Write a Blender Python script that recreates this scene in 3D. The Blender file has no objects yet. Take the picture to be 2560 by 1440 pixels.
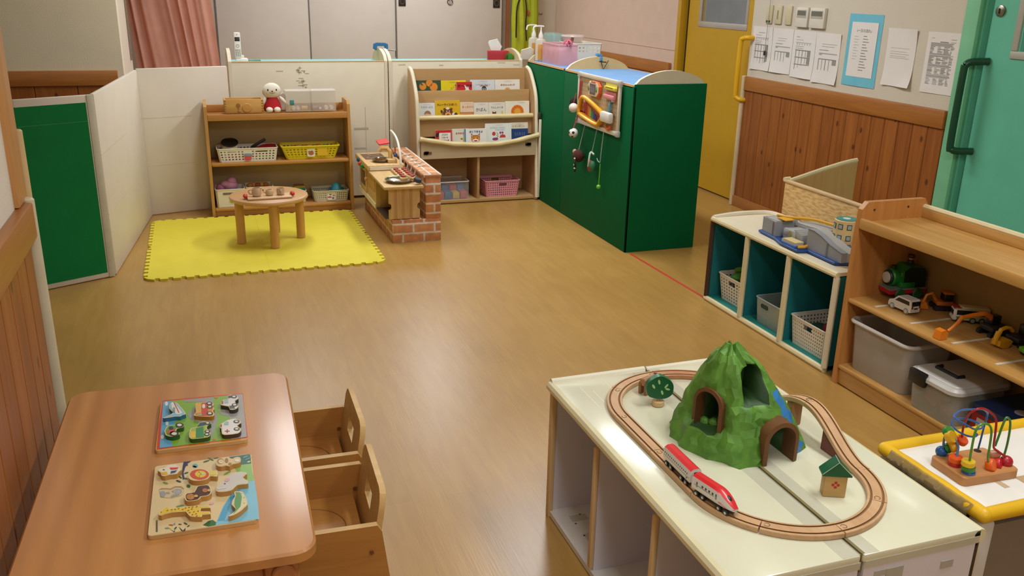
import bpy, bmesh, math, random
from mathutils import Matrix, Vector, Euler
SC = bpy.context.scene
COL = SC.collection
PI = math.pi
R = math.radians
random.seed(7)

# ------------------------------------------------------------------ camera
# room axes: X along the back wall (to the right), Y along the right wall (away from us), Z up
CAM_H, F_PX = 1.45, 2219.67
PITCH, ROLL, YAW = 0.32718598, 0.02245946, -0.34033703
def _axes():
    cp, sp = math.cos(PITCH), math.sin(PITCH)
    fwd, right, up = Vector((0, cp, -sp)), Vector((1, 0, 0)), Vector((0, sp, cp))
    c, s = math.cos(ROLL), math.sin(ROLL)
    rows = [c*right + s*up, -s*right + c*up, fwd]
    a = YAW
    B = Matrix(((math.cos(a), -math.sin(a), 0), (math.sin(a), math.cos(a), 0), (0, 0, 1)))
    return [B @ v for v in rows]
AX = _axes()
cam_data = bpy.data.cameras.new('camera')
cam_data.sensor_width = 36
cam_data.lens = 36*F_PX/2560
cam_data.clip_start = .05
cam = bpy.data.objects.new('camera', cam_data)
COL.objects.link(cam)
cm = Matrix((AX[0], AX[1], -AX[2])).transposed().to_4x4()
cm.translation = (0, 0, CAM_H)
cam.matrix_world = cm
SC.camera = cam

def ray(px, py):
    return AX[0]*((px-1280)/F_PX) + AX[1]*(-(py-720)/F_PX) + AX[2]
def onz(px, py, z):
    d = ray(px, py); t = (z-CAM_H)/d.z
    return Vector((0, 0, CAM_H)) + d*t
def onx(px, py, x):
    d = ray(px, py)
    return Vector((0, 0, CAM_H)) + d*(x/d.x)
def ony(px, py, y):
    d = ray(px, py)
    return Vector((0, 0, CAM_H)) + d*(y/d.y)

# ------------------------------------------------------------------ world, exposure, ceiling lamps
world = bpy.data.worlds.new('world')
SC.world = world
world.use_nodes = True
world.node_tree.nodes['Background'].inputs[0].default_value = (1, .97, .92, 1)
world.node_tree.nodes['Background'].inputs[1].default_value = 0.08
SC.view_settings.view_transform = 'Standard'
SC.view_settings.look = 'None'
SC.view_settings.exposure = 0.0
SC.view_settings.gamma = 1
SC.view_settings.use_curve_mapping = False
LAMP_COL = (.975, .985, 1.0)
LAMPS = [(1.95, 4.75, 36), (1.8, 1.3, 28), (1.95, 7.75, 27), (0.42, 5.5, 20), (0.75, 7.3, 15), (.5, .9, 12), (.6, -1.5, 28), (4.45, 6.2, 9), (4.45, 2.9, 9)]  # last two are unseen, added to brighten the rooms behind the door windows
CEIL = 2.55
def area_lamp(x, y, w):
    l = bpy.data.lights.new('ceiling_lamp', 'AREA')
    l.shape = 'RECTANGLE'; l.size = .28; l.size_y = 1.2
    l.energy = w; l.color = LAMP_COL
    o = bpy.data.objects.new('ceiling_lamp', l)
    o.location = (x, y, CEIL-.105)
    COL.objects.link(o)
for a in LAMPS: area_lamp(*a)

# ------------------------------------------------------------------ materials
MATS = {}
def lin(h):
    h = h.lstrip('#')
    o = []
    for i in (0, 2, 4):
        c = int(h[i:i+2], 16)/255
        o.append(c/12.92 if c <= .04045 else ((c+.055)/1.055)**2.4)
    return (*o, 1)
def _base(key, rough, metal=0, spec=.5):
    m = bpy.data.materials.new(key); m.use_nodes = True
    nt = m.node_tree; b = nt.nodes['Principled BSDF']
    b.inputs['Roughness'].default_value = rough
    b.inputs['Metallic'].default_value = metal
    b.inputs['Specular IOR Level'].default_value = spec
    return m, nt, b
def mat(h, rough=.5, metal=0, spec=.5, bump=0, bs=60, var=.06, coat=0):
    """plain colour with a faint procedural unevenness"""
    key = f'mat_{h}_{rough}_{metal}_{bump}_{bs}_{var}_{coat}'
    if key in MATS: return MATS[key]
    m, nt, b = _base(key, rough, metal, spec)
    c = lin(h)
    tc = nt.nodes.new('ShaderNodeTexCoord'); n = nt.nodes.new('ShaderNodeTexNoise')
    n.inputs['Scale'].default_value = 9; n.inputs['Detail'].default_value = 3
    nt.links.new(tc.outputs['Object'], n.inputs['Vector'])
    r = nt.nodes.new('ShaderNodeValToRGB')
    r.color_ramp.elements[0].position = .3; r.color_ramp.elements[1].position = .7
    r.color_ramp.elements[0].color = (*[x*(1-var) for x in c[:3]], 1)
    r.color_ramp.elements[1].color = (*[min(1, x*(1+var)) for x in c[:3]], 1)
    nt.links.new(n.outputs['Fac'], r.inputs['Fac']); nt.links.new(r.outputs['Color'], b.inputs['Base Color'])
    if coat:
        b.inputs['Coat Weight'].default_value = coat; b.inputs['Coat Roughness'].default_value = .12
    if bump:
        n2 = nt.nodes.new('ShaderNodeTexNoise'); n2.inputs['Scale'].default_value = bs; n2.inputs['Detail'].default_value = 4
        nt.links.new(tc.outputs['Object'], n2.inputs['Vector'])
        bp = nt.nodes.new('ShaderNodeBump'); bp.inputs['Strength'].default_value = bump; bp.inputs['Distance'].default_value = .01
        nt.links.new(n2.outputs['Fac'], bp.inputs['Height']); nt.links.new(bp.outputs['Normal'], b.inputs['Normal'])
    MATS[key] = m
    return m
def wood(h1, h2, axis='z', rough=.42, scale=1.0, rings=.0, bump=.03, coat=0):
    """grain streaks running along one axis"""
    key = f'wood_{h1}_{h2}_{axis}_{rough}_{scale}_{rings}'
    if key in MATS: return MATS[key]
    m, nt, b = _base(key, rough)
    tc = nt.nodes.new('ShaderNodeTexCoord'); mp = nt.nodes.new('ShaderNodeMapping')
    s = [14*scale]*3; s['xyz'.index(axis)] = 1.1*scale
    mp.inputs['Scale'].default_value = s
    nt.links.new(tc.outputs['Object'], mp.inputs['Vector'])
    n = nt.nodes.new('ShaderNodeTexNoise'); n.inputs['Scale'].default_value = 2.2
    n.inputs['Detail'].default_value = 6; n.inputs['Roughness'].default_value = .62; n.inputs['Distortion'].default_value = .6
    nt.links.new(mp.outputs['Vector'], n.inputs['Vector'])
    r = nt.nodes.new('ShaderNodeValToRGB')
    r.color_ramp.elements[0].position = .3; r.color_ramp.elements[1].position = .68
    r.color_ramp.elements[0].color = lin(h1); r.color_ramp.elements[1].color = lin(h2)
    nt.links.new(n.outputs['Fac'], r.inputs['Fac'])
    out = r.outputs['Color']
    if rings:
        w = nt.nodes.new('ShaderNodeTexWave'); w.wave_type = 'BANDS'
        w.bands_direction = 'X' if axis != 'x' else 'Y'
        mp2 = nt.nodes.new('ShaderNodeMapping'); s2 = [9*scale]*3; s2['xyz'.index(axis)] = 1.6*scale
        mp2.inputs['Scale'].default_value = s2
        nt.links.new(tc.outputs['Object'], mp2.inputs['Vector'])
        w.inputs['Scale'].default_value = 1.1; w.inputs['Distortion'].default_value = 7; w.inputs['Detail'].default_value = 1.5
        w.inputs['Detail Scale'].default_value = .8
        nt.links.new(mp2.outputs['Vector'], w.inputs['Vector'])
        mx = nt.nodes.new('ShaderNodeMix'); mx.data_type = 'RGBA'; mx.blend_type = 'MULTIPLY'
        mx.inputs[0].default_value = rings
        rr = nt.nodes.new('ShaderNodeValToRGB')
        rr.color_ramp.elements[0].color = (.62, .55, .48, 1); rr.color_ramp.elements[1].color = (1.1, 1.1, 1.1, 1)
        nt.links.new(w.outputs['Fac'], rr.inputs['Fac'])
        nt.links.new(out, mx.inputs[6]); nt.links.new(rr.outputs['Color'], mx.inputs[7]); out = mx.outputs[2]
    nt.links.new(out, b.inputs['Base Color'])
    if coat:
        b.inputs['Coat Weight'].default_value = coat; b.inputs['Coat Roughness'].default_value = .15
    if bump:
        bp = nt.nodes.new('ShaderNodeBump'); bp.inputs['Strength'].default_value = bump; bp.inputs['Distance'].default_value = .005
        nt.links.new(n.outputs['Fac'], bp.inputs['Height']); nt.links.new(bp.outputs['Normal'], b.inputs['Normal'])
    MATS[key] = m
    return m
def clear(h, alpha=.35, rough=.25):
    """milky or clear plastic: part transparent, part diffuse"""
    key = f'clear_{h}_{alpha}_{rough}'
    if key in MATS: return MATS[key]
    m, nt, b = _base(key, rough)
    b.inputs['Base Color'].default_value = lin(h)
    t = nt.nodes.new('ShaderNodeBsdfTransparent')
    tc = nt.nodes.new('ShaderNodeTexCoord'); n = nt.nodes.new('ShaderNodeTexNoise'); n.inputs['Scale'].default_value = 12
    nt.links.new(tc.outputs['Object'], n.inputs['Vector'])
    mr = nt.nodes.new('ShaderNodeMapRange')
    mr.inputs['To Min'].default_value = max(0, alpha-.05); mr.inputs['To Max'].default_value = min(1, alpha+.05)
    nt.links.new(n.outputs['Fac'], mr.inputs['Value'])
    mx = nt.nodes.new('ShaderNodeMixShader')
    nt.links.new(mr.outputs['Result'], mx.inputs[0]); nt.links.new(t.outputs[0], mx.inputs[1]); nt.links.new(b.outputs[0], mx.inputs[2])
    nt.links.new(mx.outputs[0], nt.nodes['Material Output'].inputs['Surface'])
    MATS[key] = m
    return m
def glow(h, s):
    key = f'glow_{h}_{s}'
    if key in MATS: return MATS[key]
    m, nt, b = _base(key, .5)
    b.inputs['Emission Color'].default_value = lin(h); b.inputs['Emission Strength'].default_value = s
    b.inputs['Base Color'].default_value = lin(h)
    MATS[key] = m
    return m

# ------------------------------------------------------------------ mesh builder
def TM(loc=(0, 0, 0), rot=(0, 0, 0), sc=(1, 1, 1)):
    return Matrix.LocRotScale(Vector(loc), Euler(rot), Vector(sc))
class MB:
    """collects shapes into ONE mesh"""
    def __init__(s): s.v = []; s.f = []; s.mi = []; s.ms = []; s.T = Matrix()
    def idx(s, m):
        if m not in s.ms: s.ms.append(m)
        return s.ms.index(m)
    def add(s, vs, fs, m):
        b = len(s.v); k = s.idx(m)
        s.v += [s.T @ Vector(v) for v in vs]
        for f in fs: s.f.append([b+i for i in f]); s.mi.append(k)
        return s
    def bm(s, bm, m, M=None):
        bm.verts.index_update()
        vs = [(M @ v.co) if M else v.co.copy() for v in bm.verts]
        s.add(vs, [[v.index for v in f.verts] for f in bm.faces], m); bm.free()
        return s
    def box(s, lo, hi, m, r=0, rot=None, seg=2):
        """box between two corners, edges rounded by r; rot = z rotation about its centre"""
        c = [(a+b)/2 for a, b in zip(lo, hi)]; d = [abs(b-a) for a, b in zip(lo, hi)]
        bm = bmesh.new(); bmesh.ops.create_cube(bm, size=1)
        for v in bm.verts: v.co = Vector((v.co.x*d[0], v.co.y*d[1], v.co.z*d[2]))
        if r: bmesh.ops.bevel(bm, geom=bm.edges[:], offset=min(r, min(d)*.49), segments=seg, profile=.5, affect='EDGES')
        if rot is None: rot = (0, 0, 0)
        elif not isinstance(rot, (tuple, list)): rot = (0, 0, rot)
        return s.bm(bm, m, TM(c, rot))
    def prism(s, pts, z0, z1, m, side=None, r=0, M=None):
        """polygon in XY extruded from z0 to z1; side = its side material; r rounds the top rim"""
        n = len(pts); T = s.T
        if sum(pts[i][0]*pts[(i+1) % n][1]-pts[(i+1) % n][0]*pts[i][1] for i in range(n)) < 0: pts = list(pts)[::-1]
        if M: s.T = T @ M
        side = side or m
        lo = [(p[0], p[1], z0) for p in pts]
        if r:
            ins = inset(pts, r)
            mid = [(p[0], p[1], z1-r) for p in pts]; top = [(p[0], p[1], z1) for p in ins]
            s.add(lo+mid, [[i, (i+1) % n, n+(i+1) % n, n+i] for i in range(n)]+[list(range(n))[::-1]], side)
            s.add(mid+top, [[i, (i+1) % n, n+(i+1) % n, n+i] for i in range(n)], side)
            s.add(top, [list(range(n))], m)
        else:
            top = [(p[0], p[1], z1) for p in pts]
            s.add(lo+top, [[i, (i+1) % n, n+(i+1) % n, n+i] for i in range(n)]+[list(range(n))[::-1]], side)
            s.add(top, [list(range(n))], m)
        s.T = T
        return s
    def flat(s, pts, z, m, M=None):
        T = s.T
        if M: s.T = T @ M
        n = len(pts)
        if sum(pts[i][0]*pts[(i+1) % n][1]-pts[(i+1) % n][0]*pts[i][1] for i in range(n)) < 0: pts = list(pts)[::-1]
        s.add([(p[0], p[1], z) for p in pts], [list(range(n))], m); s.T = T
        return s
    def lathe(s, prof, m, n=24, M=None, a0=0, a1=2*PI):
        """profile [(radius, z)] turned about z"""
        T = s.T
        if M: s.T = T @ M
        full = abs(a1-a0-2*PI) < 1e-6; k = n if full else n+1
        vs = []
        for (r, z) in prof:
            for i in range(k):
                a = a0+(a1-a0)*i/n; vs.append((r*math.cos(a), r*math.sin(a), z))
        fs = []
        for j in range(len(prof)-1):
            for i in range(n):
                i2 = (i+1) % k
                fs.append([j*k+i, j*k+i2, (j+1)*k+i2, (j+1)*k+i])
        if full:
            if prof[0][0] > 1e-6: fs.append(list(range(k))[::-1])
            if prof[-1][0] > 1e-6: fs.append([(len(prof)-1)*k+i for i in range(k)])
        s.add(vs, fs, m); s.T = T
        return s
    def cyl(s, c, r, h, m, n=24, b=0, M=None):
        b = min(b, r*.9, h*.49)
        prof = [(r-b, 0), (r, b), (r, h-b), (r-b, h)] if b else [(r, 0), (r, h)]
        X = Matrix.Translation(Vector(c))
        return s.lathe(prof, m, n, X @ M if M else X)
    def tube(s, pts, r, m, n=8, closed=False, cap=True):
        pts = [Vector(p) for p in pts]; k = len(pts)
        rs = r if isinstance(r, (list, tuple)) else [r]*k
        vs = []; up = None
        for i, p in enumerate(pts):
            a = pts[i-1] if (i or closed) else p; b = pts[(i+1) % k] if (i < k-1 or closed) else p
            t = (b-a).normalized()
            if up is None:
                up = Vector((0, 0, 1)) if abs(t.z) < .9 else Vector((1, 0, 0))
            u = (up - t*up.dot(t)).normalized(); w = t.cross(u); up = u
            for j in range(n):
                q = 2*PI*j/n; vs.append(p + (u*math.cos(q)+w*math.sin(q))*rs[i])
        fs = []
        for i in range(k if closed else k-1):
            for j in range(n):
                fs.append([i*n+j, i*n+(j+1) % n, ((i+1) % k)*n+(j+1) % n, ((i+1) % k)*n+j])
        if cap and not closed: fs += [list(range(n))[::-1], [(k-1)*n+j for j in range(n)]]
        return s.add(vs, fs, m)
    def ball(s, c, r, m, seg=16, rot=(0, 0, 0)):
        if not isinstance(r, (tuple, list)): r = (r, r, r)
        bm = bmesh.new(); bmesh.ops.create_uvsphere(bm, u_segments=seg, v_segments=max(6, seg*2//3), radius=1)
        return s.bm(bm, m, TM(c, rot, r))
    def text(s, t, size, m, M, align='CENTER', squash=1, bold=0):
        cu = bpy.data.curves.new('lettering', 'FONT'); cu.body = t; cu.size = size; cu.align_x = align; cu.align_y = 'CENTER'
        cu.offset = bold; cu.resolution_u = 2
        o = bpy.data.objects.new('lettering', cu); COL.objects.link(o)
        dg = bpy.context.evaluated_depsgraph_get(); dg.update()
        e = o.evaluated_get(dg); me = e.to_mesh()
        T = s.T; s.T = T @ M @ Matrix.Diagonal((squash, 1, 1, 1))
        s.add([v.co.copy() for v in me.vertices], [list(p.vertices) for p in me.polygons], m); s.T = T
        e.to_mesh_clear(); bpy.data.objects.remove(o); bpy.data.curves.remove(cu)
        return s
    def build(s, name, parent=None, loc=(0, 0, 0), rot=(0, 0, 0), label=None, cat=None, group=None, kind=None, smooth=32):
        me = bpy.data.meshes.new(name)
        me.from_pydata([tuple(v) for v in s.v], [], s.f)
        for m in s.ms: me.materials.append(m)
        me.polygons.foreach_set('material_index', s.mi)
        me.polygons.foreach_set('use_smooth', [True]*len(s.f))
        me.update(); me.validate()
        bm = bmesh.new(); bm.from_mesh(me); bmesh.ops.recalc_face_normals(bm, faces=bm.faces[:]) if not getattr(s, 'keep', 0) else None
        bm.to_mesh(me); bm.free()
        me.set_sharp_from_angle(angle=R(smooth))
        o = bpy.data.objects.new(name, me); COL.objects.link(o)
        o.location = loc; o.rotation_euler = rot
        if parent: o.parent = parent
        props(o, label, cat, group, kind)
        return o
def props(o, label=None, cat=None, group=None, kind=None):
    for k, v in (('label', label), ('category', cat), ('group', group), ('kind', kind)):
        if v: o[k] = v
    return o
def thing(name, label, cat, loc=(0, 0, 0), rot=0, group=None):
    o = bpy.data.objects.new(name, None); COL.objects.link(o); o.empty_display_size = .05
    o.location = loc; o.rotation_euler = (0, 0, rot) if not isinstance(rot, tuple) else rot
    return props(o, label, cat, group)
def dup(o, loc, rot=None, label=None, group=None, parent=None):
    """copy of a thing with copies of its parts and sub-parts"""
    c = o.copy(); COL.objects.link(c)
    if parent: c.parent = parent
    else:
        c.location = loc
        if rot is not None: c.rotation_euler = rot if isinstance(rot, tuple) else (0, 0, rot)
        if label: c['label'] = label
        if group: c['group'] = group
    for ch in list(o.children): dup(ch, None, parent=c)
    return c
def inset(pts, d):
    n = len(pts); out = []
    for i in range(n):
        a, p, b = Vector(pts[i-1][:2]), Vector(pts[i][:2]), Vector(pts[(i+1) % n][:2])
        u = (p-a).normalized() if (p-a).length > 1e-9 else Vector((1, 0)); w = (b-p).normalized() if (b-p).length > 1e-9 else u
        n1, n2 = Vector((-u.y, u.x)), Vector((-w.y, w.x)); q = n1+n2
        if q.length < 1e-6: q = n1
        q.normalize(); k = d/max(.5, q.dot(n1)); out.append((p.x+q.x*k, p.y+q.y*k))
    return out
def rrect(w, d, r, n=5, cx=0, cy=0):
    out = []
    for sx, sy, a in ((1, 1, 0), (-1, 1, 90), (-1, -1, 180), (1, -1, 270)):
        for i in range(n+1):
            q = R(a+90*i/n); out.append((cx+sx*(w/2-r)+r*math.cos(q), cy+sy*(d/2-r)+r*math.sin(q)))
    return out
def ell(rx, ry, n=24, cx=0, cy=0, a=0):
    return [(cx+rx*math.cos(t)*math.cos(a)-ry*math.sin(t)*math.sin(a), cy+rx*math.cos(t)*math.sin(a)+ry*math.sin(t)*math.cos(a)) for t in [2*PI*i/n for i in range(n)]]
def smooth_path(pts, n=6, closed=False):
    """Catmull-Rom through points of any dimension"""
    P = [tuple(p) for p in pts]; k = len(P); out = []
    rng = range(k) if closed else range(k-1)
    for i in rng:
        p0 = P[(i-1) % k] if (closed or i) else P[i]; p1 = P[i]; p2 = P[(i+1) % k]
        p3 = P[(i+2) % k] if (closed or i+2 < k) else p2
        for j in range(n):
            t = j/n
            out.append(tuple(.5*((2*b)+(c-a)*t+(2*a-5*b+4*c-d)*t*t+(-a+3*b-3*c+d)*t**3) for a, b, c, d in zip(p0, p1, p2, p3)))
    if not closed: out.append(P[-1])
    return out
XZ = Matrix(((1, 0, 0, 0), (0, 0, -1, 0), (0, 1, 0, 0), (0, 0, 0, 1)))   # (x,y,z) -> (x,-z,y): drawings stood up facing -Y
YZ = Matrix(((0, 0, 1, 0), (1, 0, 0, 0), (0, 1, 0, 0), (0, 0, 0, 1)))    # (a,b,c) -> x=c, y=a, z=b
YZM = Matrix(((0, 0, -1, 0), (-1, 0, 0, 0), (0, 1, 0, 0), (0, 0, 0, 1)))   # faces -X; a runs to -Y (reads left to right from the room)
# ------------------------------------------------------------------ the room
XW, YB = 3.583, 8.96          # right wall, back wall
def floor_mat():
    m, nt, b = _base('floor_vinyl', .36)
    tc = nt.nodes.new('ShaderNodeTexCoord')
    def noise(sc, scale, detail, dist=0):
        mp = nt.nodes.new('ShaderNodeMapping'); mp.inputs['Scale'].default_value = sc
        nt.links.new(tc.outputs['Object'], mp.inputs['Vector'])
        n = nt.nodes.new('ShaderNodeTexNoise'); n.inputs['Scale'].default_value = scale
        n.inputs['Detail'].default_value = detail; n.inputs['Distortion'].default_value = dist
        nt.links.new(mp.outputs['Vector'], n.inputs['Vector']); return n
    n1 = noise((20, 2.6, 1), 1.6, 6, .6); n2 = noise((1, 1, 1), .9, 3); n3 = noise((180, 9, 1), 1, 2)
    r = nt.nodes.new('ShaderNodeValToRGB')
    r.color_ramp.elements[0].position = .32; r.color_ramp.elements[1].position = .7
    r.color_ramp.elements[0].color = lin('b08846'); r.color_ramp.elements[1].color = lin('b9924d')
    nt.links.new(n1.outputs['Fac'], r.inputs['Fac'])
    mx = nt.nodes.new('ShaderNodeMix'); mx.data_type = 'RGBA'; mx.blend_type = 'MULTIPLY'; mx.inputs[0].default_value = .8
    r2 = nt.nodes.new('ShaderNodeValToRGB'); r2.color_ramp.elements[0].color = (.86, .84, .8, 1); r2.color_ramp.elements[1].color = (1.06, 1.05, 1.04, 1)
    r2.color_ramp.elements[0].position = .35; r2.color_ramp.elements[1].position = .65
    nt.links.new(n2.outputs['Fac'], r2.inputs['Fac'])
    nt.links.new(r.outputs['Color'], mx.inputs[6]); nt.links.new(r2.outputs['Color'], mx.inputs[7])
    # plank tone
    br = nt.nodes.new('ShaderNodeTexBrick'); mp = nt.nodes.new('ShaderNodeMapping'); mp.inputs['Rotation'].default_value = (0, 0, PI/2)
    nt.links.new(tc.outputs['Object'], mp.inputs['Vector']); nt.links.new(mp.outputs['Vector'], br.inputs['Vector'])
    br.inputs['Scale'].default_value = 1; br.inputs['Brick Width'].default_value = .9; br.inputs['Row Height'].default_value = .1
    br.inputs['Mortar Size'].default_value = .0006
    br.inputs['Color1'].default_value = (.95, .94, .93, 1); br.inputs['Color2'].default_value = (1.03, 1.03, 1.03, 1); br.inputs['Mortar'].default_value = (.86, .84, .82, 1)
    mx2 = nt.nodes.new('ShaderNodeMix'); mx2.data_type = 'RGBA'; mx2.blend_type = 'MULTIPLY'; mx2.inputs[0].default_value = .75
    nt.links.new(mx.outputs[2], mx2.inputs[6]); nt.links.new(br.outputs['Color'], mx2.inputs[7])
    nt.links.new(mx2.outputs[2], b.inputs['Base Color'])
    mr = nt.nodes.new('ShaderNodeMapRange'); mr.inputs['To Min'].default_value = .26; mr.inputs['To Max'].default_value = .4; b.inputs['Specular IOR Level'].default_value = .7
    nt.links.new(n2.outputs['Fac'], mr.inputs['Value']); nt.links.new(mr.outputs['Result'], b.inputs['Roughness'])
    bp = nt.nodes.new('ShaderNodeBump'); bp.inputs['Strength'].default_value = .12; bp.inputs['Distance'].default_value = .002
    nt.links.new(n3.outputs['Fac'], bp.inputs['Height']); nt.links.new(bp.outputs['Normal'], b.inputs['Normal'])
    return m
def struct(mb, name, parent=None, **k): return mb.build(name, parent, kind=None if parent else 'structure', **k)
struct(MB().box((-3.2, -3.2, -.1), (5.2, YB+.2, 0), floor_mat()), 'floor')
CEILM = mat('f3efe6', .9)
struct(MB().box((-3.2, -3.2, CEIL), (5.2, YB+.2, CEIL+.1), CEILM), 'ceiling')
WHITE_WALL = mat('d2cab8', .85, bump=.12, bs=140, var=.015)
PINK_WALL = mat('d8bfae', .85, bump=.18, bs=120, var=.03)
BEIGE_WALL = mat('e4dabf', .85, bump=.12, bs=140, var=.015)
CREAM = mat('ded5bd', .6)
PINE_RAIL = wood('9c6029', 'b37535', 'y', .4)
PINE_RAIL_X = wood('9c6029', 'b37535', 'x', .4)
CASING = wood('c08a52', 'd09c62', 'z', .45)
def knotty(key, dark, light, knots=True):
    m, nt, b = _base(key, .45)
    tc = nt.nodes.new('ShaderNodeTexCoord'); mp = nt.nodes.new('ShaderNodeMapping'); mp.inputs['Scale'].default_value = (16, 16, 1.2)
    oi = nt.nodes.new('ShaderNodeObjectInfo')
    nt.links.new(tc.outputs['Object'], mp.inputs['Vector'])
    n = nt.nodes.new('ShaderNodeTexNoise'); n.inputs['Scale'].default_value = 2; n.inputs['Detail'].default_value = 5; n.inputs['Distortion'].default_value = .8
    nt.links.new(mp.outputs['Vector'], n.inputs['Vector'])
    r = nt.nodes.new('ShaderNodeValToRGB'); r.color_ramp.elements[0].position = .3; r.color_ramp.elements[1].position = .7
    r.color_ramp.elements[0].color = lin(dark); r.color_ramp.elements[1].color = lin(light)
    nt.links.new(n.outputs['Fac'], r.inputs['Fac'])
    v = nt.nodes.new('ShaderNodeTexVoronoi'); v.voronoi_dimensions = '2D'; v.inputs['Scale'].default_value = 5.2; v.inputs['Randomness'].default_value = 1
    sp = nt.nodes.new('ShaderNodeSeparateXYZ'); nt.links.new(tc.outputs['Object'], sp.inputs[0]); ad = nt.nodes.new('ShaderNodeMath'); ad.operation = 'ADD'
    nt.links.new(sp.outputs[0], ad.inputs[0]); nt.links.new(sp.outputs[1], ad.inputs[1]); ml = nt.nodes.new('ShaderNodeMath'); ml.operation = 'MULTIPLY'; ml.inputs[1].default_value = .6; nt.links.new(sp.outputs[2], ml.inputs[0])
    cb = nt.nodes.new('ShaderNodeCombineXYZ'); nt.links.new(ad.outputs[0], cb.inputs[0]); nt.links.new(ml.outputs[0], cb.inputs[1]); nt.links.new(cb.outputs[0], v.inputs['Vector'])
    kr = nt.nodes.new('ShaderNodeValToRGB'); kr.color_ramp.elements[0].position = .035; kr.color_ramp.elements[1].position = .065
    kr.color_ramp.elements[0].color = (.28, .2, .15, 1); kr.color_ramp.elements[1].color = (1, 1, 1, 1)
    nt.links.new(v.outputs['Distance'], kr.inputs['Fac'])
    mx = nt.nodes.new('ShaderNodeMix'); mx.data_type = 'RGBA'; mx.blend_type = 'MULTIPLY'; mx.inputs[0].default_value = .85 if knots else 0
    nt.links.new(r.outputs['Color'], mx.inputs[6]); nt.links.new(kr.outputs['Color'], mx.inputs[7])
    nt.links.new(mx.outputs[2], b.inputs['Base Color'])
    return m
PLANKS = [knotty('pine_plank_a', '8c4f1c', 'a5642a'), knotty('pine_plank_b', '874a1a', '9f5f28'), knotty('pine_plank_c', '91531e', 'a9672c')]
GROOVE = mat('4a2710', .8)
def wainscot(mb, o, along, length, nrm, h=.81, pitch=.108):
    """tongue-and-groove boards standing on a wall: o start on the floor, along/nrm unit vectors"""
    o, a, n = Vector(o), Vector(along), Vector(nrm)
    M = Matrix((( a.x, n.x, 0, o.x), (a.y, n.y, 0, o.y), (0, 0, 1, 0), (0, 0, 0, 1)))
    T = mb.T; mb.T = M; k = max(1, round(length/pitch)); p = length/k
    mb.box((0, 0, 0), (length, .008, h), GROOVE)
    for i in range(k):
        mb.box((i*p+.0014, .004, 0), ((i+1)*p-.0014, .016, h), random.choice(PLANKS), .003, seg=1)
    mb.T = T
# right wall: white above the boards, doorway of the yellow door, pink beyond it, doorway of the green door nearer
struct(MB().box((XW, 3.55, 0), (XW+.14, 5.375, CEIL), WHITE_WALL), 'wall_right')
struct(MB().box((XW, 6.37, 0), (XW+.14, YB, CEIL), PINK_WALL).box((XW-.004, 6.37, 1.0), (XW, YB, 1.003), mat('c9ae9c', .9)), 'wall_right_far')
struct(MB().box((XW, -3.2, 0), (XW+.14, 2.3, CEIL), WHITE_WALL).box((XW, 2.3, 2.05), (XW+.14, 3.55, CEIL), WHITE_WALL).box((XW, 5.375, 2.05), (XW+.14, 6.37, CEIL), WHITE_WALL), 'wall_right_near')
w = MB(); wainscot(w, (XW, 3.56, 0), (0, 1, 0), 1.80, (-1, 0, 0)); struct(w, 'trim_1')
struct(MB().box((XW-.028, 3.56, .81), (XW, 5.365, .902), PINE_RAIL, .004), 'trim_2')
w = MB(); wainscot(w, (XW, 6.44, 0), (0, 1, 0), 2.5, (-1, 0, 0)); struct(w, 'trim_3')
struct(MB().box((XW-.028, 6.44, .81), (XW, YB, .902), PINE_RAIL, .004), 'trim_4')
w = MB(); wainscot(w, (XW, -3.1, 0), (0, 1, 0), 5.3, (-1, 0, 0)); w.box((XW-.028, -3.1, .81), (XW, 2.25, .902), PINE_RAIL, .004); struct(w, 'trim_5')
struct(MB().box((XW-.03, 3.56, 0), (XW-.016, 5.36, .075), PINE_RAIL, .003), 'baseboard_right')
struct(MB().cyl((XW-.022, 5.373, 0), .017, .905, mat('d9c39b', .6), 12, .004), 'trim_6')
# back wall with a run of sliding closet doors
struct(MB().box((-3.2, YB, 0), (5.2, YB+.14, CEIL), mat('ddd5c4', .85, var=.02)), 'wall_back')
CLOSET = mat('d3ccc2', .7, var=.02)
xs = [-.61, .225, 1.06, 1.896, 2.985]
SEAM = mat('6f6a62', .7)
for i in range(4):
    y = YB-.03-(.012 if i % 2 else 0)
    d = struct(MB().box((xs[i]+.004, y, .02), (xs[i+1]-.004, YB-.005, 2.1), CLOSET, .002), f'door_{i+3}')
    if i == 2:
        MB().box((xs[i]-.006, y-.008, 0), (xs[i]+.01, YB-.01, 2.1), SEAM).build('edge_strip', d)
    else:
        MB().box((xs[i]-.006, y-.006, 0), (xs[i]+.006, YB-.01, 2.1), SEAM).build('edge_strip', d)
    PULL = mat('7d766c', .35, .8); PD = mat('3d3933', .4, .6)
    if i == 3:
        for (px, py, sq) in ((1005, 3, 1), (1125, 5, 0), (1241, 8, 1)):
            p = ony(px, py, y)
            q = MB()
            if sq:
                q.box((p.x-.035, y-.008, p.z-.045), (p.x+.035, y+.004, p.z+.045), PD, .003)
                q.tube([(p.x+.022*math.cos(t), y-.009, p.z+.028*math.sin(t)) for t in [2*PI*k/16 for k in range(16)]], .004, PULL, 6, True)
            else:
                q.lathe([(.0, 0), (.02, 0), (.024, -.006), (.03, -.008), (.031, 0)], PULL, 20, TM((p.x, y, p.z), (-PI/2, 0, 0)))
            q.build('door_pull', d)
struct(MB().box((3.03, YB-.05, 0), (3.062, YB, 2.2), mat('9a5a35', .5)).box((2.985, YB-.02, 0), (3.03, YB, 2.2), mat('8f8474', .7)), 'trim_7')
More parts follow.
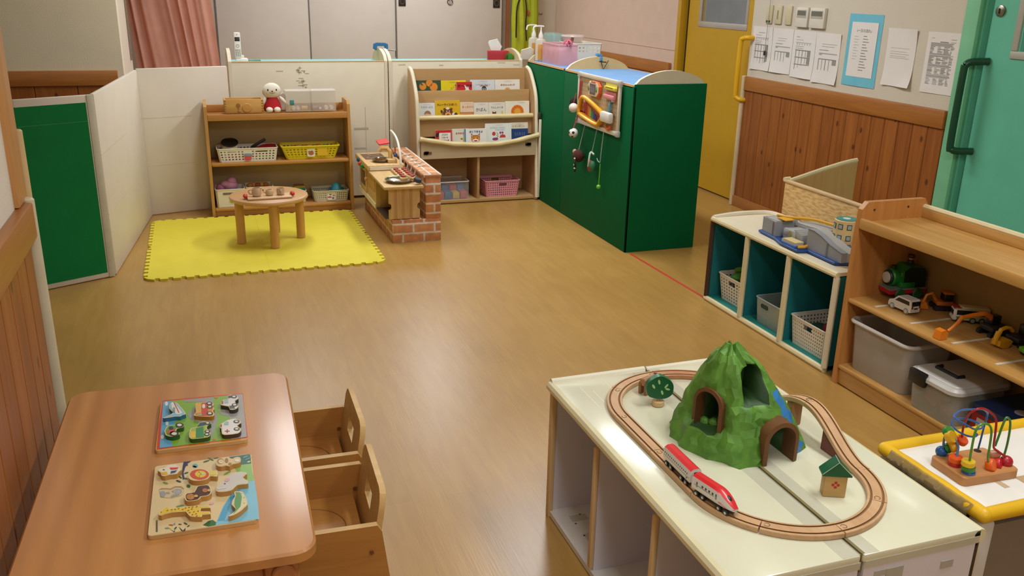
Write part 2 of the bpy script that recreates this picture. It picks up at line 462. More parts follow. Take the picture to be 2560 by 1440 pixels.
# alcove wall on the left behind the folding screen
struct(MB().box((-3.2, 6.2, 0), (-.425, 6.34, CEIL), BEIGE_WALL).box((-.56, 6.34, 0), (-.425, 7.2, CEIL), mat('dccdbd', .85, var=.02)), 'wall_left_alcove')
w = MB(); wainscot(w, (-3.1, 6.2, 0), (1, 0, 0), 2.64, (0, -1, 0), .81, .24); struct(w, 'trim_8')
struct(MB().box((-3.1, 6.172, .81), (-.46, 6.2, .902), PINE_RAIL_X, .004), 'trim_9')
struct(MB().box((-.424, 6.97, .9), (-.412, 7.0, 2.3), mat('8d7f6c', .6)), 'trim_10')
# near left wall
XL = -.452
struct(MB().box((XL-.12, -3.2, 0), (XL, 2.5, CEIL), mat('e6dfd2', .85, bump=.1, bs=140, var=.015)), 'wall_left')
w = MB(); wainscot(w, (XL, -3.1, 0), (0, 1, 0), 5.57, (1, 0, 0)); struct(w, 'trim_11')
struct(MB().box((XL, -3.1, .81), (XL+.03, 2.495, .902), PINE_RAIL, .004), 'trim_12')
struct(MB().box((XL-.125, 2.425, .903), (XL+.012, 2.545, 2.2), CASING, .003), 'trim_13')
struct(MB().cyl((XL+.016, 2.515, 0), .016, .91, mat('d6cdb0', .55), 12, .005), 'trim_14')
struct(MB().cyl((XL+.004, 2.585, 0), .013, 1.075, mat('d9bd8c', .55), 12, .004), 'trim_15')
struct(MB().box((-3.2, -3.3, 0), (5.2, -3.2, CEIL), WHITE_WALL), 'wall_front')
struct(MB().box((-3.3, -3.2, 0), (-3.2, YB, CEIL), BEIGE_WALL), 'wall_left_far')
# room beyond the two doors
struct(MB().box((5.1, -3.2, 0), (5.2, YB, CEIL), mat('cfcabf', .85)), 'wall_right_outer')

# yellow sliding door
YEL = mat('c49917', .5, var=.03)
d = struct(MB().box((XW+.035, 5.36, .012), (XW+.07, 6.29, 1.21), YEL).box((XW+.035, 5.36, 1.21), (XW+.07, 5.50, 2.03), YEL).box((XW+.035, 6.10, 1.21), (XW+.07, 6.29, 2.03), YEL).box((XW+.035, 5.50, 1.92), (XW+.07, 6.10, 2.03), YEL), 'door_1')
FRM = mat('b9b3ac', .4, .3)
MB().box((XW+.03, 5.485, 1.195), (XW+.045, 6.135, 1.235), FRM, .002).box((XW+.031, 5.485, 1.236), (XW+.045, 5.515, 1.95), FRM, .002).box((XW+.031, 6.1, 1.236), (XW+.045, 6.135, 1.95), FRM, .002).build('window_frame', d)
MB().box((XW+.05, 5.5, 1.22), (XW+.054, 6.12, 1.94), clear('b8c4cc', .22, .1)).build('window_pane', d)
yh = MB(); p0 = 5.40
yh.tube(smooth_path([(XW+.035, p0-.06, 1.155), (XW-.03, p0-.055, 1.157), (XW-.055, p0-.02, 1.150), (XW-.06, p0, 1.11), (XW-.06, p0, .8), (XW-.055, p0-.01, .755), (XW-.03, p0-.04, .742), (XW+.035, p0-.045, .742)], 5), .0165, mat('e6b21c', .3), 12)
yh.build('door_handle', d)
struct(MB().box((XW-.012, 6.335, 0), (XW+.08, 6.385, 2.1), YEL, .003), 'trim_16')
struct(MB().box((XW+.05, 6.285, 0), (XW+.09, 6.335, 2.1), mat('2a2018', .8)), 'gap_shade')  # dark strip painting the shade in the gap between door and frame
struct(MB().box((XW+.002, 5.362, .9), (XW+.03, 5.38, 2.1), YEL, .002), 'trim_18')
# green door with its frame
TEAL = mat('66c2a4', .45, var=.03); TEALD = mat('5fb595', .5)
struct(MB().box((XW-.015, 3.47, 0), (XW+.01, 3.555, 2.1), mat('7cc79a', .5), .003).box((XW+.01, 3.452, 0), (XW+.12, 3.55, 2.1), TEALD), 'trim_19')
d = struct(MB().box((XW+.03, 2.3, .01), (XW+.07, 3.43, 1.19), TEAL).box((XW+.03, 3.24, 1.19), (XW+.07, 3.43, 2.05), TEAL).box((XW+.03, 2.3, 1.19), (XW+.07, 2.6, 2.05), TEAL), 'door_2')
TF = mat('b7b7aa', .5, .2)
MB().box((XW+.022, 2.58, 1.18), (XW+.05, 3.285, 1.215), TF, .003).box((XW+.0225, 3.25, 1.216), (XW+.05, 3.285, 2.0), TF, .003).build('window_frame', d)
MB().box((XW+.05, 2.6, 1.2), (XW+.054, 3.26, 2.0), clear('b8c4cc', .25, .1)).build('window_pane', d)
MB().lathe([(0, 0), (.026, 0), (.026, .008), (.012, .012), (0, .012)], mat('8b8878', .3, .9), 20, TM((XW+.03, 3.385, 1.39), (0, -PI/2, 0))).box((XW+.012, 3.383, 1.378), (XW+.02, 3.387, 1.402), mat('3a3830', .5)).build('door_lock', d)
MB().tube(smooth_path([(XW+.03, 3.40, 1.158), (XW-.04, 3.44, 1.152), (XW-.06, 3.45, 1.135), (XW-.065, 3.452, 1.10), (XW-.065, 3.452, .76), (XW-.055, 3.445, .728), (XW-.03, 3.43, .722), (XW+.03, 3.40, .724)], 5), .0175, mat('0f4a30', .35), 12).build('door_handle', d)
# what shows through the two door windows
t = thing('side_table', 'pale table seen through the window of the yellow door', 'table', (4.55, 6.55, 0))
MB().box((-.3, -.5, 1.06), (.3, .5, 1.09), mat('cfcdc6', .5), .004).build('tabletop', t)
for x in (-.27, .27):
    for y in (-.46, .46): MB().box((x-.02, y-.02, 0), (x+.02, y+.02, 1.06), mat('b9b6ae', .5), .003).build('leg', t)
MB().box((-.12, -.16, 0), (.12, .16, .09), mat('3d4f6a', .8, bump=.2, bs=30), .03).build('folded_cloth', None, (4.45, 6.55, 1.0905), (0, 0, .3), 'dark blue folded cloth behind the window of the yellow door', 'cloth')
t = thing('storage_rack', 'pinkish shelf rack seen through the window of the green door', 'shelf', (4.3, 3.62, 0))
for x in (-.15, .15): MB().box((x-.01, -.3, 0), (x+.01, .3, 1.9), mat('d9d4cc', .5), .002).build('side_panel', t)
for z in (.5, .9, 1.28, 1.6): MB().box((-.14, -.3, z), (.14, .3, z+.02), mat('d39a88', .5), .002).build('shelf', t)
MB().lathe([(.05, 0), (.06, .01), (.06, .14), (.05, .15)], mat('d8d8d2', .4), 20).lathe([(.0, .15), (.055, .15), (.055, .19), (0, .19)], mat('d2d43a', .4), 20).build('lidded_jar', None, (4.3, 3.5, 1.3005), (0, 0, 0), 'white jar with yellow-green lid behind the window of the green door', 'jar')
MB().box((-.12, -.16, 0), (.12, .16, .22), mat('dcdce2', .7, var=.3), .02).build('cloth_box', None, (4.3, 3.5, .9205), (0, 0, 0), 'pale patterned box below the jar behind the green door window', 'box')
# ceiling fixtures, all above the picture; the last two, behind the doors, are added
for i, (x, y, w_) in enumerate(LAMPS):
    t = thing('ceiling_light', 'long white ceiling light on the ceiling', 'light', (x, y, CEIL), 0, 'ceiling lights')
    MB().box((-.17, -.64, -.09), (.17, .64, 0), mat('f2f0ea', .5), .01).build('housing', t)
# ------------------------------------------------------------------ furniture
BEECH = wood('b37d3f', 'c28d4e', 'x', .4); BEECH_Y = wood('b37d3f', 'c28d4e', 'y', .4); BEECH_Z = wood('b37d3f', 'c28d4e', 'z', .4)
OAKY = wood('b3823f', 'c39250', 'y', .42); OAKZ = wood('b3823f', 'c39250', 'z', .42)
PALE_PLY = mat('c9a878', .6, var=.04)
CREAMY = mat('ded7c0', .5, var=.03); IVORY = mat('e4dcc2', .38, var=.02)
SEAMD = mat('6b5a3a', .8)
def arch(w, h, n=14):
    """low arch outline over width w, rise h, standing on z=0"""
    pts = [(0, 0)]
    for i in range(n+1):
        t = i/n; pts.append((w*t, h*(math.sin(PI*t)**.6)))
    return pts[:1]+pts[2:-1]+[(w, 0)]
# white folding screen with a green leaf
t = thing('folding_screen', 'white folding screen with one green leaf standing on the floor at the far left', 'screen')
SCR = mat('dcd3c4', .55, bump=.02, bs=30, var=.02); SCRG = mat('067a3e', .6, spec=.2, var=.04)
def leaf(p, q, h, name, th=.022, green=False, curve=0):
    p, q = Vector((*p, 0)), Vector((*q, 0)); L = (q-p).length; a = (q-p).normalized(); n = Vector((a.y, -a.x, 0))
    b = MB(); b.T = Matrix(((a.x, n.x, 0, p.x), (a.y, n.y, 0, p.y), (0, 0, 1, 0), (0, 0, 0, 1)))
    b.box((.001, -th/2, .003), (L-.001, th/2, h), SCR, .007)
    if green:
        b.box((-.0, th/2-.001, .03), (L-.036, th/2+.0015, h-.035), SCRG)
        b.box((-.0, th/2+.001, h-.125), (L-.036, th/2+.002, h-.122), mat('2d8c55', .4))
        b.box((L-.03, th/2-.004, .003), (L, th/2+.004, h), mat('c9c6b4', .5), .003)
    else:
        for z in (.32, .62):
            b.box((.0, th/2-.001, z), (L*.55, th/2+.0006, z+.003), mat('cfc3a6', .6))
    return b.build(name, t)
leaf((-.80, 4.595), (-.482, 4.758), .917, 'green_leaf', green=True)['label'] = 'green leaf with a pale border'
leaf((-.482, 4.765), (-.35, 6.02), .919, 'white_leaf')
leaf((-.349, 6.032), (.195, 6.183), .925, 'white_leaf')

# two low cabinets whose white backs make the long partition
def partition_cabinet(x0, x1, label, marks):
    t = thing('cabinet', label, 'cabinet', ((x0+x1)/2, 6.2, 0), 0, 'white-backed cabinets of the partition')
    w = (x1-x0)/2
    MB().box((-w+.02, 0, .02), (w-.02, .016, .945), CREAMY, .002).build('back_panel', t)
    for m in marks: m(t, w)
    MB().box((-w+.02, .016, .914), (w-.02, .42, .93), mat('7fcaca', .4)).box((-w+.02, -.002, .945), (w-.02, .016, .951), mat('d9b58a', .5)).build('top', t)
    for s in (-1, 1):
        b = MB(); o = [(0, 0), (.43, 0), (.43, .95)]+[(.43*(1-i/12), .95+.07*math.sin(PI*i/12)**.6) for i in range(1, 12)]+[(0, .95)]
        b.prism(o, -.011, .011, mat('d9bb8a', .5) if s > 0 else CREAMY, side=CREAMY, M=Matrix(((0, 0, -1 if s > 0 else 1, s*(w-.0115)), (1, 0, 0, -.004), (0, 1, 0, 0), (0, 0, 0, 1))))
        b.build('end_panel', t)
    MB().box((-w+.02, .03, .03), (w-.02, .42, .06), CREAMY).box((-w+.02, .03, .48), (w-.02, .42, .5), CREAMY).build('shelf', t)
    return t
def scribble(t, w):
    b = MB(); INK = mat('aaa285', .7)
    r = random.Random(3)
    for (cx, cz, cw, ch, n) in ((.205-.03, .872, .075, .07, 9), (.19-.03, .80, .075, .05, 8)):
        for i in range(n):
            x = -w+.3+cx+r.uniform(-cw/2, cw/2); z = cz+r.uniform(-ch/2, ch/2); l = r.uniform(.012, .035)
            b.box((x-l/2, -.0012, z-.0017), (x+l/2, .001, z+.0017), INK)
            if i % 2: b.box((x-.0015, -.0012, z-l/2), (x+.0015, .001, z+l/2), INK)
    b.box((-w+.30, -.0012, .885), (-w+.345, .001, .89), mat('bdb392', .7))
    b.build('pencil_scribble', t)
def drawn_lines(t, w):
    b = MB(); INK = mat('b3ab94', .7); T2 = mat('b8b09a', .7)
    b.box((w-.165, -.0012, .27), (w-.162, .001, .64), INK)
    b.box((w-.245, -.0015, .485), (w-.145, .001, .50), T2); b.box((w-.245, -.0015, .35), (w-.165, .001, .362), T2)
    b.build('tape_mark', t)
def smudges(t, w):
    b = MB()
    for x, z, l in ((-.42, .92, .05), (-.13, .915, .03), (.3, .93, .06), (.42, .915, .05)): b.box((x, -.0012, z), (x+l, .001, z+.008), mat('cdc5ad', .7))
    b.build('smudge', t)
partition_cabinet(.205, 1.252, 'white-backed cabinet behind the low toy shelf, arched ends, forming left half of partition', [scribble, drawn_lines])
partition_cabinet(1.258, 2.235, 'white-backed cabinet behind the picture-book rack, arched ends, forming right half of partition', [smudges])

# green-covered cabinets
GREEN = mat('006238', .65, spec=.12, bump=.05, bs=6, var=.03)
def green_cabinet(y0, y1, label, near):
    t = thing('cabinet', label, 'cabinet', (2.49, (y0+y1)/2, 0), 0, 'green-covered cabinets')
    h = (y1-y0)/2; x0, x1 = -.222, .222
    MB().box((x0, -h+.02, .935), (x1, h-.02, .952), mat('6f9fd0', .5)).box((x0-.004, -h+.02, .936), (x0+.006, h-.02, .953), mat('dcb48a', .5)).box((x1-.006, -h+.02, .936), (x1, h-.02, .953), mat('dcb48a', .5)).build('top', t)
    b = MB()
    b.box((x0-.004, -h-.006 if near else -h-.001, .001), (x0+.008, h+.001, .943), GREEN, .002)
    if near: b.box((x0-.004, -h-.006, .001), (x1+.004, -h+.004, .957), GREEN, .002)
    b.build('cloth_cover', t)
    for s in ((-1, 1) if near else (1,)):
        o = [(x0, 0), (x1, 0), (x1, .95)]+[(x0+(x1-x0)*(1-i/14), .95+.08*math.sin(PI*i/14)**.62) for i in range(1, 14)]+[(x0, .95)]
        MB().prism(o, -.011, .011, CREAMY if s < 0 else mat('d8b57c', .5), side=mat('e3dcc6', .45), M=TM((0, s*(h-.011), 0)) @ XZ).build('end_panel', t)
    MB().box((x0+.01, -h+.02, .03), (x1-.01, h-.02, .05), CREAMY).box((x0+.01, -h+.02, .48), (x1-.01, h-.02, .5), CREAMY).build('shelf', t)
    return t
green_cabinet(4.461, 5.462, 'cabinet wrapped in dark green vinyl with a light blue top, nearer one with the pegboard', True)
green_cabinet(5.468, 6.17, 'cabinet wrapped in dark green vinyl, farther one under the pink box', False)

# picture-book rack
BK = wood('b58f5c', 'bd9866', 'x', .55, .6)
t = thing('book_rack', 'wooden picture-book rack with two padded rails standing against the white partition', 'book rack', (1.815, 5.85, 0))
prof = [(.3, .004), (.3, .905), (.27, .908), (.21, .89), (.15, .835), (.085, .75), (.06, .67), (.045, .52), (.03, .32), (.0, .02), (0, .004)]
PAD = mat('e0d8bc', .5, bump=.1, bs=25, var=.04)
for s in (-1, 1):
    x = s*.425
    p = MB().prism(prof, -.010, .010, wood('b69164', 'c09c70', 'z', .55), M=Matrix(((0, 0, 1, x), (1, 0, 0, 0), (0, 1, 0, 0), (0, 0, 0, 1)))).build('side_panel', t)
    MB().tube([(x+s*.002, y-.004, z) for y, z in smooth_path(prof[2:-1], 3)], .013, PAD, 8).build('edge_padding', p)
MB().box((-.415, .284, .01), (.415, .298, .90), BK).build('back_panel', t)
MB().box((-.415, .02, .006), (.415, .29, .026), BK, .002).build('bottom_shelf', t)
MB().box((-.012, .024, .026), (.006, .285, .335), BK, .002).build('divider', t)
lr0 = [(-.416, .458), (-.36, .448), (-.2, .421), (0, .408), (.15, .412), (.3, .434), (.416, .458)]
MB().prism([(-.416, .325)]+lr0+[(.416, .325)], -.014, -.006, wood('b9a582', 'c4b18e', 'x', .5), M=XZ).box((-.415, .03, .325), (.415, .285, .338), BK).build('lower_front', t)
dk = MB()
for (x, z) in ((-.37, .368), (.355, .402)):
    for i in range(5):
        q = random.uniform(-.02, .02); dk.box((x+q-.016, .0025, z-.008+random.uniform(-.006, .006)), (x+q+.012, .005, z+.006+random.uniform(-.004, .006)), mat('6a5236', .8))
dk.build('worn_patch', t)
MB().box((-.415, .11, .46), (.415, .118, .60), BK).box((-.415, .115, .46), (.415, .2, .47), BK).build('middle_ledge', t)
MB().box((-.415, .16, .65), (.41, .167, .765), BK, .002).box((-.415, .165, .65), (.41, .25, .66), BK).build('upper_ledge', t)
MB().box((-.415, .012, .372), (.415, .11, .38), BK).build('lower_ledge', t)
lr = smooth_path([(-.425, -.0, .462), (-.36, 0, .452), (-.2, 0, .425), (0, 0, .412), (.15, 0, .416), (.3, 0, .438), (.43, 0, .468)], 5)
MB().tube([(x, y, z+.001*math.sin(x*40)) for x, y, z in lr], [.017+.0012*math.sin(i*1.3) for i in range(len(lr))], mat('dccb96', .45, bump=.15, bs=18, var=.06), 10).build('padded_rail', t)
mr_ = [(-.415+.83*i/20, .095, .590+.0008*math.sin(i*1.1)) for i in range(21)]
MB().tube(mr_, [.0165+.0008*math.sin(i*2.1) for i in range(21)], mat('dccb96', .45, bump=.15, bs=18, var=.06), 10).build('padded_rail', t)
MB().box((.43, -.012, .02), (.446, .008, .575), mat('ded6ba', .5), .004).box((.43, -.01, .58), (.444, .03, .62), mat('2a2c24', .6), .002).build('corner_guard', t)

# low toy shelf
t = thing('toy_shelf', 'low wooden shelf with two tiers of baskets behind the round table', 'shelf', (.482, 5.87, 0))
SW = .455
for s in (-1, 1):
    o = [(0, 0), (.25, 0), (.25, .70), (.235, .722), (.06, .722), (.035, .70), (.0, .3)]
    MB().prism(o, -.0095, .0095, OAKZ, M=Matrix(((0, 0, 1, s*(SW-.01)), (1, 0, 0, 0), (0, 1, 0, 0), (0, 0, 0, 1)))).build('side_panel', t)
W2 = SW-.02
MB().box((-W2, .03, .62), (W2, .246, .64), BEECH, .002).box((-W2, .026, .612), (W2, .042, .652), BEECH, .004).build('top_shelf', t)
MB().box((-W2, .234, .64), (W2, .248, .688), BEECH, .004).build('back_lip', t)
MB().box((-W2, .012, .326), (W2, .241, .347), BEECH, .006).build('middle_shelf', t)
MB().box((-W2, .004, .036), (W2, .241, .056), BEECH, .006).build('bottom_shelf', t)
MB().box((-W2, .012, .002), (W2, .03, .036), BEECH, .003).build('plinth', t)
MB().box((-W2, .24, .02), (W2, .248, .62), wood('b09868', 'baa274', 'x', .6, .6)).build('back_panel', t)

# yellow foam mat of four joined tiles
t = thing('foam_mat', 'yellow jigsaw-edged foam mat on the floor under the round table', 'mat', (.283, 5.227, 0))
FOAM = mat('e0d23a', .75, bump=.06, bs=220, var=.03)
def mat_tile(sx, sy):
    L, d, k = .602, .02, 19
    def side(sign):
        out = []; p = L/k
        for i in range(k):
            o = d if i % 2 == (0 if sign > 0 else 1) else 0
            c = i*p
            if o: out += [(c-.10*p, 0), (c-.16*p, o*.55), (c-.08*p, o), (c+p*1.08, o), (c+p*1.16, o*.55), (c+p*1.10, 0)]
        return out
    E = side(1)
    # outer edges carry free teeth; inner edges meet on the seam
    pts = [(0, 0), (L, 0)]
    pts += [(L+y, x) for x, y in E if 0 <= x <= L] + [(L, L)]
    pts += [(L-x, L+y) for x, y in E if 0 <= x <= L] + [(0, L)]
    pts = [(sx*(x+.0002), sy*(y+.0002)) for x, y in pts]
    b = MB().prism(pts, 0, .011, FOAM); return b.build('mat_tile', t)
for sx in (1, -1):
    for sy in (1, -1): mat_tile(sx, sy)

# round table
t = thing('round_table', 'small round wooden table with four thick legs on the yellow mat', 'table', (.34, 5.2, .011))
RW = wood('be9160', 'c99d6c', 'x', .4, .7); RL = wood('c08d48', 'cc9a56', 'z', .4)
MB().lathe([(0, .25), (.208, .25), (.218, .257), (.2215, .264), (.218, .272), (.208, .277), (0, .277)], RW, 64).build('tabletop', t)
for a in (-88, 6, 77, 188):
    r = .172 if a not in (77,) else .18
    MB().cyl((r*math.cos(R(a)), r*math.sin(R(a)), 0), .025, .251, RL, 20, .003).build('leg', t)

# toy kitchen in its brick-patterned surround
def brick_mat():
    m, nt, b = _base('painted_brick', .6)
    tc = nt.nodes.new('ShaderNodeTexCoord'); g = nt.nodes.new('ShaderNodeNewGeometry'); sx = nt.nodes.new('ShaderNodeSeparateXYZ'); nx = nt.nodes.new('ShaderNodeSeparateXYZ')
    nt.links.new(tc.outputs['Object'], sx.inputs[0]); nt.links.new(g.outputs['Normal'], nx.inputs[0])
    def math_(op, a, bb=None):
        n = nt.nodes.new('ShaderNodeMath'); n.operation = op
        for i, q in enumerate((a, bb)):
            if q is None: continue
            if isinstance(q, (int, float)): n.inputs[i].default_value = q
            else: nt.links.new(q, n.inputs[i])
        return n.outputs[0]
    ax = math_('GREATER_THAN', math_('ABSOLUTE', nx.outputs[0]), .6); az = math_('GREATER_THAN', math_('ABSOLUTE', nx.outputs[2]), .6)
    mxf = nt.nodes.new('ShaderNodeMix'); nt.links.new(ax, mxf.inputs[0]); nt.links.new(sx.outputs[0], mxf.inputs[2]); nt.links.new(sx.outputs[1], mxf.inputs[3])
    u = mxf.outputs[0]
    mxa = nt.nodes.new('ShaderNodeMix'); nt.links.new(az, mxa.inputs[0]); nt.links.new(u, mxa.inputs[2]); nt.links.new(sx.outputs[1], mxa.inputs[3])
    mxb = nt.nodes.new('ShaderNodeMix'); nt.links.new(az, mxb.inputs[0]); nt.links.new(sx.outputs[2], mxb.inputs[2]); nt.links.new(sx.outputs[0], mxb.inputs[3])
    cb = nt.nodes.new('ShaderNodeCombineXYZ'); nt.links.new(mxa.outputs[0], cb.inputs[0]); nt.links.new(mxb.outputs[0], cb.inputs[1])
    dn = nt.nodes.new('ShaderNodeTexNoise'); dn.inputs['Scale'].default_value = 30; nt.links.new(tc.outputs['Object'], dn.inputs['Vector'])
    va = nt.nodes.new('ShaderNodeVectorMath'); va.operation = 'MULTIPLY_ADD'; nt.links.new(dn.outputs['Color'], va.inputs[0]); va.inputs[1].default_value = (.006, .006, 0); nt.links.new(cb.outputs[0], va.inputs[2])
    br = nt.nodes.new('ShaderNodeTexBrick'); nt.links.new(va.outputs[0], br.inputs['Vector'])
    br.inputs['Scale'].default_value = 1; br.inputs['Brick Width'].default_value = .128; br.inputs['Row Height'].default_value = .058
    br.inputs['Mortar Size'].default_value = .0062; br.inputs['Mortar Smooth'].default_value = .15
    br.inputs['Color1'].default_value = lin('d2935f'); br.inputs['Color2'].default_value = lin('c47d50'); br.inputs['Mortar'].default_value = lin('ddd5c5')
    n = nt.nodes.new('ShaderNodeTexNoise'); n.inputs['Scale'].default_value = 24; n.inputs['Detail'].default_value = 4; nt.links.new(tc.outputs['Object'], n.inputs['Vector'])
    rr = nt.nodes.new('ShaderNodeValToRGB'); rr.color_ramp.elements[0].color = (.72, .7, .66, 1); rr.color_ramp.elements[1].color = (1.15, 1.15, 1.15, 1); rr.color_ramp.elements[0].position = .3; rr.color_ramp.elements[1].position = .7
    nt.links.new(n.outputs['Fac'], rr.inputs['Fac'])
    mx = nt.nodes.new('ShaderNodeMix'); mx.data_type = 'RGBA'; mx.blend_type = 'MULTIPLY'; mx.inputs[0].default_value = .8
    nt.links.new(br.outputs['Color'], mx.inputs[6]); nt.links.new(rr.outputs['Color'], mx.inputs[7]); nt.links.new(mx.outputs[2], b.inputs['Base Color'])
    return m
BRICK = brick_mat()
t = thing('brick_surround', 'orange brick-patterned cardboard surround standing on the floor around the toy kitchen', 'surround', (1.015, 4.985, 0))
MB().box((0, 0, 0), (.292, .915, .138), BRICK, .003).build('base', t)
MB().box((.2, 0, .138), (.292, .915, .392), BRICK, .004).build('back_wall', t)
MB().box((.188, -.004, .384), (.296, .918, .404), BRICK, .004).build('capping', t)
wr = MB()
for i in range(5):
    y = .2+i*.1; wr.tube(smooth_path([(.18, y, .36), (.2, y+.02, .404), (.235, y+.035+random.uniform(-.02, .02), .409), (.262, y+.06, .407)], 3), .0045, mat('e2dccb', .25), 5)
wr.build('tape_wrap', t)
PINEK = wood('c9a468', 'd9b87f', 'y', .45, 1.6); PINEKZ = wood('c49c60', 'd6b27a', 'z', .45, 1.6)
t = thing('toy_kitchen', 'wooden toy kitchen with hob and metal sink inside the brick surround', 'toy kitchen', (.98, 5.0, .1385))
kz = -.1385
nt_ = lambda cx, s: [(cx+s*.016*math.cos(R(q)), .078+.02*math.sin(R(q))) for q in range(-90, 91, 20)]
MB().prism([(.02, .004), (.203, .004)]+nt_(.203, -1)+[(.203, .19), (.02, .19)]+nt_(.02, 1)[::-1], -.018, 0, PINEKZ, M=XZ).build('end_panel', t)
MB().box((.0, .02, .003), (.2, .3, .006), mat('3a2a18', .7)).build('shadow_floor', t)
e = MB()
for k in range(3): e.box((.05+k*.045, -.0006, .006), (.068+k*.045, .0002, .188), wood('b58a50', 'c09660', 'z', .5))
e.build('panel_stripe', t)
MB().box((.0, .30, .0), (.2, .86, .20), PINEKZ, .002).build('body', t)
o = MB(); o.box((-.004, .32, .10), (0, .56, .19), mat('c99a58', .5), .002).box((-.005, .60, .035), (0, .82, .19), mat('d9b678', .5), .003).box((-.0065, .63, .07), (-.004, .79, .165), mat('6a5238', .3), .002)
o.build('oven_door', t)
MB().box((-.006, .3, -.0), (.0, .86, .03), mat('e4d9bd', .5)).build('oven_rail', t)
MB().cyl((0, 0, 0), .012, .018, mat('d8a060', .5), 12, .003, TM((0, .58, .13), (0, -PI/2, 0))).build('oven_knob', t)
MB().box((-.015, -.045, .19), (.217, .46, .207), PINEK, .003).build('worktop', t)
u = MB().box((-.02, .44, .207), (.215, .9, .24), PINEK, .004); u.build('hob_counter', t)
MB().box((-.008, .432, .211), (.2, .441, .232), mat('e2d9c6', .4)).build('metal_strip', t)
h = MB().box((.005, .65, .24), (.14, .84, .2425), mat('6a4a38', .35))
for (x, y) in ((.06, .70), (.08, .79)): h.tube([(x+.035*math.cos(a), y+.035*math.sin(a), .2435) for a in [2*PI*i/24 for i in range(24)]], .0016, mat('d8b79a', .4), 5, True)
h.build('hob', t)
STEEL = mat('c4c0b6', .18, 1, bump=0, var=.02)
def sink(x, y, r, z): MB().lathe([(r*.8, z), (r+.001, z+.012), (r+.006, z+.017), (r+.005, z+.019), (r, z+.018), (r-.006, z+.008), (r*.7, z+.001), (0, z+.0008)], STEEL, 32, TM((x, y, 0))).build('metal_bowl', t)
sink(.098, .085, .078, .2085); sink(.088, .565, .056, .2415)
bt = MB().box((.118, .12, .207), (.216, .42, .222), PINEK, .003).build('button_board', t)
for i in range(2):
    for j in range(5):
        MB().lathe([(.014, 0), (.0165, .004), (.0165, .008), (.013, .011), (0, .011)], mat('9c3320', .4), 14).build('red_button', bt, (.142+i*.05, .15+j*.055, .222))
bt2 = [(.19, .47, .24), (.19, .50, .33), (.19, .56, .378), (.19, .64, .40), (.19, .72, .405), (.19, .76, .40)]
MB().tube(smooth_path([(.192, .455, .24), (.192, .475, .30), (.192, .53, .362), (.192, .60, .39), (.192, .68, .402), (.192, .745, .405)], 5), .0075, mat('eee9dc', .35), 8).build('white_arch', t)
MB().prism(rrect(.07, .11, .01), 0, .008, mat('d43a3a', .45), M=TM((.12, .66, .345), (.1, -.12, 0))).build('red_hanger', t)
MB().tube([(.15, .56, .24), (.15, .575, .30), (.135, .59, .318), (.10, .60, .318), (.085, .605, .300)], .014, mat('d9a862', .5), 8).box((.12, .5, .24), (.18, .56, .262), PINEK, .004).build('wooden_tap', t)
MB().ball((.172, .52, .285), .013, mat('24569c', .35)).tube([(.172, .52, .285), (.172, .53, .335)], .004, mat('a8432c', .5)).build('tap_lever', t)
for (y, z, c) in ((.75, .222, '1d4a74'), (.70, .206, 'cf4736'), (.62, .205, '2f8a3c')):
    MB().ball((-.022, y, z), .0155, mat(c, .35)).tube([(-.022, y, z), (.0, y, z)], .004, PINEK).build('knob', t)
MB().lathe([(.007, -.011), (.021, -.011), (.024, -.006), (.024, .006), (.021, .011), (.007, .011)], mat('3a3d48', .5), 20, TM((.190, -.005, .232), (.2, .3, 0))).box((.14, .05, .222), (.195, .1, .236), PINEK, .003, rot=(.3, .5, .6)).build('gear_wheel', t)

# blue pigeon-hole shelf with cream padded edges
TEALP = mat('0f6a70', .6, var=.05); PADC = mat('dccfa4', .5, bump=.12, bs=22, var=.05)
t = thing('cube_shelf', 'low three-compartment shelf with teal inside and cream padded edges, left of the wooden shelf', 'shelf', (2.297, 3.147, 0))
LY = .457
for y in (-LY+.008, LY-.008): MB().box((.006, y-.008, .0), (.32, y+.008, .405), TEALP).build('side_panel', t)
for y in (-.155, .155): MB().box((.01, y-.007, .02), (.31, y+.007, .4), TEALP).build('divider', t)
MB().box((.306, -LY, .012), (.318, LY, .4), TEALP).build('back_panel', t)
MB().box((.004, -LY, .006), (.31, LY, .022), mat('1a8078', .6)).build('bottom_panel', t)
MB().prism([(.0, -LY), (.0, LY), (.26, LY+.004), (.31, LY-.02), (.335, LY-.1), (.335, -LY)], .402, .42, IVORY).build('top_panel', t)
def pad(pts, name='edge_padding', r=.013, m=None): return MB().tube(pts, r, m or PADC, 8).build(name, t)
pad([(0, -LY-.004, .411), (0, LY+.004, .411)]); pad([(0, -LY-.004, .011), (0, LY+.004, .011)])
for y in (-.155, .155): pad([(-.002, y, .02), (-.002, y, .4)])
pad([(0, -LY, .02), (0, -LY, .4)], m=mat('d8d0b4', .45)); pad([(.002, LY, .02), (.002, LY, .4)], m=mat('43281c', .7))
pad(smooth_path([(.0, LY, .418), (.12, LY+.008, .425), (.25, LY+.006, .425), (.31, LY-.02, .424), (.335, LY-.1, .42), (.335, LY-.22, .418)], 4), m=mat('e6dfc8', .4))

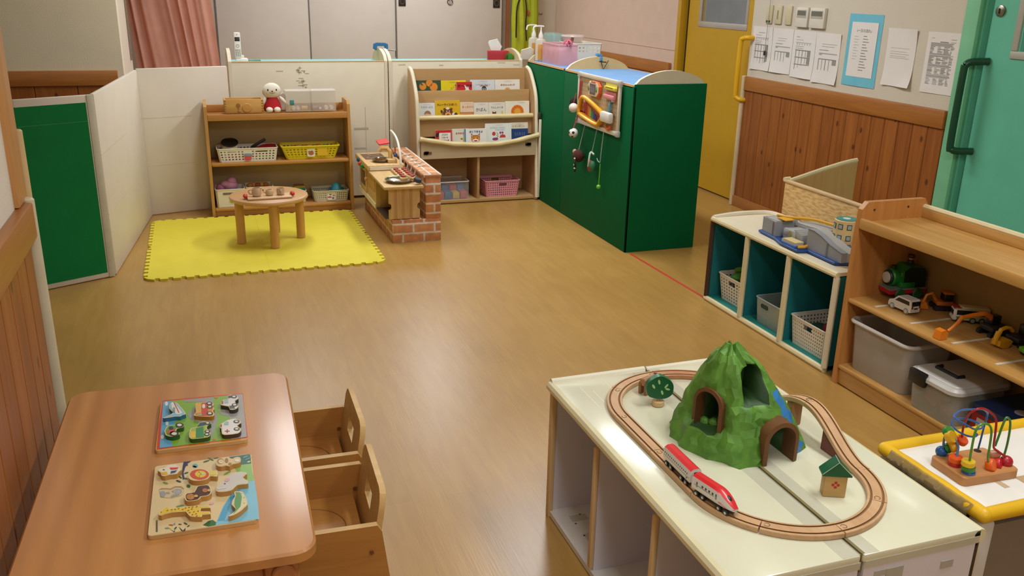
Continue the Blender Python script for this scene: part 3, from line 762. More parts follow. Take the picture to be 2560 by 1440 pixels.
# rough-grained back board unit behind it
OSB = None
def osb():
    m, nt, b = _base('rough_board', .65)
    tc = nt.nodes.new('ShaderNodeTexCoord'); mp = nt.nodes.new('ShaderNodeMapping'); mp.inputs['Scale'].default_value = (9, 9, 42)
    nt.links.new(tc.outputs['Object'], mp.inputs['Vector'])
    n = nt.nodes.new('ShaderNodeTexNoise'); n.inputs['Scale'].default_value = 2.6; n.inputs['Detail'].default_value = 5; nt.links.new(mp.outputs['Vector'], n.inputs['Vector'])
    r = nt.nodes.new('ShaderNodeValToRGB'); r.color_ramp.elements[0].position = .36; r.color_ramp.elements[1].position = .6
    r.color_ramp.elements[0].color = lin('bf9352'); r.color_ramp.elements[1].color = lin('dbb87c')
    nt.links.new(n.outputs['Fac'], r.inputs['Fac']); nt.links.new(r.outputs['Color'], b.inputs['Base Color']); return m
OSB = osb()
t = thing('board_unit', 'rough-grained wooden unit with a sloping arched end standing behind the teal cube shelf', 'shelf', (2.66, 3.1, 0))
MB().box((0, -.62, 0), (.018, .475, .588), OSB, .003).box((-.004, -.62, .58), (.02, .475, .592), mat('d8b88a', .5), .003).build('back_board', t)
MB().prism([(.018, .0), (.40, 0), (.40, .672), (.36, .667), (.3, .656), (.2, .633), (.1, .607), (.018, .586)], -.009, .009, wood('bb9258', 'caa46a', 'z', .5), M=TM((0, .465, 0)) @ XZ).tube([(x, .465, z) for x, z in ((.40, .672), (.36, .667), (.3, .656), (.2, .633), (.1, .607), (.018, .586))], .012, PADC, 8).build('end_panel', t)
MB().box((.018, -.6, .2), (.4, .45, .216), OSB).build('shelf', t)
MB().tube([(-.002, .48, .592), (.03, .48, .594)], .011, PADC, 8).build('corner_guard', t)

# wooden toy-car shelf on the right
t = thing('toy_shelf', 'wooden shelf with raised ends holding toy vehicles and plastic tubs at the right edge', 'shelf', (2.27, 2.2, 0))
BW = wood('b4853f', 'c99c5c', 'y', .38); BWZ = wood('b07335', 'c4894a', 'z', .4)
for y in (.395, -.465):
    o = [(0, 0), (.31, 0), (.31, .70), (.292, .727), (.03, .727), (.006, .70), (0, .6)]
    p = MB().prism(o, -.0115, .0115, BWZ, side=BWZ, M=TM((0, y, 0)) @ XZ).build('side_panel', t)
    if y > 0: MB().cyl((0, 0, 0), .004, .003, mat('4a2c14', .5), 10, 0, TM((.06, y-.0105, .697), (PI/2, 0, 0))).cyl((0, 0, 0), .004, .003, mat('4a2c14', .5), 10, 0, TM((.215, y-.0105, .70), (PI/2, 0, 0))).build('screw_cap', p)
MB().box((.02, -.455, .636), (.3, .384, .654), BW).box((0, -.455, .628), (.02, .384, .668), BW, .005).build('top_shelf', t)
MB().box((.285, -.455, .654), (.305, .384, .690), BW, .003).build('back_lip', t)
MB().tube([(.295, -.455, .695), (.295, .384, .695)], .011, mat('dccfa4', .5), 8).build('edge_padding', t)
MB().box((0, -.455, .340), (.3, .384, .358), BW, .006).build('middle_shelf', t)
MB().box((0, -.455, .068), (.3, .384, .084), BW, .005).build('bottom_shelf', t)
MB().box((.008, -.455, .004), (.026, .384, .068), BW, .004).build('plinth', t)
MB().box((.3, -.455, .02), (.308, .384, .64), mat('9c7c46', .6)).build('back_panel', t)
for y in (.27, .09, -.10, -.28, -.40): MB().box((.03, y-.006, .358), (.22, y+.006, .3588), mat('d8d2c0', .5)).build('parking_tape', t)

# two white shelves pushed back to back as the train table
def white_shelf(x0, x1, label, front):
    t = thing('cube_shelf', label, 'shelf', ((x0+x1)/2, 1.61, 0), 0, 'white shelves under the train set')
    w = (x1-x0)/2; L = .46
    LILAC = mat('d9d6df', .5, var=.02); TOP = mat('dcdcc0', .22, var=.02, coat=.3)
    MB().box((-w, -L, .405), (w, L, .423), TOP, .003).build('top_panel', t)
    for y in (-L+.008, L-.008): MB().box((-w+.004, y-.008, 0), (w-.002, y+.008, .405), LILAC).build('side_panel', t)
    MB().box((-w+.004, -L, .004), (w-.004, L, .02), mat('d8d4d0', .5)).build('bottom_panel', t)
    WD = wood('cfae7a', 'ddbf90', 'z', .5)
    s = -1 if front else 1
    MB().box((s*(w-.012)-.004*0, -L+.01, .02) if 0 else (-s*(w-.012)-.006, -L+.01, .02), (-s*(w-.012)+.006, L-.01, .405), LILAC).build('back_panel', t)
    for y in (.155, -.155):
        d = MB().box((-w+.01, y-.007, .02), (w-.01, y+.007, .405), LILAC).build('divider', t)
        MB().box((s*(w-.004)-.006, y-.008, .03), (s*(w-.004)+.006, y+.008, .378), WD, .003).build('edge_strip', d)
    MB().tube([(s*(w-.002), -L, .408), (s*(w-.002), L, .408)], .0155, mat('e2dcb4', .3, coat=.2), 10).build('edge_padding', t)
    MB().box((s*(w-.006)-.008, L-.02, .0), (s*(w-.006)+.008, L, .4), WD, .003).build('corner_strip', t)
    MB().box((s*(w-.006)-.008, -L, .0), (s*(w-.006)+.008, -L+.02, .395), WD, .003).build('corner_strip', t)
    MB().tube([(-w, L-.002, .42), (w, L-.006, .424)], .011, mat('e6e2cc', .4), 8).build('rim_padding', t)
    return t
TSX0, TSXM, TSX1 = .853, 1.139, 1.437
ta = white_shelf(TSX0, TSXM-.004, 'white open-fronted shelf, left half of the train table, with a padded front edge', True)
tb = white_shelf(TSXM+.004, TSX1, 'white shelf, right half of the train table beside the yellow-edged one', False)
b = MB(); DOT = mat('2c2a28', .6)
for x, y in ((-.06, .40), (-.09, .36), (-.03, .37), (-.05, .33), (-.09, .30), (-.02, .31), (-.06, .27), (-.08, .22), (-.04, .2)): b.cyl((x, y, .02), .003, .0006, DOT, 8)
for x, y, q, r_ in ((-.07, .385, .05, .03), (-.06, .29, .06, .035), (-.09, .2, .05, .04)): MB().box((x-q/2, y-r_/2, .02), (x+q/2, y+r_/2, .0204), mat('bdb9b0', .5)).build('worn_sticker', ta)
o_ = b.build('peg_hole', ta); o_['kind'] = 'stuff'
tp = MB(); TAPE = clear('dedccb', .3, .1)
tp.box((.1, -.458, .4232), (.142, .455, .4236), TAPE); tp.build('clear_tape', ta)
tp = MB(); tp.box((-.148, -.458, .4232), (-.11, .455, .4236), TAPE).box((-.149, -.455, .38), (-.142, .455, .4238), mat('7d7347', .6)); tp.build('clear_tape', tb)
e = MB(); E1 = mat('c0bda8', .5); E2 = mat('aeaba0', .6)
for tt, q in ((ta, 1), (tb, -1)):
    e = MB(); e.box((-.142, -.4612, .392), (.142, -.4595, .408), E1)
    for i in range(5): x = random.uniform(-.12, .08); z = random.uniform(.3, .37); e.box((x, -.4618-i*.0002, z), (x+random.uniform(.02, .06), -.4595, z+random.uniform(.01, .03)), E2)
    e.build('torn_tape', tt)
s2 = MB()
for x, y in ((-.055, .30), (-.03, .26), (-.08, .33), (.0, .36)): s2.box((x-.001, y-.07, .4231), (x+.001, y+.07, .4234), mat('f4f3e4', .15))
s2.build('tape_edge', ta)

# yellow-edged table with white top, at the right edge
t = thing('play_table', 'low white-topped table with yellow padded rim under the bead maze', 'table', (1.98, 1.345, 0))
hx, hy = .49, .148
MB().box((-hx, -hy, .395), (hx, hy, .418), mat('e4e2da', .35, var=.03), .002).build('tabletop', t)
YP = mat('dfb21c', .4, bump=.15, bs=18, var=.06)
rim = [(-hx, -hy, .416), (-hx, hy, .416), (hx, hy, .416), (hx, -hy, .416)]
for i in range(4):
    a, c = Vector(rim[i]), Vector(rim[(i+1) % 4]); MB().tube([a+(c-a)*k/12 for k in range(13)], [.0165+.0008*math.sin(k*1.7+i) for k in range(13)], YP, 12).ball(a, .0172, YP, 12).build('padded_rim', t)
for x in (-hx+.012, hx-.012):
    for y in (-hy+.012, hy-.012): MB().box((x-.02, y-.02, 0), (x+.02, y+.02, .4), mat('cdcac2', .5), .008).build('leg', t)
MB().box((-hx+.03, -hy, .012), (hx-.03, -hy+.012, .385), mat('7d7264', .6)).box((-hx+.03, hy-.012, .012), (hx-.03, hy, .385), mat('7d7264', .6)).box((-hx, -hy+.03, .012), (-hx+.01, hy-.03, .385), mat('6e5d44', .5)).build('side_board', t)
w = MB(); rw = random.Random(9); vs = []; fs = []; n = 26
for j_, (dx, z) in enumerate(((-.010, .432), (-.021, .418), (-.024, .395), (-.016, .37), (-.012, .345))):
    for k in range(n+1): vs.append((-hx+dx+rw.uniform(-.004, .003)*(1 if 0 < j_ else .3), -hy+.02+(2*hy-.05)*k/n+rw.uniform(-.003, .003), z+rw.uniform(-.006, .006)*(j_ > 0)))
for j_ in range(4):
    for k in range(n): a_ = j_*(n+1)+k; fs.append([a_, a_+1, a_+n+2, a_+n+1])
bw = bmesh.new(); V_ = [bw.verts.new(v) for v in vs]; [bw.faces.new([V_[q] for q in f]) for f in fs]; bmesh.ops.solidify(bw, geom=bw.faces[:], thickness=.001)
w.bm(bw, clear('a89a78', .5, .06))
w.build('plastic_wrap', t)
MB().box((-.3, -.09, .4182), (-.22, -.05, .4186), mat('b79a72', .7)).box((-.36, -.08, .4182), (-.345, .02, .4186), mat('c3ab88', .7)).box((-.08, .05, .4182), (-.05, .056, .4186), mat('8b8474', .7)).build('worn_patch', t)

# nursery table at the left
t = thing('nursery_table', 'low rectangular beech table with rounded corners at the bottom left', 'table', (-.118, 1.925, 0), R(-1.6))
TB = wood('bd8044', 'c98f52', 'y', .42, .5, rings=.3, coat=.4)
MB().prism(rrect(.548, .862, .045, 6), .396, .42, TB, r=.005).build('tabletop', t)
APR = wood('a96a38', 'b97a46', 'x', .45)
for s in (-1, 1):
    MB().box((-.225, s*.375-.009, .32), (.225, s*.375+.009, .396), APR, .003).build('apron', t)
    MB().box((s*.225-.009, -.37, .32), (s*.225+.009, .37, .396), APR, .003).build('apron', t)
    for q in (-1, 1):
        lx = .205 if (q < 0 or s < 0) else .178
        MB().box((s*lx-.034, q*.372-.034, 0), (s*lx+.034, q*.372+.034, .396), wood('a96a38', 'b97a46', 'z', .45), .012).build('leg', t)
MB().prism(rrect(.046, .08, .022, 6), 0, .012, wood('b06f3c', 'bd7f4c', 'z', .4), r=.003, M=TM((.208, -.406, .345)) @ XZ).build('corner_block', t)

# two enclosed nursery chairs
def chair(label, loc, rot):
    t = thing('nursery_chair', label, 'chair', loc, rot, 'nursery chairs at the beech table')
    PL = wood('ac7434', 'ba8442', 'x', .38); PZ = wood('ac7434', 'ba8442', 'z', .38); EDGE = wood('c9a263', 'd9b679', 'x', .5)
    # sides: seat faces -X (towards the table)
    side = [(-.03, 0), (.20, 0), (.165, .285), (.155, .302), (-.02, .302), (-.03, .29)]
    for y in (-.14, .14):
        s = MB().prism(side, -.008, .008, PL, side=EDGE, M=TM((0, y, 0)) @ XZ).build('side_panel', t)
        MB().cyl((0, 0, 0), .005, .003, mat('6e4418', .5), 12, 0, TM((.14, y-.0085, .235), (PI/2, 0, 0))).build('screw_cap', s)
    # seat pan slightly dished
    seat = MB().box((-.03, -.132, .208), (.135, .132, .22), PL, .003)
    seat.tube([(.015+.085*math.cos(a), .085*math.sin(a), .2203) for a in [R(-118+236*i/28) for i in range(29)]], .0011, mat('8c5c28', .5), 5)
    seat.build('seat', t)
    a = R(9)
    M = Matrix(((0, -math.sin(a)*-1, math.cos(a), .135), (1, 0, 0, 0), (0, math.cos(a), math.sin(a), .215), (0, 0, 0, 1)))
    hw = .13
    outer = [(-hw, -.06), (hw, -.06), (hw, .13), (hw-.025, .165), (-hw+.025, .165), (-hw, .13)]
    b = MB(); T = Matrix(((0, math.sin(a), math.cos(a), .150), (1, 0, 0, 0), (0, math.cos(a), -math.sin(a), .215), (0, 0, 0, 1)))
    # back board with a hand hole: frame pieces around the hole
    hole = (-.042, .042, .062, .104)
    z0, z1 = -.007, .007
    def plate(pts):
        b.prism(pts, z0, z1, PZ, side=EDGE, M=T)
    plate([(-hw, -.06), (hw, -.06), (hw, hole[2]), (-hw, hole[2])])
    plate([(-hw, hole[2]), (hole[0], hole[2]), (hole[0], hole[3]), (-hw, hole[3])])
    plate([(hole[1], hole[2]), (hw, hole[2]), (hw, hole[3]), (hole[1], hole[3])])
    plate([(-hw, hole[3]), (hw, hole[3]), (hw, .13), (hw-.012, .15), (hw-.03, .157), (-hw+.03, .157), (-hw+.012, .15), (-hw, .13)])
    b.build('backrest', t)
    return t
ch = chair('enclosed plywood nursery chair at the table, farther of the two, behind the nearer one', (.16, 2.19, 0), R(-1))
dup(ch, (.148, 1.86, 0), R(-2), 'enclosed plywood nursery chair at the table, nearer of the two, at the table corner')
# ------------------------------------------------------------------ small things at the far end
def basket(name, label, cat, loc, rot, w, d, h, m, taper=.93, nx=9, ny=6, nz=4, zlo=.1, zhi=.86, gap=.5, t=.0025, slot=None, plain=None, group=None, rim=.003, root=None):
    """tub with square-holed walls: w x d at the rim; slot = hand hole on front and back; plain = (a,b) share of the front left solid"""
    bm = bmesh.new()
    def side_us(n):
        us = [0.0]; 
        for i in range(n):
            c = (i+.5)/n; q = (1-gap)/n/2
            us += [c-q, c+q]
        return us+[1.0]
    zs = [0.0]
    for k in range(nz):
        c = zlo+(zhi-zlo)*(k+.5)/nz; q = (zhi-zlo)*(1-gap)/nz/2; zs += [c-q, c+q]
    zs += [1.0]
    cols = []
    cr = .012
    for sd, n in enumerate((nx, ny, nx, ny)):
        for ui, u in enumerate(side_us(n)): cols.append((sd, u, ui % 2 == 1 and ui < 2*n+1))
    grid = []
    for (sd, u, hh) in cols:
        col = []
        for z in zs:
            k = taper+(1-taper)*z; W, D = w*k/2, d*k/2
            if sd == 0: p = (-W+cr+(2*W-2*cr)*u, -D)
            elif sd == 1: p = (W, -D+cr+(2*D-2*cr)*u)
            elif sd == 2: p = (W-cr-(2*W-2*cr)*u, D)
            else: p = (-W, D-cr-(2*D-2*cr)*u)
            col.append(bm.verts.new((p[0], p[1], z*h)))
        grid.append(col)
    N = len(grid)
    for i in range(N):
        sd, u, hole = cols[i]; j = (i+1) % N; u2 = cols[j][1] if cols[j][0] == sd else 1
        for k in range(len(zs)-1):
            um, zm = (u+u2)/2, (zs[k]+zs[k+1])/2
            cut = hole and k % 2 == 1 and nz > 0
            if plain and sd == 0 and plain[0] < um < plain[1]: cut = False
            if slot and sd in slot.get('sides', (0, 2)) and cols[j][0] == sd:
                for (a, b_) in slot['u']:
                    uu = um if sd in (0, 1) else 1-um
                    if a < uu < b_ and slot['z'][0] < zm < slot['z'][1]: cut = True
            if not cut: bm.faces.new((grid[i][k], grid[j][k], grid[j][k+1], grid[i][k+1]))
    bm.faces.new([c[0] for c in grid][::-1])
    bmesh.ops.recalc_face_normals(bm, faces=bm.faces[:])
    bmesh.ops.solidify(bm, geom=bm.faces[:], thickness=t)
    b = MB(); b.bm(bm, m)
    root = root or thing(name, label, cat, loc, rot, group)
    b.build('body', root)
    if rim:
        W, D = w/2, d/2
        MB().tube([(x, y, h) for x, y in rrect(w, d, .014, 3)], rim, m, 6, True).build('rim', root)
    return root
def single(mb, name, label, cat, loc, rot=(0, 0, 0), group=None):
    return mb.build(name, None, loc, rot if isinstance(rot, tuple) else (0, 0, rot), label, cat, group)
WHP = mat('e4dfd2', .35, var=.02); CRP = mat('e2dcc2', .35, var=.02)
Z_T, Z_M, Z_B = .653, .348, .057
# --- on top of the low shelf
t = thing('wooden_box', 'open dovetailed wooden box with round relief on its front, on top of low shelf', 'box', (.272, 5.985, Z_T))
BX = wood('c7974f', 'd6a860', 'x', .45)
for y in (-.055, .055): MB().box((-.118, y-.004, 0), (.118, y+.004, .086), BX, .002).build('long_side', t)
for x in (-.114, .114):
    s = MB().box((x-.0055, -.052, 0), (x+.0055, .052, .086), wood('b58440', 'c4944e', 'y', .45), .002)
    for k in range(5): s.box((x-.0062, -.0596, .008+k*.016), (x+.0062, -.0505, .016+k*.016), mat('a0712f', .5))
    s.build('short_side', t)
MB().box((-.112, -.052, .002), (.112, .052, .008), BX).build('bottom', t)
d = MB().lathe([(0, 0), (.028, 0), (.029, .002), (.026, .006), (0, .007)], wood('c08c44', 'cb9a52', 'x', .4), 28, TM((.018, -.0588, .034), (PI/2, 0, 0)))
d.lathe([(0, 0), (.013, 0), (.012, .004), (0, .005)], mat('9a6a35', .5), 18, TM((-.034, -.0588, .05), (PI/2, 0, 0))).box((-.037, -.062, .008), (-.031, -.0586, .042), mat('a5743c', .5)).ball((-.03, -.059, .012), (.012, .004, .007), mat('a5743c', .5))
d.build('relief', t)
t = thing('plush_doll', 'plush doll with round white head and red dress sitting on the low shelf', 'doll', (.452, 5.975, Z_T))
FL = mat('e9e2d2', .9, bump=.25, bs=120); RED = mat('b3161f', .85, bump=.2, bs=120)
b = MB().lathe([(0, .0), (.048, .004), (.056, .022), (.05, .05), (.038, .08), (.026, .1), (0, .106)], RED, 24); b.build('dress', t)
MB().ball((0, -.004, .133), (.057, .042, .05), FL, 24).ball((0, .004, .128), (.058, .04, .046), RED, 20).build('head', t)
f = MB()
for s in (-1, 1): f.ball((s*.026, -.041, .142), (.0045, .003, .0065), mat('2a2320', .3), 10)
f.ball((0, -.0465, .134), (.0065, .004, .005), mat('8a5a3a', .5), 10)
f.tube([(x, -.0448+.0005*abs(x)*100*.02, .128-.007*(1-(x/.02)**2)) for x in [-.018, -.012, -.006, 0, .006, .012, .018]], .0011, mat('5a4236', .6), 5)
f.build('face', t)
for s, a in ((-1, .35), (1, -.75)):
    MB().ball((0, 0, 0), (.012, .012, .032), FL, 12, (0, a, 0)).build('arm', t, (s*(.05 if s < 0 else .062), -.012, .074 if s < 0 else .076))
    MB().ball((s*.024, -.05, .018), (.022, .026, .018), FL, 14).build('foot', t)
single(MB().prism([(0, 0), (.045, .0), (.05, .09), (.03, .115), (.005, .10)], -.01, .012, mat('d8d0c4', .5), r=.004, M=XZ), 'paper_bag', 'crumpled white bag tucked behind the plush doll', 'bag', (.497, 6.045, Z_T))
CL = clear('e9e4d8', .22, .12); CLL = clear('efebe2', .5, .2)
PAST = ['d9b23c', 'e4d6b4', 'd8c3c8', 'dcb94a', 'b98f86', '8a7b7c', 'e0dcd0', 'dfe0da']
cases = []
for i, (x0, x1) in enumerate(((.535, .695), (.70, .855))):
    t = thing('clear_case', ('clear plastic case with a teal sticker, nearest the plush doll', 'clear plastic case at the right end of the low shelf top')[i], 'case', ((x0+x1)/2, 6.01, Z_T), 0, 'clear cases of wooden reels')
    w = (x1-x0)/2; D = .045
    bm = MB()
    for s in (-1, 1): bm.box((s*w-.001, -D, 0), (s*w+.001, D, .125), CL).box((-w, s*D-.001, 0), (w, s*D+.001, .125), CL)
    bm.box((-w, -D, 0), (w, D, .002), CL); bm.build('body', t)
    MB().box((-w-.002, -D-.002, .122), (w+.002, D+.002, .134), CLL, .003).build('lid', t)
    if i == 0: MB().box((-.055, -D-.002, .04), (-.028, -D-.0005, .072), mat('3f8f95', .4), .004).build('sticker', t)
REEL = [(.557, 0, .0, 'd8b035', 'upright yellow wooden reel at the left end of the clear case', 1), (.585, 0, 0, 'dfd2b4', 'cream wooden reel lying on its side showing a spiral end, in the left clear case', 0), (.613, 0, 0, 'cdb7c2', 'lilac wooden reel lying on its side in the left clear case', 0), (.655, 0, 0, 'ddbd52', 'pale yellow wooden reel lying at the right of the left clear case', 2),
        (.725, 0, 0, 'a9806f', 'brown wooden reel lying in the right clear case', 2), (.755, 0, .0, '8d7f86', 'grey wooden reel in the middle of the right clear case', 0), (.795, 0, 0, 'e2dccf', 'white wooden reel with a curl on its end, in the right clear case', 0), (.829, 0, 0, 'd3dcd3', 'pale green wooden reel lying at the far right of the clear cases', 0)]
for x, y, z, c, lab, md in REEL:
    q = MB()
    rot = {0: (PI/2, 0, 0), 1: (0, 0, 0), 2: (0, PI/2, .2)}[md]
    q.cyl((0, 0, -.02), .0135, .04, mat(c, .5), 20, .002, None).cyl((0, 0, .0195), .0085, .001, mat('efe6d4', .5), 16).cyl((0, 0, -.0205), .0085, .001, mat('efe6d4', .5), 16)
    single(q, 'wooden_reel', lab, 'toy', (x, 6.0, Z_T+.003+(.0205 if md == 1 else .0137)), rot, 'wooden reels in the clear cases')

# --- middle tier
ba = basket('toy_basket', 'white slotted basket with a saucepan picture, left on the middle tier of the low shelf', 'basket', (.273, 5.985, Z_M), 0, .375, .17, .085, WHP, nx=16, ny=7, nz=4, slot={'u': [(.13, .31), (.66, .84)], 'z': (.7, .82)}, plain=(.41, .58), group='baskets on the low shelf')
g = MB(); k = .93
def sticker_at(root, w, d, h, draw, y=None): 
    s = MB(); s.T = TM((0, -d*.965/2-.0012, h*.5), (-math.atan((1-.93)*d/2/h), 0, 0)) @ XZ; draw(s); s.build('sticker', root); return s
def pot(s):
    s.flat([(-.024, .002), (.024, .002), (.02, -.028), (.012, -.034), (-.012, -.034), (-.02, -.028)], 0, mat('cf4f4a', .5)); s.flat(ell(.025, .009, 16, 0, .004), .0003, mat('6f9cb4', .5))
    s.flat(ell(.02, .006, 12, .006, .026, -.35), .0003, mat('c8392f', .5)); s.flat(ell(.005, .003, 8, -.03, -.004), .0003, mat('6f9cb4', .5)); s.flat(ell(.005, .003, 8, .03, -.004), .0003, mat('6f9cb4', .5))
sticker_at(ba, .375, .17, .085, pot)
t = thing('toy_pot', 'small cream toy pot with a black lid standing in the white slotted basket', 'pot', (.17, 6.0, Z_M+.004))
MB().lathe([(.04, 0), (.046, .004), (.049, .085), (.047, .09)], mat('cfcba0', .4), 28).build('body', t)
MB().lathe([(.0, -.006), (.05, -.004), (.054, .003), (.052, .008), (.046, .002), (.0, .001)], mat('141414', .4), 28, TM((0, -.006, .106), (R(20), 0, 0))).build('lid', t)
t = thing('spatula', 'black toy spatula leaning out of the white slotted basket', 'spatula', (.305, 6.0, Z_M+.07), (0, -.5, .12))
MB().box((-.09, -.018, 0), (0, .018, .004), mat('17161a', .45), .001).build('blade', t); MB().box((.0, -.009, -.004), (.105, .009, .014), mat('151418', .4), .005).build('handle', t)
single(MB().lathe([(0, 0), (.045, .0), (.062, .012), (.06, .014), (.043, .004), (0, .004)], mat('b01e2a', .4), 28), 'toy_plate', 'dark red toy plate in the white slotted basket', 'plate', (.405, 6.0, Z_M+.065), (.1, -.08, 0))
single(MB().box((-.05, -.035, 0), (.05, .035, .022), mat('3f7d34', .5), .008), 'toy_block', 'green toy block low in the white slotted basket', 'toy', (.39, 5.98, Z_M+.005))
single(MB().box((-.05, -.035, 0), (.05, .035, .04), mat('8e2d28', .5), .01), 'toy_block', 'dark red toy block behind the left slot of the white basket', 'toy', (.2, 5.945, Z_M+.005))
YLP = mat('dccb22', .4, var=.03)
ba = basket('toy_basket', 'yellow holed basket with a picture label, right on the middle tier of the low shelf', 'basket', (.672, 5.985, Z_M), 0, .37, .17, .085, YLP, taper=.84, nx=14, ny=7, nz=4, plain=(.42, .56), group='baskets on the low shelf', rim=.005)
def foods(s):
    s.prism(rrect(.05, .05, .008), 0, .0006, mat('e6dccb', .5)); s.flat(ell(.018, .013, 14, 0, -.003), .0009, mat('a5673f', .6))
    for i in range(5): s.flat(ell(.006, .004, 8, -.014+i*.007, .008+.003*(i % 2)), .0012, mat(('c24a30', 'd8a13a', '6a7a3a', 'b5552f', 'caa24a')[i], .6))
sticker_at(ba, .37, .17, .085, foods)
tp = MB(); tp.T = TM((.075, -.0812, .052)) @ XZ
tp.box((-.035, -.03, 0), (.03, .03, .0012), mat('e2b92c', .3, var=.1)); tp.build('yellow_tape', ba)
FC = ['b5472c', 'c4752f', 'a83a28', 'd08a3a', '8a5030', 'c9582f', '6f7a35']
FN = ['red', 'tan', 'dark red', 'orange', 'brown', 'vermilion', 'olive']
for i in range(7):
    q = MB().ball((0, 0, 0), (.022, .02, .016), mat(FC[i], .5), 14)
    single(q, 'toy_food', f'{FN[i]} toy food lump heaped in the yellow holed basket', 'toy food', (.565+i*.035, 5.99+.012*(i % 2), Z_M+.066), (0, 0, i), 'toy food in the yellow basket')
# --- bottom tier
ba = basket('toy_basket', 'tall white bin of pink soft toys at the left of the low shelf bottom', 'basket', (.146, 5.965, Z_B), 0, .182, .15, .118, WHP, taper=.94, nx=1, ny=1, nz=0, slot={'u': [(-1, -1)], 'z': (0, 0)}, group='baskets on the low shelf')
MB().box((-.045, -.0765, .085), (.03, -.0735, .098), mat('7d5f6c', .5), .003).build('hand_slot', ba)
s = MB(); s.T = TM((.01, -.0752, .05)) @ XZ; s.flat(ell(.016, .022, 18), 0, mat('8fae3a', .5)); s.flat(ell(.007, .01, 14, 0, .012), .0003, mat('dfe2c0', .5)); s.box((-.06, -.04, 0), (.01, -.036, .0006), mat('f2efe8', .3)); s.build('sticker', ba)
PK = mat('b07a93', .9, bump=.2, bs=60, var=.1)
single(MB().ball((0, 0, 0), (.05, .045, .04), PK, 16).ball((-.03, -.01, .01), (.032, .03, .024), PK, 12).ball((.012, -.008, .03), (.03, .03, .028), PK, 12), 'soft_toy', 'mauve soft toy heaped in the tall white bin', 'soft toy', (.15, 5.965, Z_B+.13))
single(MB().ball((0, 0, 0), (.03, .032, .028), mat('a05d7c', .9), 14), 'soft_toy', 'smaller dusky pink soft toy at the left of the tall white bin', 'soft toy', (.092, 5.955, Z_B+.118))
ba = basket('toy_basket', 'cream bin behind the round table, second from left on the low shelf bottom', 'basket', (.332, 5.985, Z_B), 0, .172, .15, .12, CRP, taper=.92, nx=1, ny=1, nz=0, group='baskets on the low shelf')
for i in range(5):
    c = ('b87a3a', 'c9904a', 'a2532a', 'd0a05a', 'b0662f')[i]
    single(MB().ball((0, 0, 0), (.02, .022, .016), mat(c, .6), 12), 'toy_food', ('tan', 'pale tan', 'rust', 'straw', 'amber')[i]+' toy food lump in the cream bin', 'toy food', (.277+i*.025, 6.0+.01*(i % 2), Z_B+.117), (0, 0, i), 'toy food in the cream bin')
ba = basket('toy_basket', 'low white holed basket holding a green lunch box, third along the low shelf bottom', 'basket', (.53, 6.01, Z_B), 0, .205, .15, .075, WHP, nx=10, ny=6, nz=4, group='baskets on the low shelf')
t = thing('lunch_box', 'small green lunch box with yellow top in the low white basket', 'lunch box', (.595, 6.03, Z_B+.055))
MB().box((-.034, -.03, 0), (.034, .03, .03), mat('1f9a6a', .4), .005).build('body', t); MB().box((-.035, -.031, .03), (.035, .031, .036), mat('d9c23a', .4), .002).build('band', t); MB().box((-.034, -.03, .036), (.034, .03, .042), mat('a9642c', .5), .002).build('lid', t)
single(MB().box((-.03, -.04, 0), (.03, .04, .035), mat('3b3430', .7), .004), 'toy_box', 'dark box beside the green lunch box', 'box', (.525, 6.03, Z_B+.04))
GRP = mat('cdc8b4', .4)
ba = basket('toy_basket', 'greyish holed basket holding a blue bowl, right end of the low shelf bottom', 'basket', (.792, 5.985, Z_B), 0, .235, .165, .073, GRP, nx=15, ny=9, nz=4, plain=(.4, .62), taper=.92, group='baskets on the low shelf')
def discs(s):
    s.prism(rrect(.055, .05, .006), 0, .0006, mat('e4dfd0', .5))
    for (x, y, c, rx) in ((-.006, .013, '4f8a4a', .009), (.015, .004, 'd07a45', .01), (-.012, -.006, 'c8606a', .014), (.01, -.013, '3f78a6', .009)): s.flat(ell(rx, .007, 14, x, y), .0009, mat(c, .5))
sticker_at(ba, .235, .165, .073, discs)
t = thing('toy_bowl', 'light blue toy bowl with a matching upturned cup in the greyish basket', 'bowl', (.838, 5.99, Z_B+.04))
TQ = mat('3fa4b8', .35)
MB().lathe([(.02, 0), (.03, .002), (.052, .03), (.054, .03), (.033, .0)], TQ, 28).build('bowl', t); MB().lathe([(.037, .024), (.038, .028), (.03, .05), (.018, .064), (.004, .07), (0, .07)], TQ, 24).build('cup', t)

# --- tray with tea things on the round table
TT = .011+.2775
t = thing('serving_tray', 'pale wooden toy tray with red handles on the round table', 'tray', (.335, 5.10, TT), R(3))
TRY = wood('c9a478', 'd8b68c', 'x', .5)
MB().box((-.122, -.052, 0), (.122, .052, .011), TRY, .004).build('board', t)
for s in (-1, 1): MB().ball((s*.13, .008, .017), (.013, .016, .012), mat('c4341f', .45), 12).ball((s*.13, -.01, .016), (.012, .012, .011), mat('c4341f', .45), 12).build('red_handle', t)
CLAY = wood('c8a988', 'd4b898', 'x', .5)
ZT = TT+.0115
t = thing('toy_jug', 'wooden toy jug with a spout, left on the tray', 'jug', (.268, 5.105, ZT), R(170))
MB().lathe([(.018, 0), (.024, .006), (.027, .022), (.024, .04), (.021, .048), (.019, .048), (.022, .04), (.02, .012), (0, .01)], CLAY, 24).build('body', t)
MB().tube(smooth_path([(.024, 0, .036), (.04, 0, .034), (.044, 0, .024), (.036, 0, .012), (.026, 0, .012)], 4), .0035, CLAY, 8).build('handle', t); MB().prism([(-.03, -.004), (-.018, -.009), (-.018, .009), (-.03, .004)], .038, .048, CLAY).build('spout', t)
t = thing('toy_teapot', 'wooden toy teapot with a stubby spout, middle of the tray', 'teapot', (.338, 5.112, ZT), R(185))
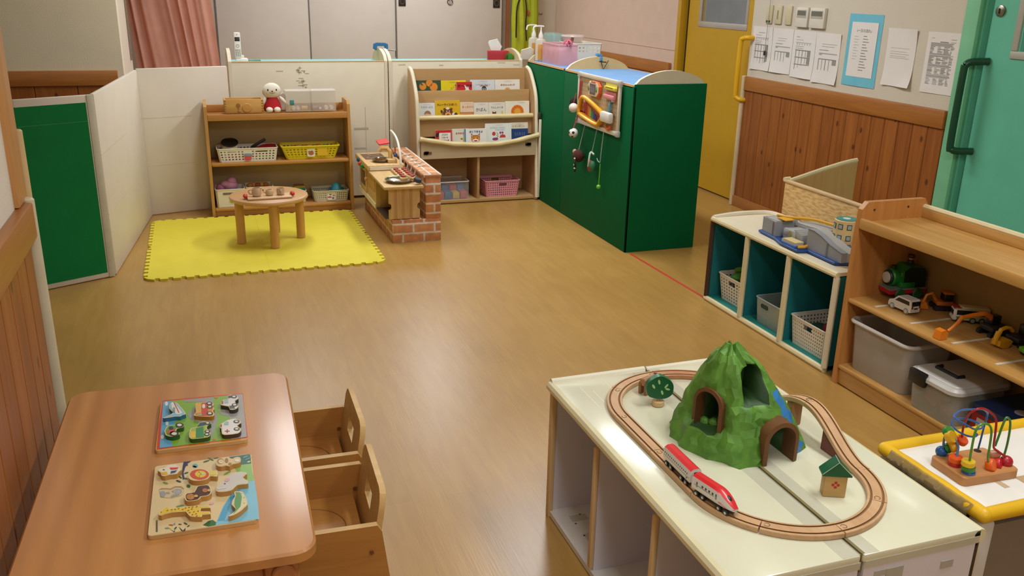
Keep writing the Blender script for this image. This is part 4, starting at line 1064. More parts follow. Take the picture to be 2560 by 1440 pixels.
MB().lathe([(.015, 0), (.02, .004), (.023, .016), (.02, .028), (.017, .033), (.015, .033), (.018, .027), (0, .01)], wood('cbae86', 'd8bc96', 'x', .5), 24).build('body', t); MB().tube([(.018, 0, .014), (.03, 0, .022), (.034, 0, .03)], [.005, .004, .0035], CLAY, 8).ball((.034, 0, .032), .004, mat('2c2420', .5), 8).build('spout', t)
t = thing('toy_cup', 'wooden toy cup with its handle towards us, right on the tray', 'cup', (.4, 5.115, ZT), R(-90))
MB().lathe([(.016, 0), (.021, .004), (.0225, .02), (.0215, .038), (.0195, .038), (.02, .02), (.0, .006)], CLAY, 24).build('body', t); MB().tube(smooth_path([(.021, 0, .032), (.031, 0, .03), (.032, 0, .018), (.021, 0, .012)], 4), .003, mat('cdb08c', .5), 8).build('handle', t)

# --- on the partition top
PT = .9305   # cabinet tops behind the upright back panels
t = thing('phone_cradle', 'white charging cradle of the cordless phone on the partition top', 'cradle', (.292, 6.31, PT))
MB().box((-.03, -.03, 0), (.045, .04, .032), mat('e8e5dc', .4), .006).build('base', t); MB().box((-.024, .016, .03), (.024, .034, .05), mat('dcd8ce', .4), .004).build('back_rest', t)
t = thing('cordless_phone', 'white cordless phone standing upright in its cradle on the partition', 'phone', (.278, 6.302, PT+.033), (-.1, 0, -.03))
MB().box((-.021, -.012, 0), (.021, .012, .165), mat('e9e6de', .4), .007).build('handset', t)
MB().box((-.016, -.0135, .108), (.016, -.0115, .134), mat('38393a', .25), .001).build('screen', t)
kb = MB()
for r_ in range(4):
    for c_ in range(3): kb.box((-.015+c_*.0115, -.0132, .012+r_*.012), (-.008+c_*.0115, -.0115, .018+r_*.012), mat('6c6c68', .5), .001)
kb.tube([(.009*math.cos(a), -.0125, .078+.009*math.sin(a)) for a in [2*PI*i/14 for i in range(14)]], .0012, mat('8a8a84', .5), 5, True)
kb.cyl((0, 0, 0), .004, .0012, mat('b9b9b2', .4), 10, 0, TM((0, -.0118, .15), (PI/2, 0, 0)))
kb.build('keypad', t); kb = None
single(MB().tube([(-.03, .06, .01), (.015, .07, .01), (.045, .06, .01)], .009, mat('2d8a6a', .5), 8), 'marker_pen', 'green pen lying beside the phone cradle', 'pen', (.375, 6.29, PT))
t = thing('blue_clamp', 'blue plastic clamp gripping the arched end in the middle of the partition', 'clamp', (1.251, 6.42, .952))
MB().prism([(-.055, .065), (-.05, .098), (-.03, .106), (.03, .104), (.05, .095), (.052, .065), (.03, .055), (.026, .082), (-.026, .082), (-.032, .05)], -.012, .012, mat('2f6f9f', .4), r=.004, M=XZ).build('jaw', t)
MB().tube([(.05, 0, .055), (.085, 0, .05), (.105, 0, .05), (.106, 0, .005)], .0035, mat('6d6458', .4, .6), 6).build('hook', t)
t = thing('tissue_box', 'red tissue box with a white tissue sticking up, right end of the partition top', 'tissue box', (2.12, 6.42, PT), R(-12))
MB().box((-.075, -.04, 0), (.075, .04, .072), mat('b3202c', .45, var=.15), .004).build('carton', t)
MB().prism([(-.05, 0), (-.02, .0), (.02, .0), (.03, .03), (-.005, .085), (-.03, .078), (-.065, .07), (-.072, .055)], -.004, .004, mat('ece8e2', .8, bump=.2, bs=30), r=.001, M=TM((0, 0, .071), (.1, 0, 0)) @ XZ).build('tissue', t)
for i, (x, y, c, lab) in enumerate(((2.208, 6.33, '3f7a2e', 'green tape roll lying on its side by the red tissue box'), (2.256, 6.34, 'd8c23c', 'yellow tape roll lying beside the arched end of the partition'), (2.285, 6.35, 'd06a3a', 'orange tape roll next to the yellow one on the partition'))):
    single(MB().lathe([(.016, -.016), (.029, -.016), (.029, .016), (.016, .016), (.016, -.016)], mat(c, .4), 20, TM((0, 0, .0295), (0, PI/2, 0))), 'tape_roll', lab, 'tape', (x-.03, y, PT), (0, 0, .2), 'tape rolls on the partition')
single(MB().lathe([(0, 0), (.038, 0), (.04, .003), (.038, .006), (0, .006)], mat('d3713a', .5), 28, TM((0, 0, .041), (PI/2, 0, 0))), 'wooden_disc', 'orange disc standing behind the tape rolls', 'disc', (2.236, 6.45, PT), (0.12, 0, 0))
# --- on the green cabinets: pump bottles, pink box, basket
PT = .9525
def pump(loc, rot, label, body):
    t = thing('pump_bottle', label, 'bottle', loc, rot, 'pump bottles on the green cabinet')
    MB().lathe([(.034, 0), (.038, .004), (.038, .13), (.034, .145), (.016, .155), (.014, .16)], body, 24).build('body', t)
    MB().box((-.03, -.0392, .01), (.03, -.036, .115), mat('d89a45', .5, var=.2), .002).build('label', t)
    MB().lathe([(.017, .156), (.017, .175), (.007, .2), (.005, .21), (.005, .232), (0, .232)], mat('e9e8e2', .35), 16).build('pump_head', t)
    MB().tube(smooth_path([(.02, 0, .236), (-.01, 0, .238), (-.045, 0, .235), (-.056, 0, .222), (-.058, 0, .205)], 3), .0055, mat('eceae2', .35), 8).build('nozzle', t)
    return t
BT = clear('e6dfd0', .75, .2)
pump((2.335, 6.10, PT), R(-5), 'clear pump bottle with orange label, front one beside the pink box', BT)
pump((2.345, 6.27, PT), R(4), 'clear pump bottle with orange label, back one by the yellow jacket', BT)
PKC = clear('ecb9c3', .5, .25)
t = thing('storage_box', 'translucent pink storage box standing on the far green cabinet', 'box', (2.385, 5.86, PT), 0)
for s in (-1, 1):
    MB().box((s*.068-.0015, -.15, 0), (s*.068+.0015, .15, .132), PKC).build('side', t); MB().box((-.068, s*.15-.0015, 0), (.068, s*.15+.0015, .132), PKC).build('end', t)
MB().box((-.068, -.15, 0), (.068, .15, .003), PKC).build('bottom', t)
MB().tube([(x, y, .132) for x, y in rrect(.14, .304, .012, 3)], .004, clear('e9b4be', .75, .25), 6, True).build('rim', t)
for y in (-.09, .0, .09): single(MB().box((-.05, -.035, 0), (.05, .035, .1), mat('d9a9b0', .8, bump=.2, bs=30), .02), 'cloth', ('folded pink cloth at the near end of the pink box', 'folded pink cloth in the middle of the pink box', 'folded pink cloth at the far end of the pink box')[0 if y < 0 else 1 if y == 0 else 2], 'cloth', (2.385, 5.86+y, PT+.004), 0, 'cloths in the pink box')
t = thing('ribbon', 'bright pink ribbon tied in loops on the corner of the pink box', 'ribbon', (2.385, 5.72, PT+.128))
for k in range(4): MB().tube([(.03*math.cos(a)*math.cos(k), .03*math.cos(a)*math.sin(k)+.0, .014+.016*math.sin(a)+k*.002) for a in [2*PI*i/16 for i in range(16)]], .0045, mat('d8698a', .6), 6, True).build('loop', t)
single(MB().box((-.011, -.004, 0), (.011, .004, .11), mat('6e4a35', .6), .002), 'wooden_stick', 'dark brown wooden stick poking up out of the pink box', 'stick', (2.40, 5.74, PT+.075), (.1, .2, 0))
ba = basket('plastic_basket', 'white plastic basket behind the pink box', 'basket', (2.575, 5.95, PT), R(2), .2, .3, .135, WHP, nx=6, ny=9, nz=2, zlo=.55, zhi=.9)
single(MB().lathe([(0, 0), (.06, .0), (.085, .035), (.08, .045), (.0, .05)], clear('e9d6d2', .6, .3), 24), 'plastic_bag', 'crumpled clear bag on top of the white basket', 'bag', (2.55, 6.03, PT+.138))
single(MB().prism([(-.05, 0), (.05, .0), (.048, .075), (.02, .09), (-.045, .07)], -.004, .006, mat('d9d3c8', .8), r=.002, M=XZ), 'paper_slip', 'white paper propped behind the front pump bottle', 'paper', (2.275, 6.22, PT), (.25, 0, -.1))
# --- hanging on the back wall
t = thing('hi_vis_jacket', 'lime yellow jacket with dark trim hanging on the back wall', 'jacket', (3.19, YB-.02, .78))
JK = mat('b5c026', .7, bump=.06, bs=30, var=.1); JD = mat('a9b81c', .7)
b = MB(); n = 40; rows = [(0, .105, .04), (.15, .115, .06), (.35, .12, .07), (.55, .10, .06), (.75, .07, .05), (.9, .05, .035)]
vs = []; fs = []
for (z, hw, dp) in rows:
    for i in range(n):
        a = 2*PI*i/n; rip = 1+.18*math.sin(a*7+z*3)
        vs.append((hw*math.cos(a)+.01*math.sin(z*7), -.05+dp*math.sin(a)*rip, z))
for j in range(len(rows)-1):
    for i in range(n): fs.append([j*n+i, j*n+(i+1) % n, (j+1)*n+(i+1) % n, (j+1)*n+i])
fs += [list(range(n))[::-1], [(len(rows)-1)*n+i for i in range(n)]]
b.add(vs, fs, JK); b.build('body', t)
MB().tube(smooth_path([(.085, -.075, .85), (.11, -.09, .55), (.115, -.09, .25), (.10, -.085, .05)], 5), [.045]*15+[.03], mat('a9b622', .7, bump=.06, bs=30), 10).build('sleeve', t)
MB().tube(smooth_path([(-.02, -.1, .62), (-.075, -.115, .48), (-.085, -.125, .3), (-.085, -.125, .18)], 5), .008, mat('23251a', .6), 6).build('dark_trim', t)
MB().tube(smooth_path([(.0, -.12, .6), (.02, -.128, .45), (.012, -.135, .3), (.025, -.135, .15)], 5), .007, mat('23251a', .6), 6).build('dark_trim', t)
MB().ball((.04, -.122, .42), (.016, .006, .03), mat('c05a28', .5), 10).build('red_badge', t)
t = thing('wall_hook', 'small metal double hook on the back wall beside the jacket', 'hook', (3.40, YB, 1.19))
MB().box((-.012, -.006, -.015), (.012, 0, .015), mat('b8b0a2', .4, .5), .002).build('plate', t)
for s in (-1, 1): MB().tube(smooth_path([(s*.006, -.004, 0), (s*.018, -.03, -.006), (s*.024, -.035, .01)], 3), .003, mat('4a443c', .4, .7), 6).build('prong', t)
single(MB().box((-.05, -.1, 0), (.05, .1, .19), clear('9fc8c4', .5, .2), .02), 'plastic_bottle', 'pale teal bottle behind the pump bottles', 'bottle', (2.47, 6.0+.19, PT))
# --- pink curtain in the alcove
t = thing('curtain', 'salmon pink curtain hanging to the left of the closet doors', 'curtain', (0, 7.9, 0))
CUR = mat('f4bda8', .85, bump=.05, bs=80, var=.05)
vs = []; fs = []; n = 120; zs = [.05, .5, .8, 1.1, 1.4, 1.8, 2.25]
for z in zs:
    k = (z-.7)/.65; x0 = -.43-.05*k; x1 = .205-.04*k
    for i in range(n+1):
        u = i/n; ph = 2*PI*(u*6.2+.35*math.sin(u*9))+.25*(z-1)
        x = x0+(x1-x0)*u + .05*(z-1)*math.sin(u*PI)*-1
        y = (.017+.008*math.sin(u*13))*math.sin(ph)+.005*math.sin(ph*2.3+z)
        vs.append((x, y, z))
for j in range(len(zs)-1):
    for i in range(n): fs.append([j*(n+1)+i, j*(n+1)+i+1, (j+1)*(n+1)+i+1, (j+1)*(n+1)+i])
bm = bmesh.new(); V = [bm.verts.new(v) for v in vs]; [bm.faces.new([V[i] for i in f]) for f in fs]; bmesh.ops.solidify(bm, geom=bm.faces[:], thickness=.003)
b = MB(); b.bm(bm, CUR); b.build('cloth', t, smooth=80)
MB().tube([(-.55, 0, 2.3), (.3, 0, 2.3)], .012, mat('b9b2a6', .4, .5), 10).build('curtain_rail', t)
# ------------------------------------------------------------------ picture books in the rack
def zb(x, y): return 1000+x/5.76, 150+y/5.76
INK = mat('2b2622', .7); 
def book(x0, x1, ytop, Y, zbot, base, label, draw, lean=.10, th=.012, tilt=0, edge='ece6d8', spine=None):
    a = ony(*zb(x0, ytop), Y); c = ony(*zb(x1, ytop), Y)
    w = c.x-a.x; top = (a.z+c.z)/2; h = (top-zbot)/math.cos(lean)
    b = MB(); b.box((-w/2, 0, 0), (w/2, th, h), mat(edge, .6)); b.box((-w/2, -.0008, 0), (w/2, .0006, h), mat(base, .35))
    T = b.T; b.T = TM((0, -.0012, 0)) @ XZ
    if spine: b.box((-w/2, 0, 0), (-w/2+.008, h, .0006), mat(spine, .4))
    draw(b, w, h); b.T = T
    o = b.build('picture_book', None, ((a.x+c.x)/2, Y-math.sin(lean)*h, zbot), (-lean, tilt, 0), label, 'book', 'picture books in the rack')
    return o
def tx(b, s, x, z, size, c, sq=1, bold=.0, rot=0, k=3): b.text(s, size, mat(c, .6), TM((x, z, .0004*k), (0, 0, rot)), squash=sq, bold=bold)
def series(b, w, h, c='c9a0a8', s='こどものとも'): tx(b, s, .005, h-.012, .009, c)
def c_orange(b, w, h):
    b.box((-w/2, 0, 0), (w/2, h, .0003), mat('2f4a2e', .5))
    b.flat([(-.04, 0), (.05, 0), (.05, h-0.115), (.03, h-0.090), (-.01, h-.1), (-.035, h-0.100)], .0006, mat('ece6da', .5))
    for x, z, r in ((-.035, h-.04, .025), (.012, h-.018, .024), (.042, h-.045, .028)): b.flat([(p[0], min(p[1], h)) for p in ell(r, r, 20, x, z)], .0009, mat('e08a2a', .5))
    b.flat([(-.045, h-.01), (-.03, h-.035), (-.052, h-.03)], .0012, mat('2f5a34', .5)); b.flat([(-.005, h-.045), (.005, h-0.055), (-.012, h-0.051)], .0012, mat('2f5a34', .5))
    tx(b, 'くだもの', -.015, h-0.070, .015, '3a3228'); tx(b, 'みいつけた', .015, h-0.090, .014, '3a3228')
def c_yellow(b, w, h):
    b.flat(ell(.022, .03, 18, .02, h-.085), .0006, mat('d88ab0', .5)); tx(b, 'こどものとも', .0, h-.014, .010, '6a5a1a')
    for i, ch in enumerate('いいとこも'): tx(b, ch, -.04+i*.014, h-.078+i*.010+(.004 if i > 1 else 0), .017, '3a3010', rot=.5)
def c_red(b, w, h):
    tx(b, 'だーいすき', .004, h-.028, .021, '1c1210', bold=.0006); W = mat('eee8de', .6)
    b.flat(ell(.022, .014, 16, .02, h-0.063), .0006, W); b.flat(ell(.006, .022, 14, .012, h-0.040, .5), .0009, W); b.flat(ell(.005, .018, 14, .026, h-0.044, .2), .0009, W); b.flat(ell(.003, .003, 8, .03, h-0.060), .0012, INK)
def c_dog(b, w, h):
    series(b, w, h, 'c99aa8'); tx(b, 'こいぬのくろちゃん', 0, h-.034, .0125, '7f8a92'); b.flat(ell(.017, .022, 18, .01, h-0.063), .0006, mat('3c3a3c', .6))
    for s in (-1, 1): b.flat(ell(.012, .004, 12, .01+s*.017, h-0.040, -s*.3), .0009, mat('b06a6a', .6)); b.flat(ell(.004, .005, 10, .01+s*.007, h-0.063), .0009, mat('cfc8c2', .6))
def c_chair(b, w, h):
    series(b, w, h); tx(b, 'まなちゃんのいす', .002, h-.038, .0135, '9c3a28', bold=.0003); b.flat(ell(.022, .022, 20, 0, h-0.076), .0006, mat('e0aa62', .6)); b.box((-.008, h-0.068, .0008), (.008, h-0.064, .0012), mat('c4853a', .6))
def c_boy(b, w, h):
    series(b, w, h, 'a8b0b4'); tx(b, 'うちわ ぱた', .004, h-.03, .017, '6f9c98'); b.flat(ell(.024, .026, 20, .008, h-.078), .0006, mat('e0bb9a', .6)); b.flat([(x, z) for x, z in ell(.024, .026, 20, .008, h-.078) if z > h-.08]+[(.0, h-.07)], .0009, mat('9c7350', .6))
def c_bear(b, w, h):
    tx(b, 'カレーライスの', -.018, h-.03, .0165, '2e2010', bold=.0004); tx(b, 'うた', .05, h-.03, .019, 'b8562a', bold=.0004)
    B = mat('6a3418', .6); b.flat(ell(.036, .032, 22, .002, h-.088), .0006, B)
    for s in (-1, 1): b.flat(ell(.009, .009, 12, .002+s*.024, h-.06), .0005, B); b.flat(ell(.0035, .0045, 10, .002+s*.009, h-.073), .0012, mat('e8dccb', .6))
    b.flat(ell(.022, .017, 18, .002, h-.096), .0009, mat('e2aa5a', .6)); b.flat(ell(.012, .01, 14, .002, h-.099), .0012, mat('c0392a', .6)); b.flat(ell(.012, .009, 14, 0, h-.054), .0012, mat('e8e0d0', .6))
    b.flat(ell(.008, .012, 12, -.043, h-.075, .3), .0009, mat('4a4038', .6)); b.flat([(-.044, h-.085), (-.04, h-.085), (-.03, h-.115), (-.034, h-.115)], .0009, mat('4a4038', .6)); b.flat(ell(.012, .012, 12, .042, h-.094), .0009, mat('dcd6d2', .6)); b.flat(ell(.012, .012, 12, .058, h-.096), .0012, mat('4a2c1c', .6))
def c_box(b, w, h):
    series(b, w, h, 'c9b0a0'); tx(b, 'あっちから', .006, h-.034, .0165, 'b0583a'); b.box((-w/2, 0, 0), (w/2, h-.07, .0006), mat('cf8a52', .6)); b.box((-w/2, h-.071, 0), (w/2, h-.069, .0009), mat('5a3420', .6)); b.box((w/2-.008, 0, 0), (w/2-.006, h-.07, .0009), mat('5a3420', .6))
def c_bag(b, w, h):
    series(b, w, h, 'c090b0'); tx(b, 'かばん', 0, h-.05, .027, '3a3632'); b.flat(ell(.026, .024, 20, .022, h-.105), .0006, mat('5f676c', .6)); b.flat(ell(.017, .015, 20, .022, h-.105), .0009, mat('dedcd4', .6))
def c_train(b, w, h):
    series(b, w, h, 'b0aa9c'); tx(b, 'でんしゃくる', .0, h-.036, .0155, '2c2a28'); b.flat(ell(.015, .015, 16, -.02, h-.082), .0006, mat('6a2e24', .6)); b.flat(ell(.008, .007, 12, -.02, h-.084), .0009, mat('b8685a', .6))
    for s in (-1, 1): b.flat(ell(.004, .005, 10, -.02+s*.011, h-.068), .0005, mat('6a2e24', .6))
    b.flat([(.03, h-.095), (.034, h-.06), (.044, h-.058), (.046, h-.095)], .0006, mat('c9c46a', .6)); b.flat(ell(.005, .004, 10, .012, h-.094), .0006, INK)
def c_sun(b, w, h):
    tx(b, 'こどものとも', .03, h-.012, .009, '8a9a8a')
    def half(r, m, k): b.flat([(p[0], p[1]) for p in ell(r, r, 36, 0, h-.074) if p[1] >= h-.11], .0003*k, mat(m, .5))
    half(.047, 'de7a22', 2); half(.024, 'e6a83a', 4)
    for i in range(7): a = R(10+i*27); b.flat(ell(.006, .004, 10, .036*math.cos(a), h-.074+.036*math.sin(a), a), .0015, mat('d45a1e', .5))
def c_hide(b, w, h):
    b.box((w/2-.009, 0, 0), (w/2, h, .0006), mat('c05868', .5)); b.box((-w/2+.024, 0, 0), (w/2-.012, h-.018, .0009), mat('ece6da', .5))
    for i, (s, c) in enumerate((('どうぶつ', '3a7a5a'), ('いろいろ', '4a4a4a'), ('かくれんぼ', '7a2a2a'))): tx(b, s, .006, h-.032-i*.019, .0135, c, sq=.85, bold=.0004, k=4)
    b.flat(ell(.011, .014, 14, -w/2+.012, h-.032, -.4), .0012, mat('2c1816', .6)); b.flat(ell(.006, .006, 10, -w/2+.02, h-.018), .0012, mat('2c1816', .6))
def c_thumb(b, w, h):
    series(b, w, h, 'b6bcae'); tx(b, 'おやゆび', -.006, h-.032, .015, 'b8443a', bold=.0005); b.flat(ell(.026, .026, 18, .012, h-.085), .0006, mat('d9c46a', .6)); b.flat(ell(.018, .02, 16, -.002, h-.09), .0009, mat('e2dccb', .6)); b.flat(ell(.007, .004, 10, .006, h-.07), .0012, mat('6a3a2a', .6))
def c_cat(b, w, h):
    tx(b, 'ぼくできるよ', .004, h-.022, .0165, '26468a', bold=.0005); O = mat('d98a3a', .6)
    b.flat(ell(.033, .026, 22, 0, h-.07), .0006, O)
    for s in (-1, 1):
        b.flat([(s*.032, h-.03), (s*.031, h-.062), (s*.01, h-.05)], .0009, mat('7a4a2a', .6)); b.flat([(s*.029, h-.037), (s*.028, h-.056), (s*.016, h-.05)], .0012, mat('e0b080', .6)); b.flat(ell(.003, .005, 8, s*.012, h-.066), .0012, INK)
    b.flat(ell(.022, .013, 16, 0, h-.082), .0009, mat('ece0cc', .6)); b.flat(ell(.013, .004, 12, 0, h-.084), .0012, mat('8a2a20', .6))
    for x in (-.008, 0, .008): b.flat([(x-.002, h-.044), (x+.002, h-.044), (x, h-.058)], .0012, mat('5a3018', .6))
    b.box((-.03, h-.108, .0006), (.034, h-.098, .0009), mat('8fc0c4', .6))
def c_flower(b, w, h):
    series(b, w, h, 'c9b8c0'); tx(b, 'どのはな いちばん', -.005, h-.03, .0135, '6fb0c0'); tx(b, 'すきな はな？', .014, h-.045, .0125, '5a98b8')
    Rd = mat('c83a2e', .6); b.flat(ell(.013, .014, 14, -.034, h-.07), .0006, Rd); b.flat([(.008, h-.098), (.012, h-.085), (.028, h-.075), (.05, h-.082), (.052, h-.098)], .0006, Rd)
    for x, z in ((.014, h-.064), (.03, h-.064)): b.flat(ell(.007, .008, 12, x, z), .0006, mat('9a3a78', .6)); b.box((x-.0008, z-.02, .0003), (x+.0008, z-.006, .0006), mat('4a6a3a', .6))
    b.flat(ell(.022, .01, 14, -.024, h-.107), .0006, mat('8a3a70', .6))
    for i in range(5): b.flat(ell(.006, .002, 8, -.01+.006*(i % 2), h-.066-i*.008, .6 if i % 2 else -.6), .0006, mat('5a7a4a', .6))
def c_tramp(b, w, h):
    series(b, w, h, 'b0a898'); tx(b, 'トランポリン', -.006, h-.026, .0155, '3a3a44'); b.box((-w/2, 0, 0), (w/2, h-.042, .0006), mat('1f3f78', .5))
    for i in range(6): x = -.03+i*.013; b.flat([(x, h-.09), (x+.0012, h-.09), (x+.003*(i % 3-1)+.0012, h-.068), (x+.003*(i % 3-1), h-.068)], .0012, mat('c8d4e4', .5))
U, Z1 = 6.066, .6625
book(205, 585, 293, U, Z1, '2f4a2e', 'picture book with big oranges on its cover, far left of the top row', c_orange)
book(587, 945, 293, U, Z1, 'e3cf1e', 'bright yellow picture book on the top row, partly behind a red one', c_yellow)
book(812, 1035, 315, U-.02, Z1, 'c9262a', 'red picture book with a white rabbit, standing in front on the top row', c_red)
book(1012, 1362, 283, U, Z1, 'd4dade', 'pale blue-white picture book with a black dog head on the top row', c_dog)
book(1366, 1722, 280, U, Z1, 'e9e4d8', 'white picture book with brownish red title, right end of the top row', c_chair)
U, Z1 = 5.993, .4705
book(250, 500, 618, U, Z1, 'dde0de', 'white picture book with a round brown-haired head, far left of the middle row', c_boy)
book(502, 860, 581, U, Z1, 'd9b01e', 'mustard yellow picture book with a laughing bear on the middle row', c_bear, th=.014)
book(863, 1058, 605, U, Z1, 'e6ccb0', 'peach picture book with an orange-brown lower half on the middle row', c_box)
book(1061, 1271, 612, U, Z1, 'e0dcd2', 'white picture book with large handwritten black title and grey handle', c_bag)
book(1274, 1511, 608, U, Z1, 'e0dccf', 'white picture book with a small dark red animal face on the middle row', c_train)
book(1514, 1860, 590, U, Z1, 'e8e2d0', 'cream picture book with a large orange sun, right end of the middle row', c_sun)
U, Z1 = 5.915, .3815
book(510, 750, 1010, U+.004, Z1, 'c4262a', 'red picture book with a white title panel, far left of the bottom row', c_hide)
book(748, 992, 990, U+.012, Z1, 'dfdccc', 'pale picture book with red title and yellow shape on the bottom row', c_thumb)
book(928, 1240, 987, U-.008, Z1, 'e6e6e2', 'white picture book with striped cat face and blue spine on the bottom row', c_cat, th=.014, spine='2a86b4')
book(1226, 1602, 912, U+.002, Z1, 'e4e8e4', 'white picture book with red flowers and pale blue title on the bottom row', c_flower)
book(1590, 1840, 900, U+.016, Z1, 'e4dcc4', 'cream and navy picture book at the right end of the bottom row', c_tramp)
# --- bins at the bottom of the rack
CB = clear('cfd2d6', .16, .15)
t = thing('clear_bin', 'clear plastic bin of coloured blocks in the left opening of the book rack', 'bin', (1.63, 5.975, .0265))
W, D, H = .115, .085, .125
MB().box((-W*.93, -D, 0), (W*.93, D, .002), CB).build('bottom', t)
for s in (-1, 1): MB().box((-W, s*D-.001, 0), (W, s*D+.001, H), CB).build('side', t); MB().box((s*W-.001, -D, 0), (s*W+.001, D, H), CB).build('end', t)
MB().tube([(x, y, H) for x, y in rrect(2*W+.008, 2*D+.008, .014, 3)], .004, clear('e4e6e8', .6, .2), 6, True).build('rim', t)
BCOL = [('c43a48', 'red'), ('2a6a9a', 'blue'), ('d9b43a', 'yellow'), ('c85a5a', 'pinkish red'), ('2f7f8f', 'teal'), ('34509a', 'dark blue'), ('cf4a50', 'bright red'), ('3a7ab0', 'sky blue')]
for i, (c, nm) in enumerate(BCOL):
    x = -.085+.056*(i % 4); y = -.045+.085*(i//4 % 2); z = .003+(.0 if i < 4 else .0)
    hh = .05 if nm != 'yellow' else .045
    single(MB().box((-.024, -.035, 0), (.024, .035, hh+.03*(i >= 4)), mat(c, .45), .004).cyl((0, 0, hh+.03*(i >= 4)-.001), .012, .008, mat(c, .45), 14), 'toy_block', f'{nm} chunky block inside the clear bin of the book rack', 'toy block', (1.63+x, 5.975+y, .0265+z), (0, 0, 0), 'blocks in the clear bin')
basket('pink_basket', 'pink holed basket with hand slots in the right opening of the book rack', 'basket', (2.0, 5.985, .0265), 0, .262, .19, .115, mat('e39aa6', .4), taper=.88, nx=14, ny=9, nz=6, zlo=.06, zhi=.92, slot={'u': [(.36, .64)], 'z': (.7, .88)}, rim=.004)
for i, (c, nm, x) in enumerate((('b0403a', 'red', .02), ('3a5a9a', 'blue', -.03), ('c9582f', 'orange', .06))):
    single(MB().box((-.02, -.03, 0), (.02, .03, .045), mat(c, .5), .006), 'toy_block', f'{nm} block showing through the pink holed basket', 'toy block', (2.0+x, 5.96, .0295))

# ------------------------------------------------------------------ pegboard and what hangs from it
PX = 2.2565
t = thing('pegboard', 'white-framed pegboard with toys fixed on the side of the green cabinet', 'pegboard', (PX, 4.885, .806))
PB = mat('b9a27c', .6); hy_, hz = .300, .155
MB().box((-.010, -hy_+.015, -hz+.015), (-.002, hy_-.015, hz-.015), PB).build('board', t)
pg = MB(); PD_ = mat('5a4a34', .8)
for i in range(22):
    for j in range(11):
        pg.box((-.0104, -.262+i*.025-.0022, -.125+j*.025-.0022), (-.0099, -.262+i*.025+.0022, -.125+j*.025+.0022), PD_)
o = pg.build('peg_hole', t); o['kind'] = 'stuff'
WF = mat('d9d2c0', .4, bump=.1, bs=30)
for z in (-1, 1): MB().box((-.019, -hy_, z*(hz-.012)-.013), (-.003, hy_, z*(hz-.012)+.013), WF, .005).build('frame_bar', t)
for y in (-1, 1): MB().box((-.019, y*(hy_-.012)-.011, -hz), (-.003, y*(hy_-.012)+.011, hz), WF, .005).build('frame_bar', t)
for y in (-1, 1):
    for z in (-1, 1): MB().box((-.022, y*(hy_-.014)-.018, z*(hz-.014)-.018), (-.0, y*(hy_-.014)+.018, z*(hz-.014)+.018), clear('dcdcd8', .6, .1), .006).build('corner_tape', t)
def hung(name, label, cat, y, z, x=PX-.012): return thing(name, label, cat, (x, y, z))
def face(b): b.T = YZM; return b
t = hung('toy_game', 'orange and white handheld toy on the upper middle of the pegboard', 'toy', 4.925, .883)
face(b := MB()).prism([(-.075, -.02), (-.06, -.042), (.055, -.042), (.08, -.018), (.08, .02), (.055, .042), (-.055, .042), (-.075, .022)], 0, .02, mat('d9cdb4', .45), r=.004); b.build('body', t)
face(b := MB()).prism([(.03, -.046), (.062, -.044), (.088, -.018), (.088, .02), (.06, .044), (.03, .046), (.058, .03), (.068, 0), (.058, -.03)], 0, .018, mat('e0642a', .45), r=.003).prism([(-.03, .036), (.04, .036), (.035, .046), (-.026, .046)], 0, .02, mat('e08a62', .45)); b.build('orange_rim', t)
face(b := MB()).box((-.04, -.032, .0195), (.04, .03, .0212), mat('6a5a5a', .3)); [b.box((-.03+i*.012, -.02, .021), (-.024+i*.012, .012+.008*(i % 2), .0216), mat('8f8a9a', .4)) for i in range(5)]; b.build('screen', t)
for a in (-.058, .053): face(b := MB()).flat(ell(.009, .016, 14, a, 0), .0215, mat('5f9a34', .4)).cyl((a, 0, .019), .008, .005, mat('5f9a34', .4), 12); b.build('button', t)
t = hung('toy_holder', 'yellow plastic toy holder at the upper right of the pegboard', 'toy', 4.697, .925)
face(b := MB()).box((-.075, -.012, 0), (.075, .022, .006), mat('d9cf62', .4)).box((-.073, -.026, 0), (.073, -.004, .02), mat('e0d24a', .35), .004).box((-.05, -.012, .02), (.05, -.008, .0206), mat('6a5a3a', .5)); b.build('body', t)
t = hung('toy_holder', 'pink plastic toy holder below the yellow one on the pegboard', 'toy', 4.703, .868)
face(b := MB()).box((-.072, -.008, 0), (.066, .024, .005), mat('d98a92', .45)).box((-.072, -.02, 0), (.066, .006, .022), mat('e08f98', .4), .005).box((.04, -.03, .002), (.055, -.012, .02), mat('e0b0b4', .4), .003); b.build('body', t)
t = hung('strap', 'red double strap hanging at the upper left of the pegboard', 'strap', 5.148, .80)
for s in (0, 1): MB().tube([(-.004, .0-s*.018, .11), (-.004, .004-s*.016, .05), (-.006, .012-s*.014, 0)], .004, mat('b84a4c', .6), 6).build('band', t)
t = hung('toy_xylophone', 'yellow-framed rainbow xylophone toy slanting across the pegboard', 'toy', 4.95, .755)
Q = [(5.058, .827), (5.118, .775), (5.128, .726), (5.098, .705), (4.86, .678), (4.80, .700), (4.783, .761)]
P = [(-(y-4.95), z-.755) for y, z in Q]
P = smooth_path(P, 4, True)
pin = inset(P if sum(P[i][0]*P[(i+1) % len(P)][1]-P[(i+1) % len(P)][0]*P[i][1] for i in range(len(P))) > 0 else P[::-1], .026)
YF = mat('e3a61a', .35)
face(b := MB()).prism(P, 0, .015, YF, r=.003); b.build('back', t)
face(b := MB()); b.tube([(p[0]*.93, p[1]*.93, .018) for p in P], .0125, YF, 10, True); b.build('frame', t)
face(b := MB()).prism(pin, .013, .0158, mat('a0442a', .5)); b.build('panel', t)
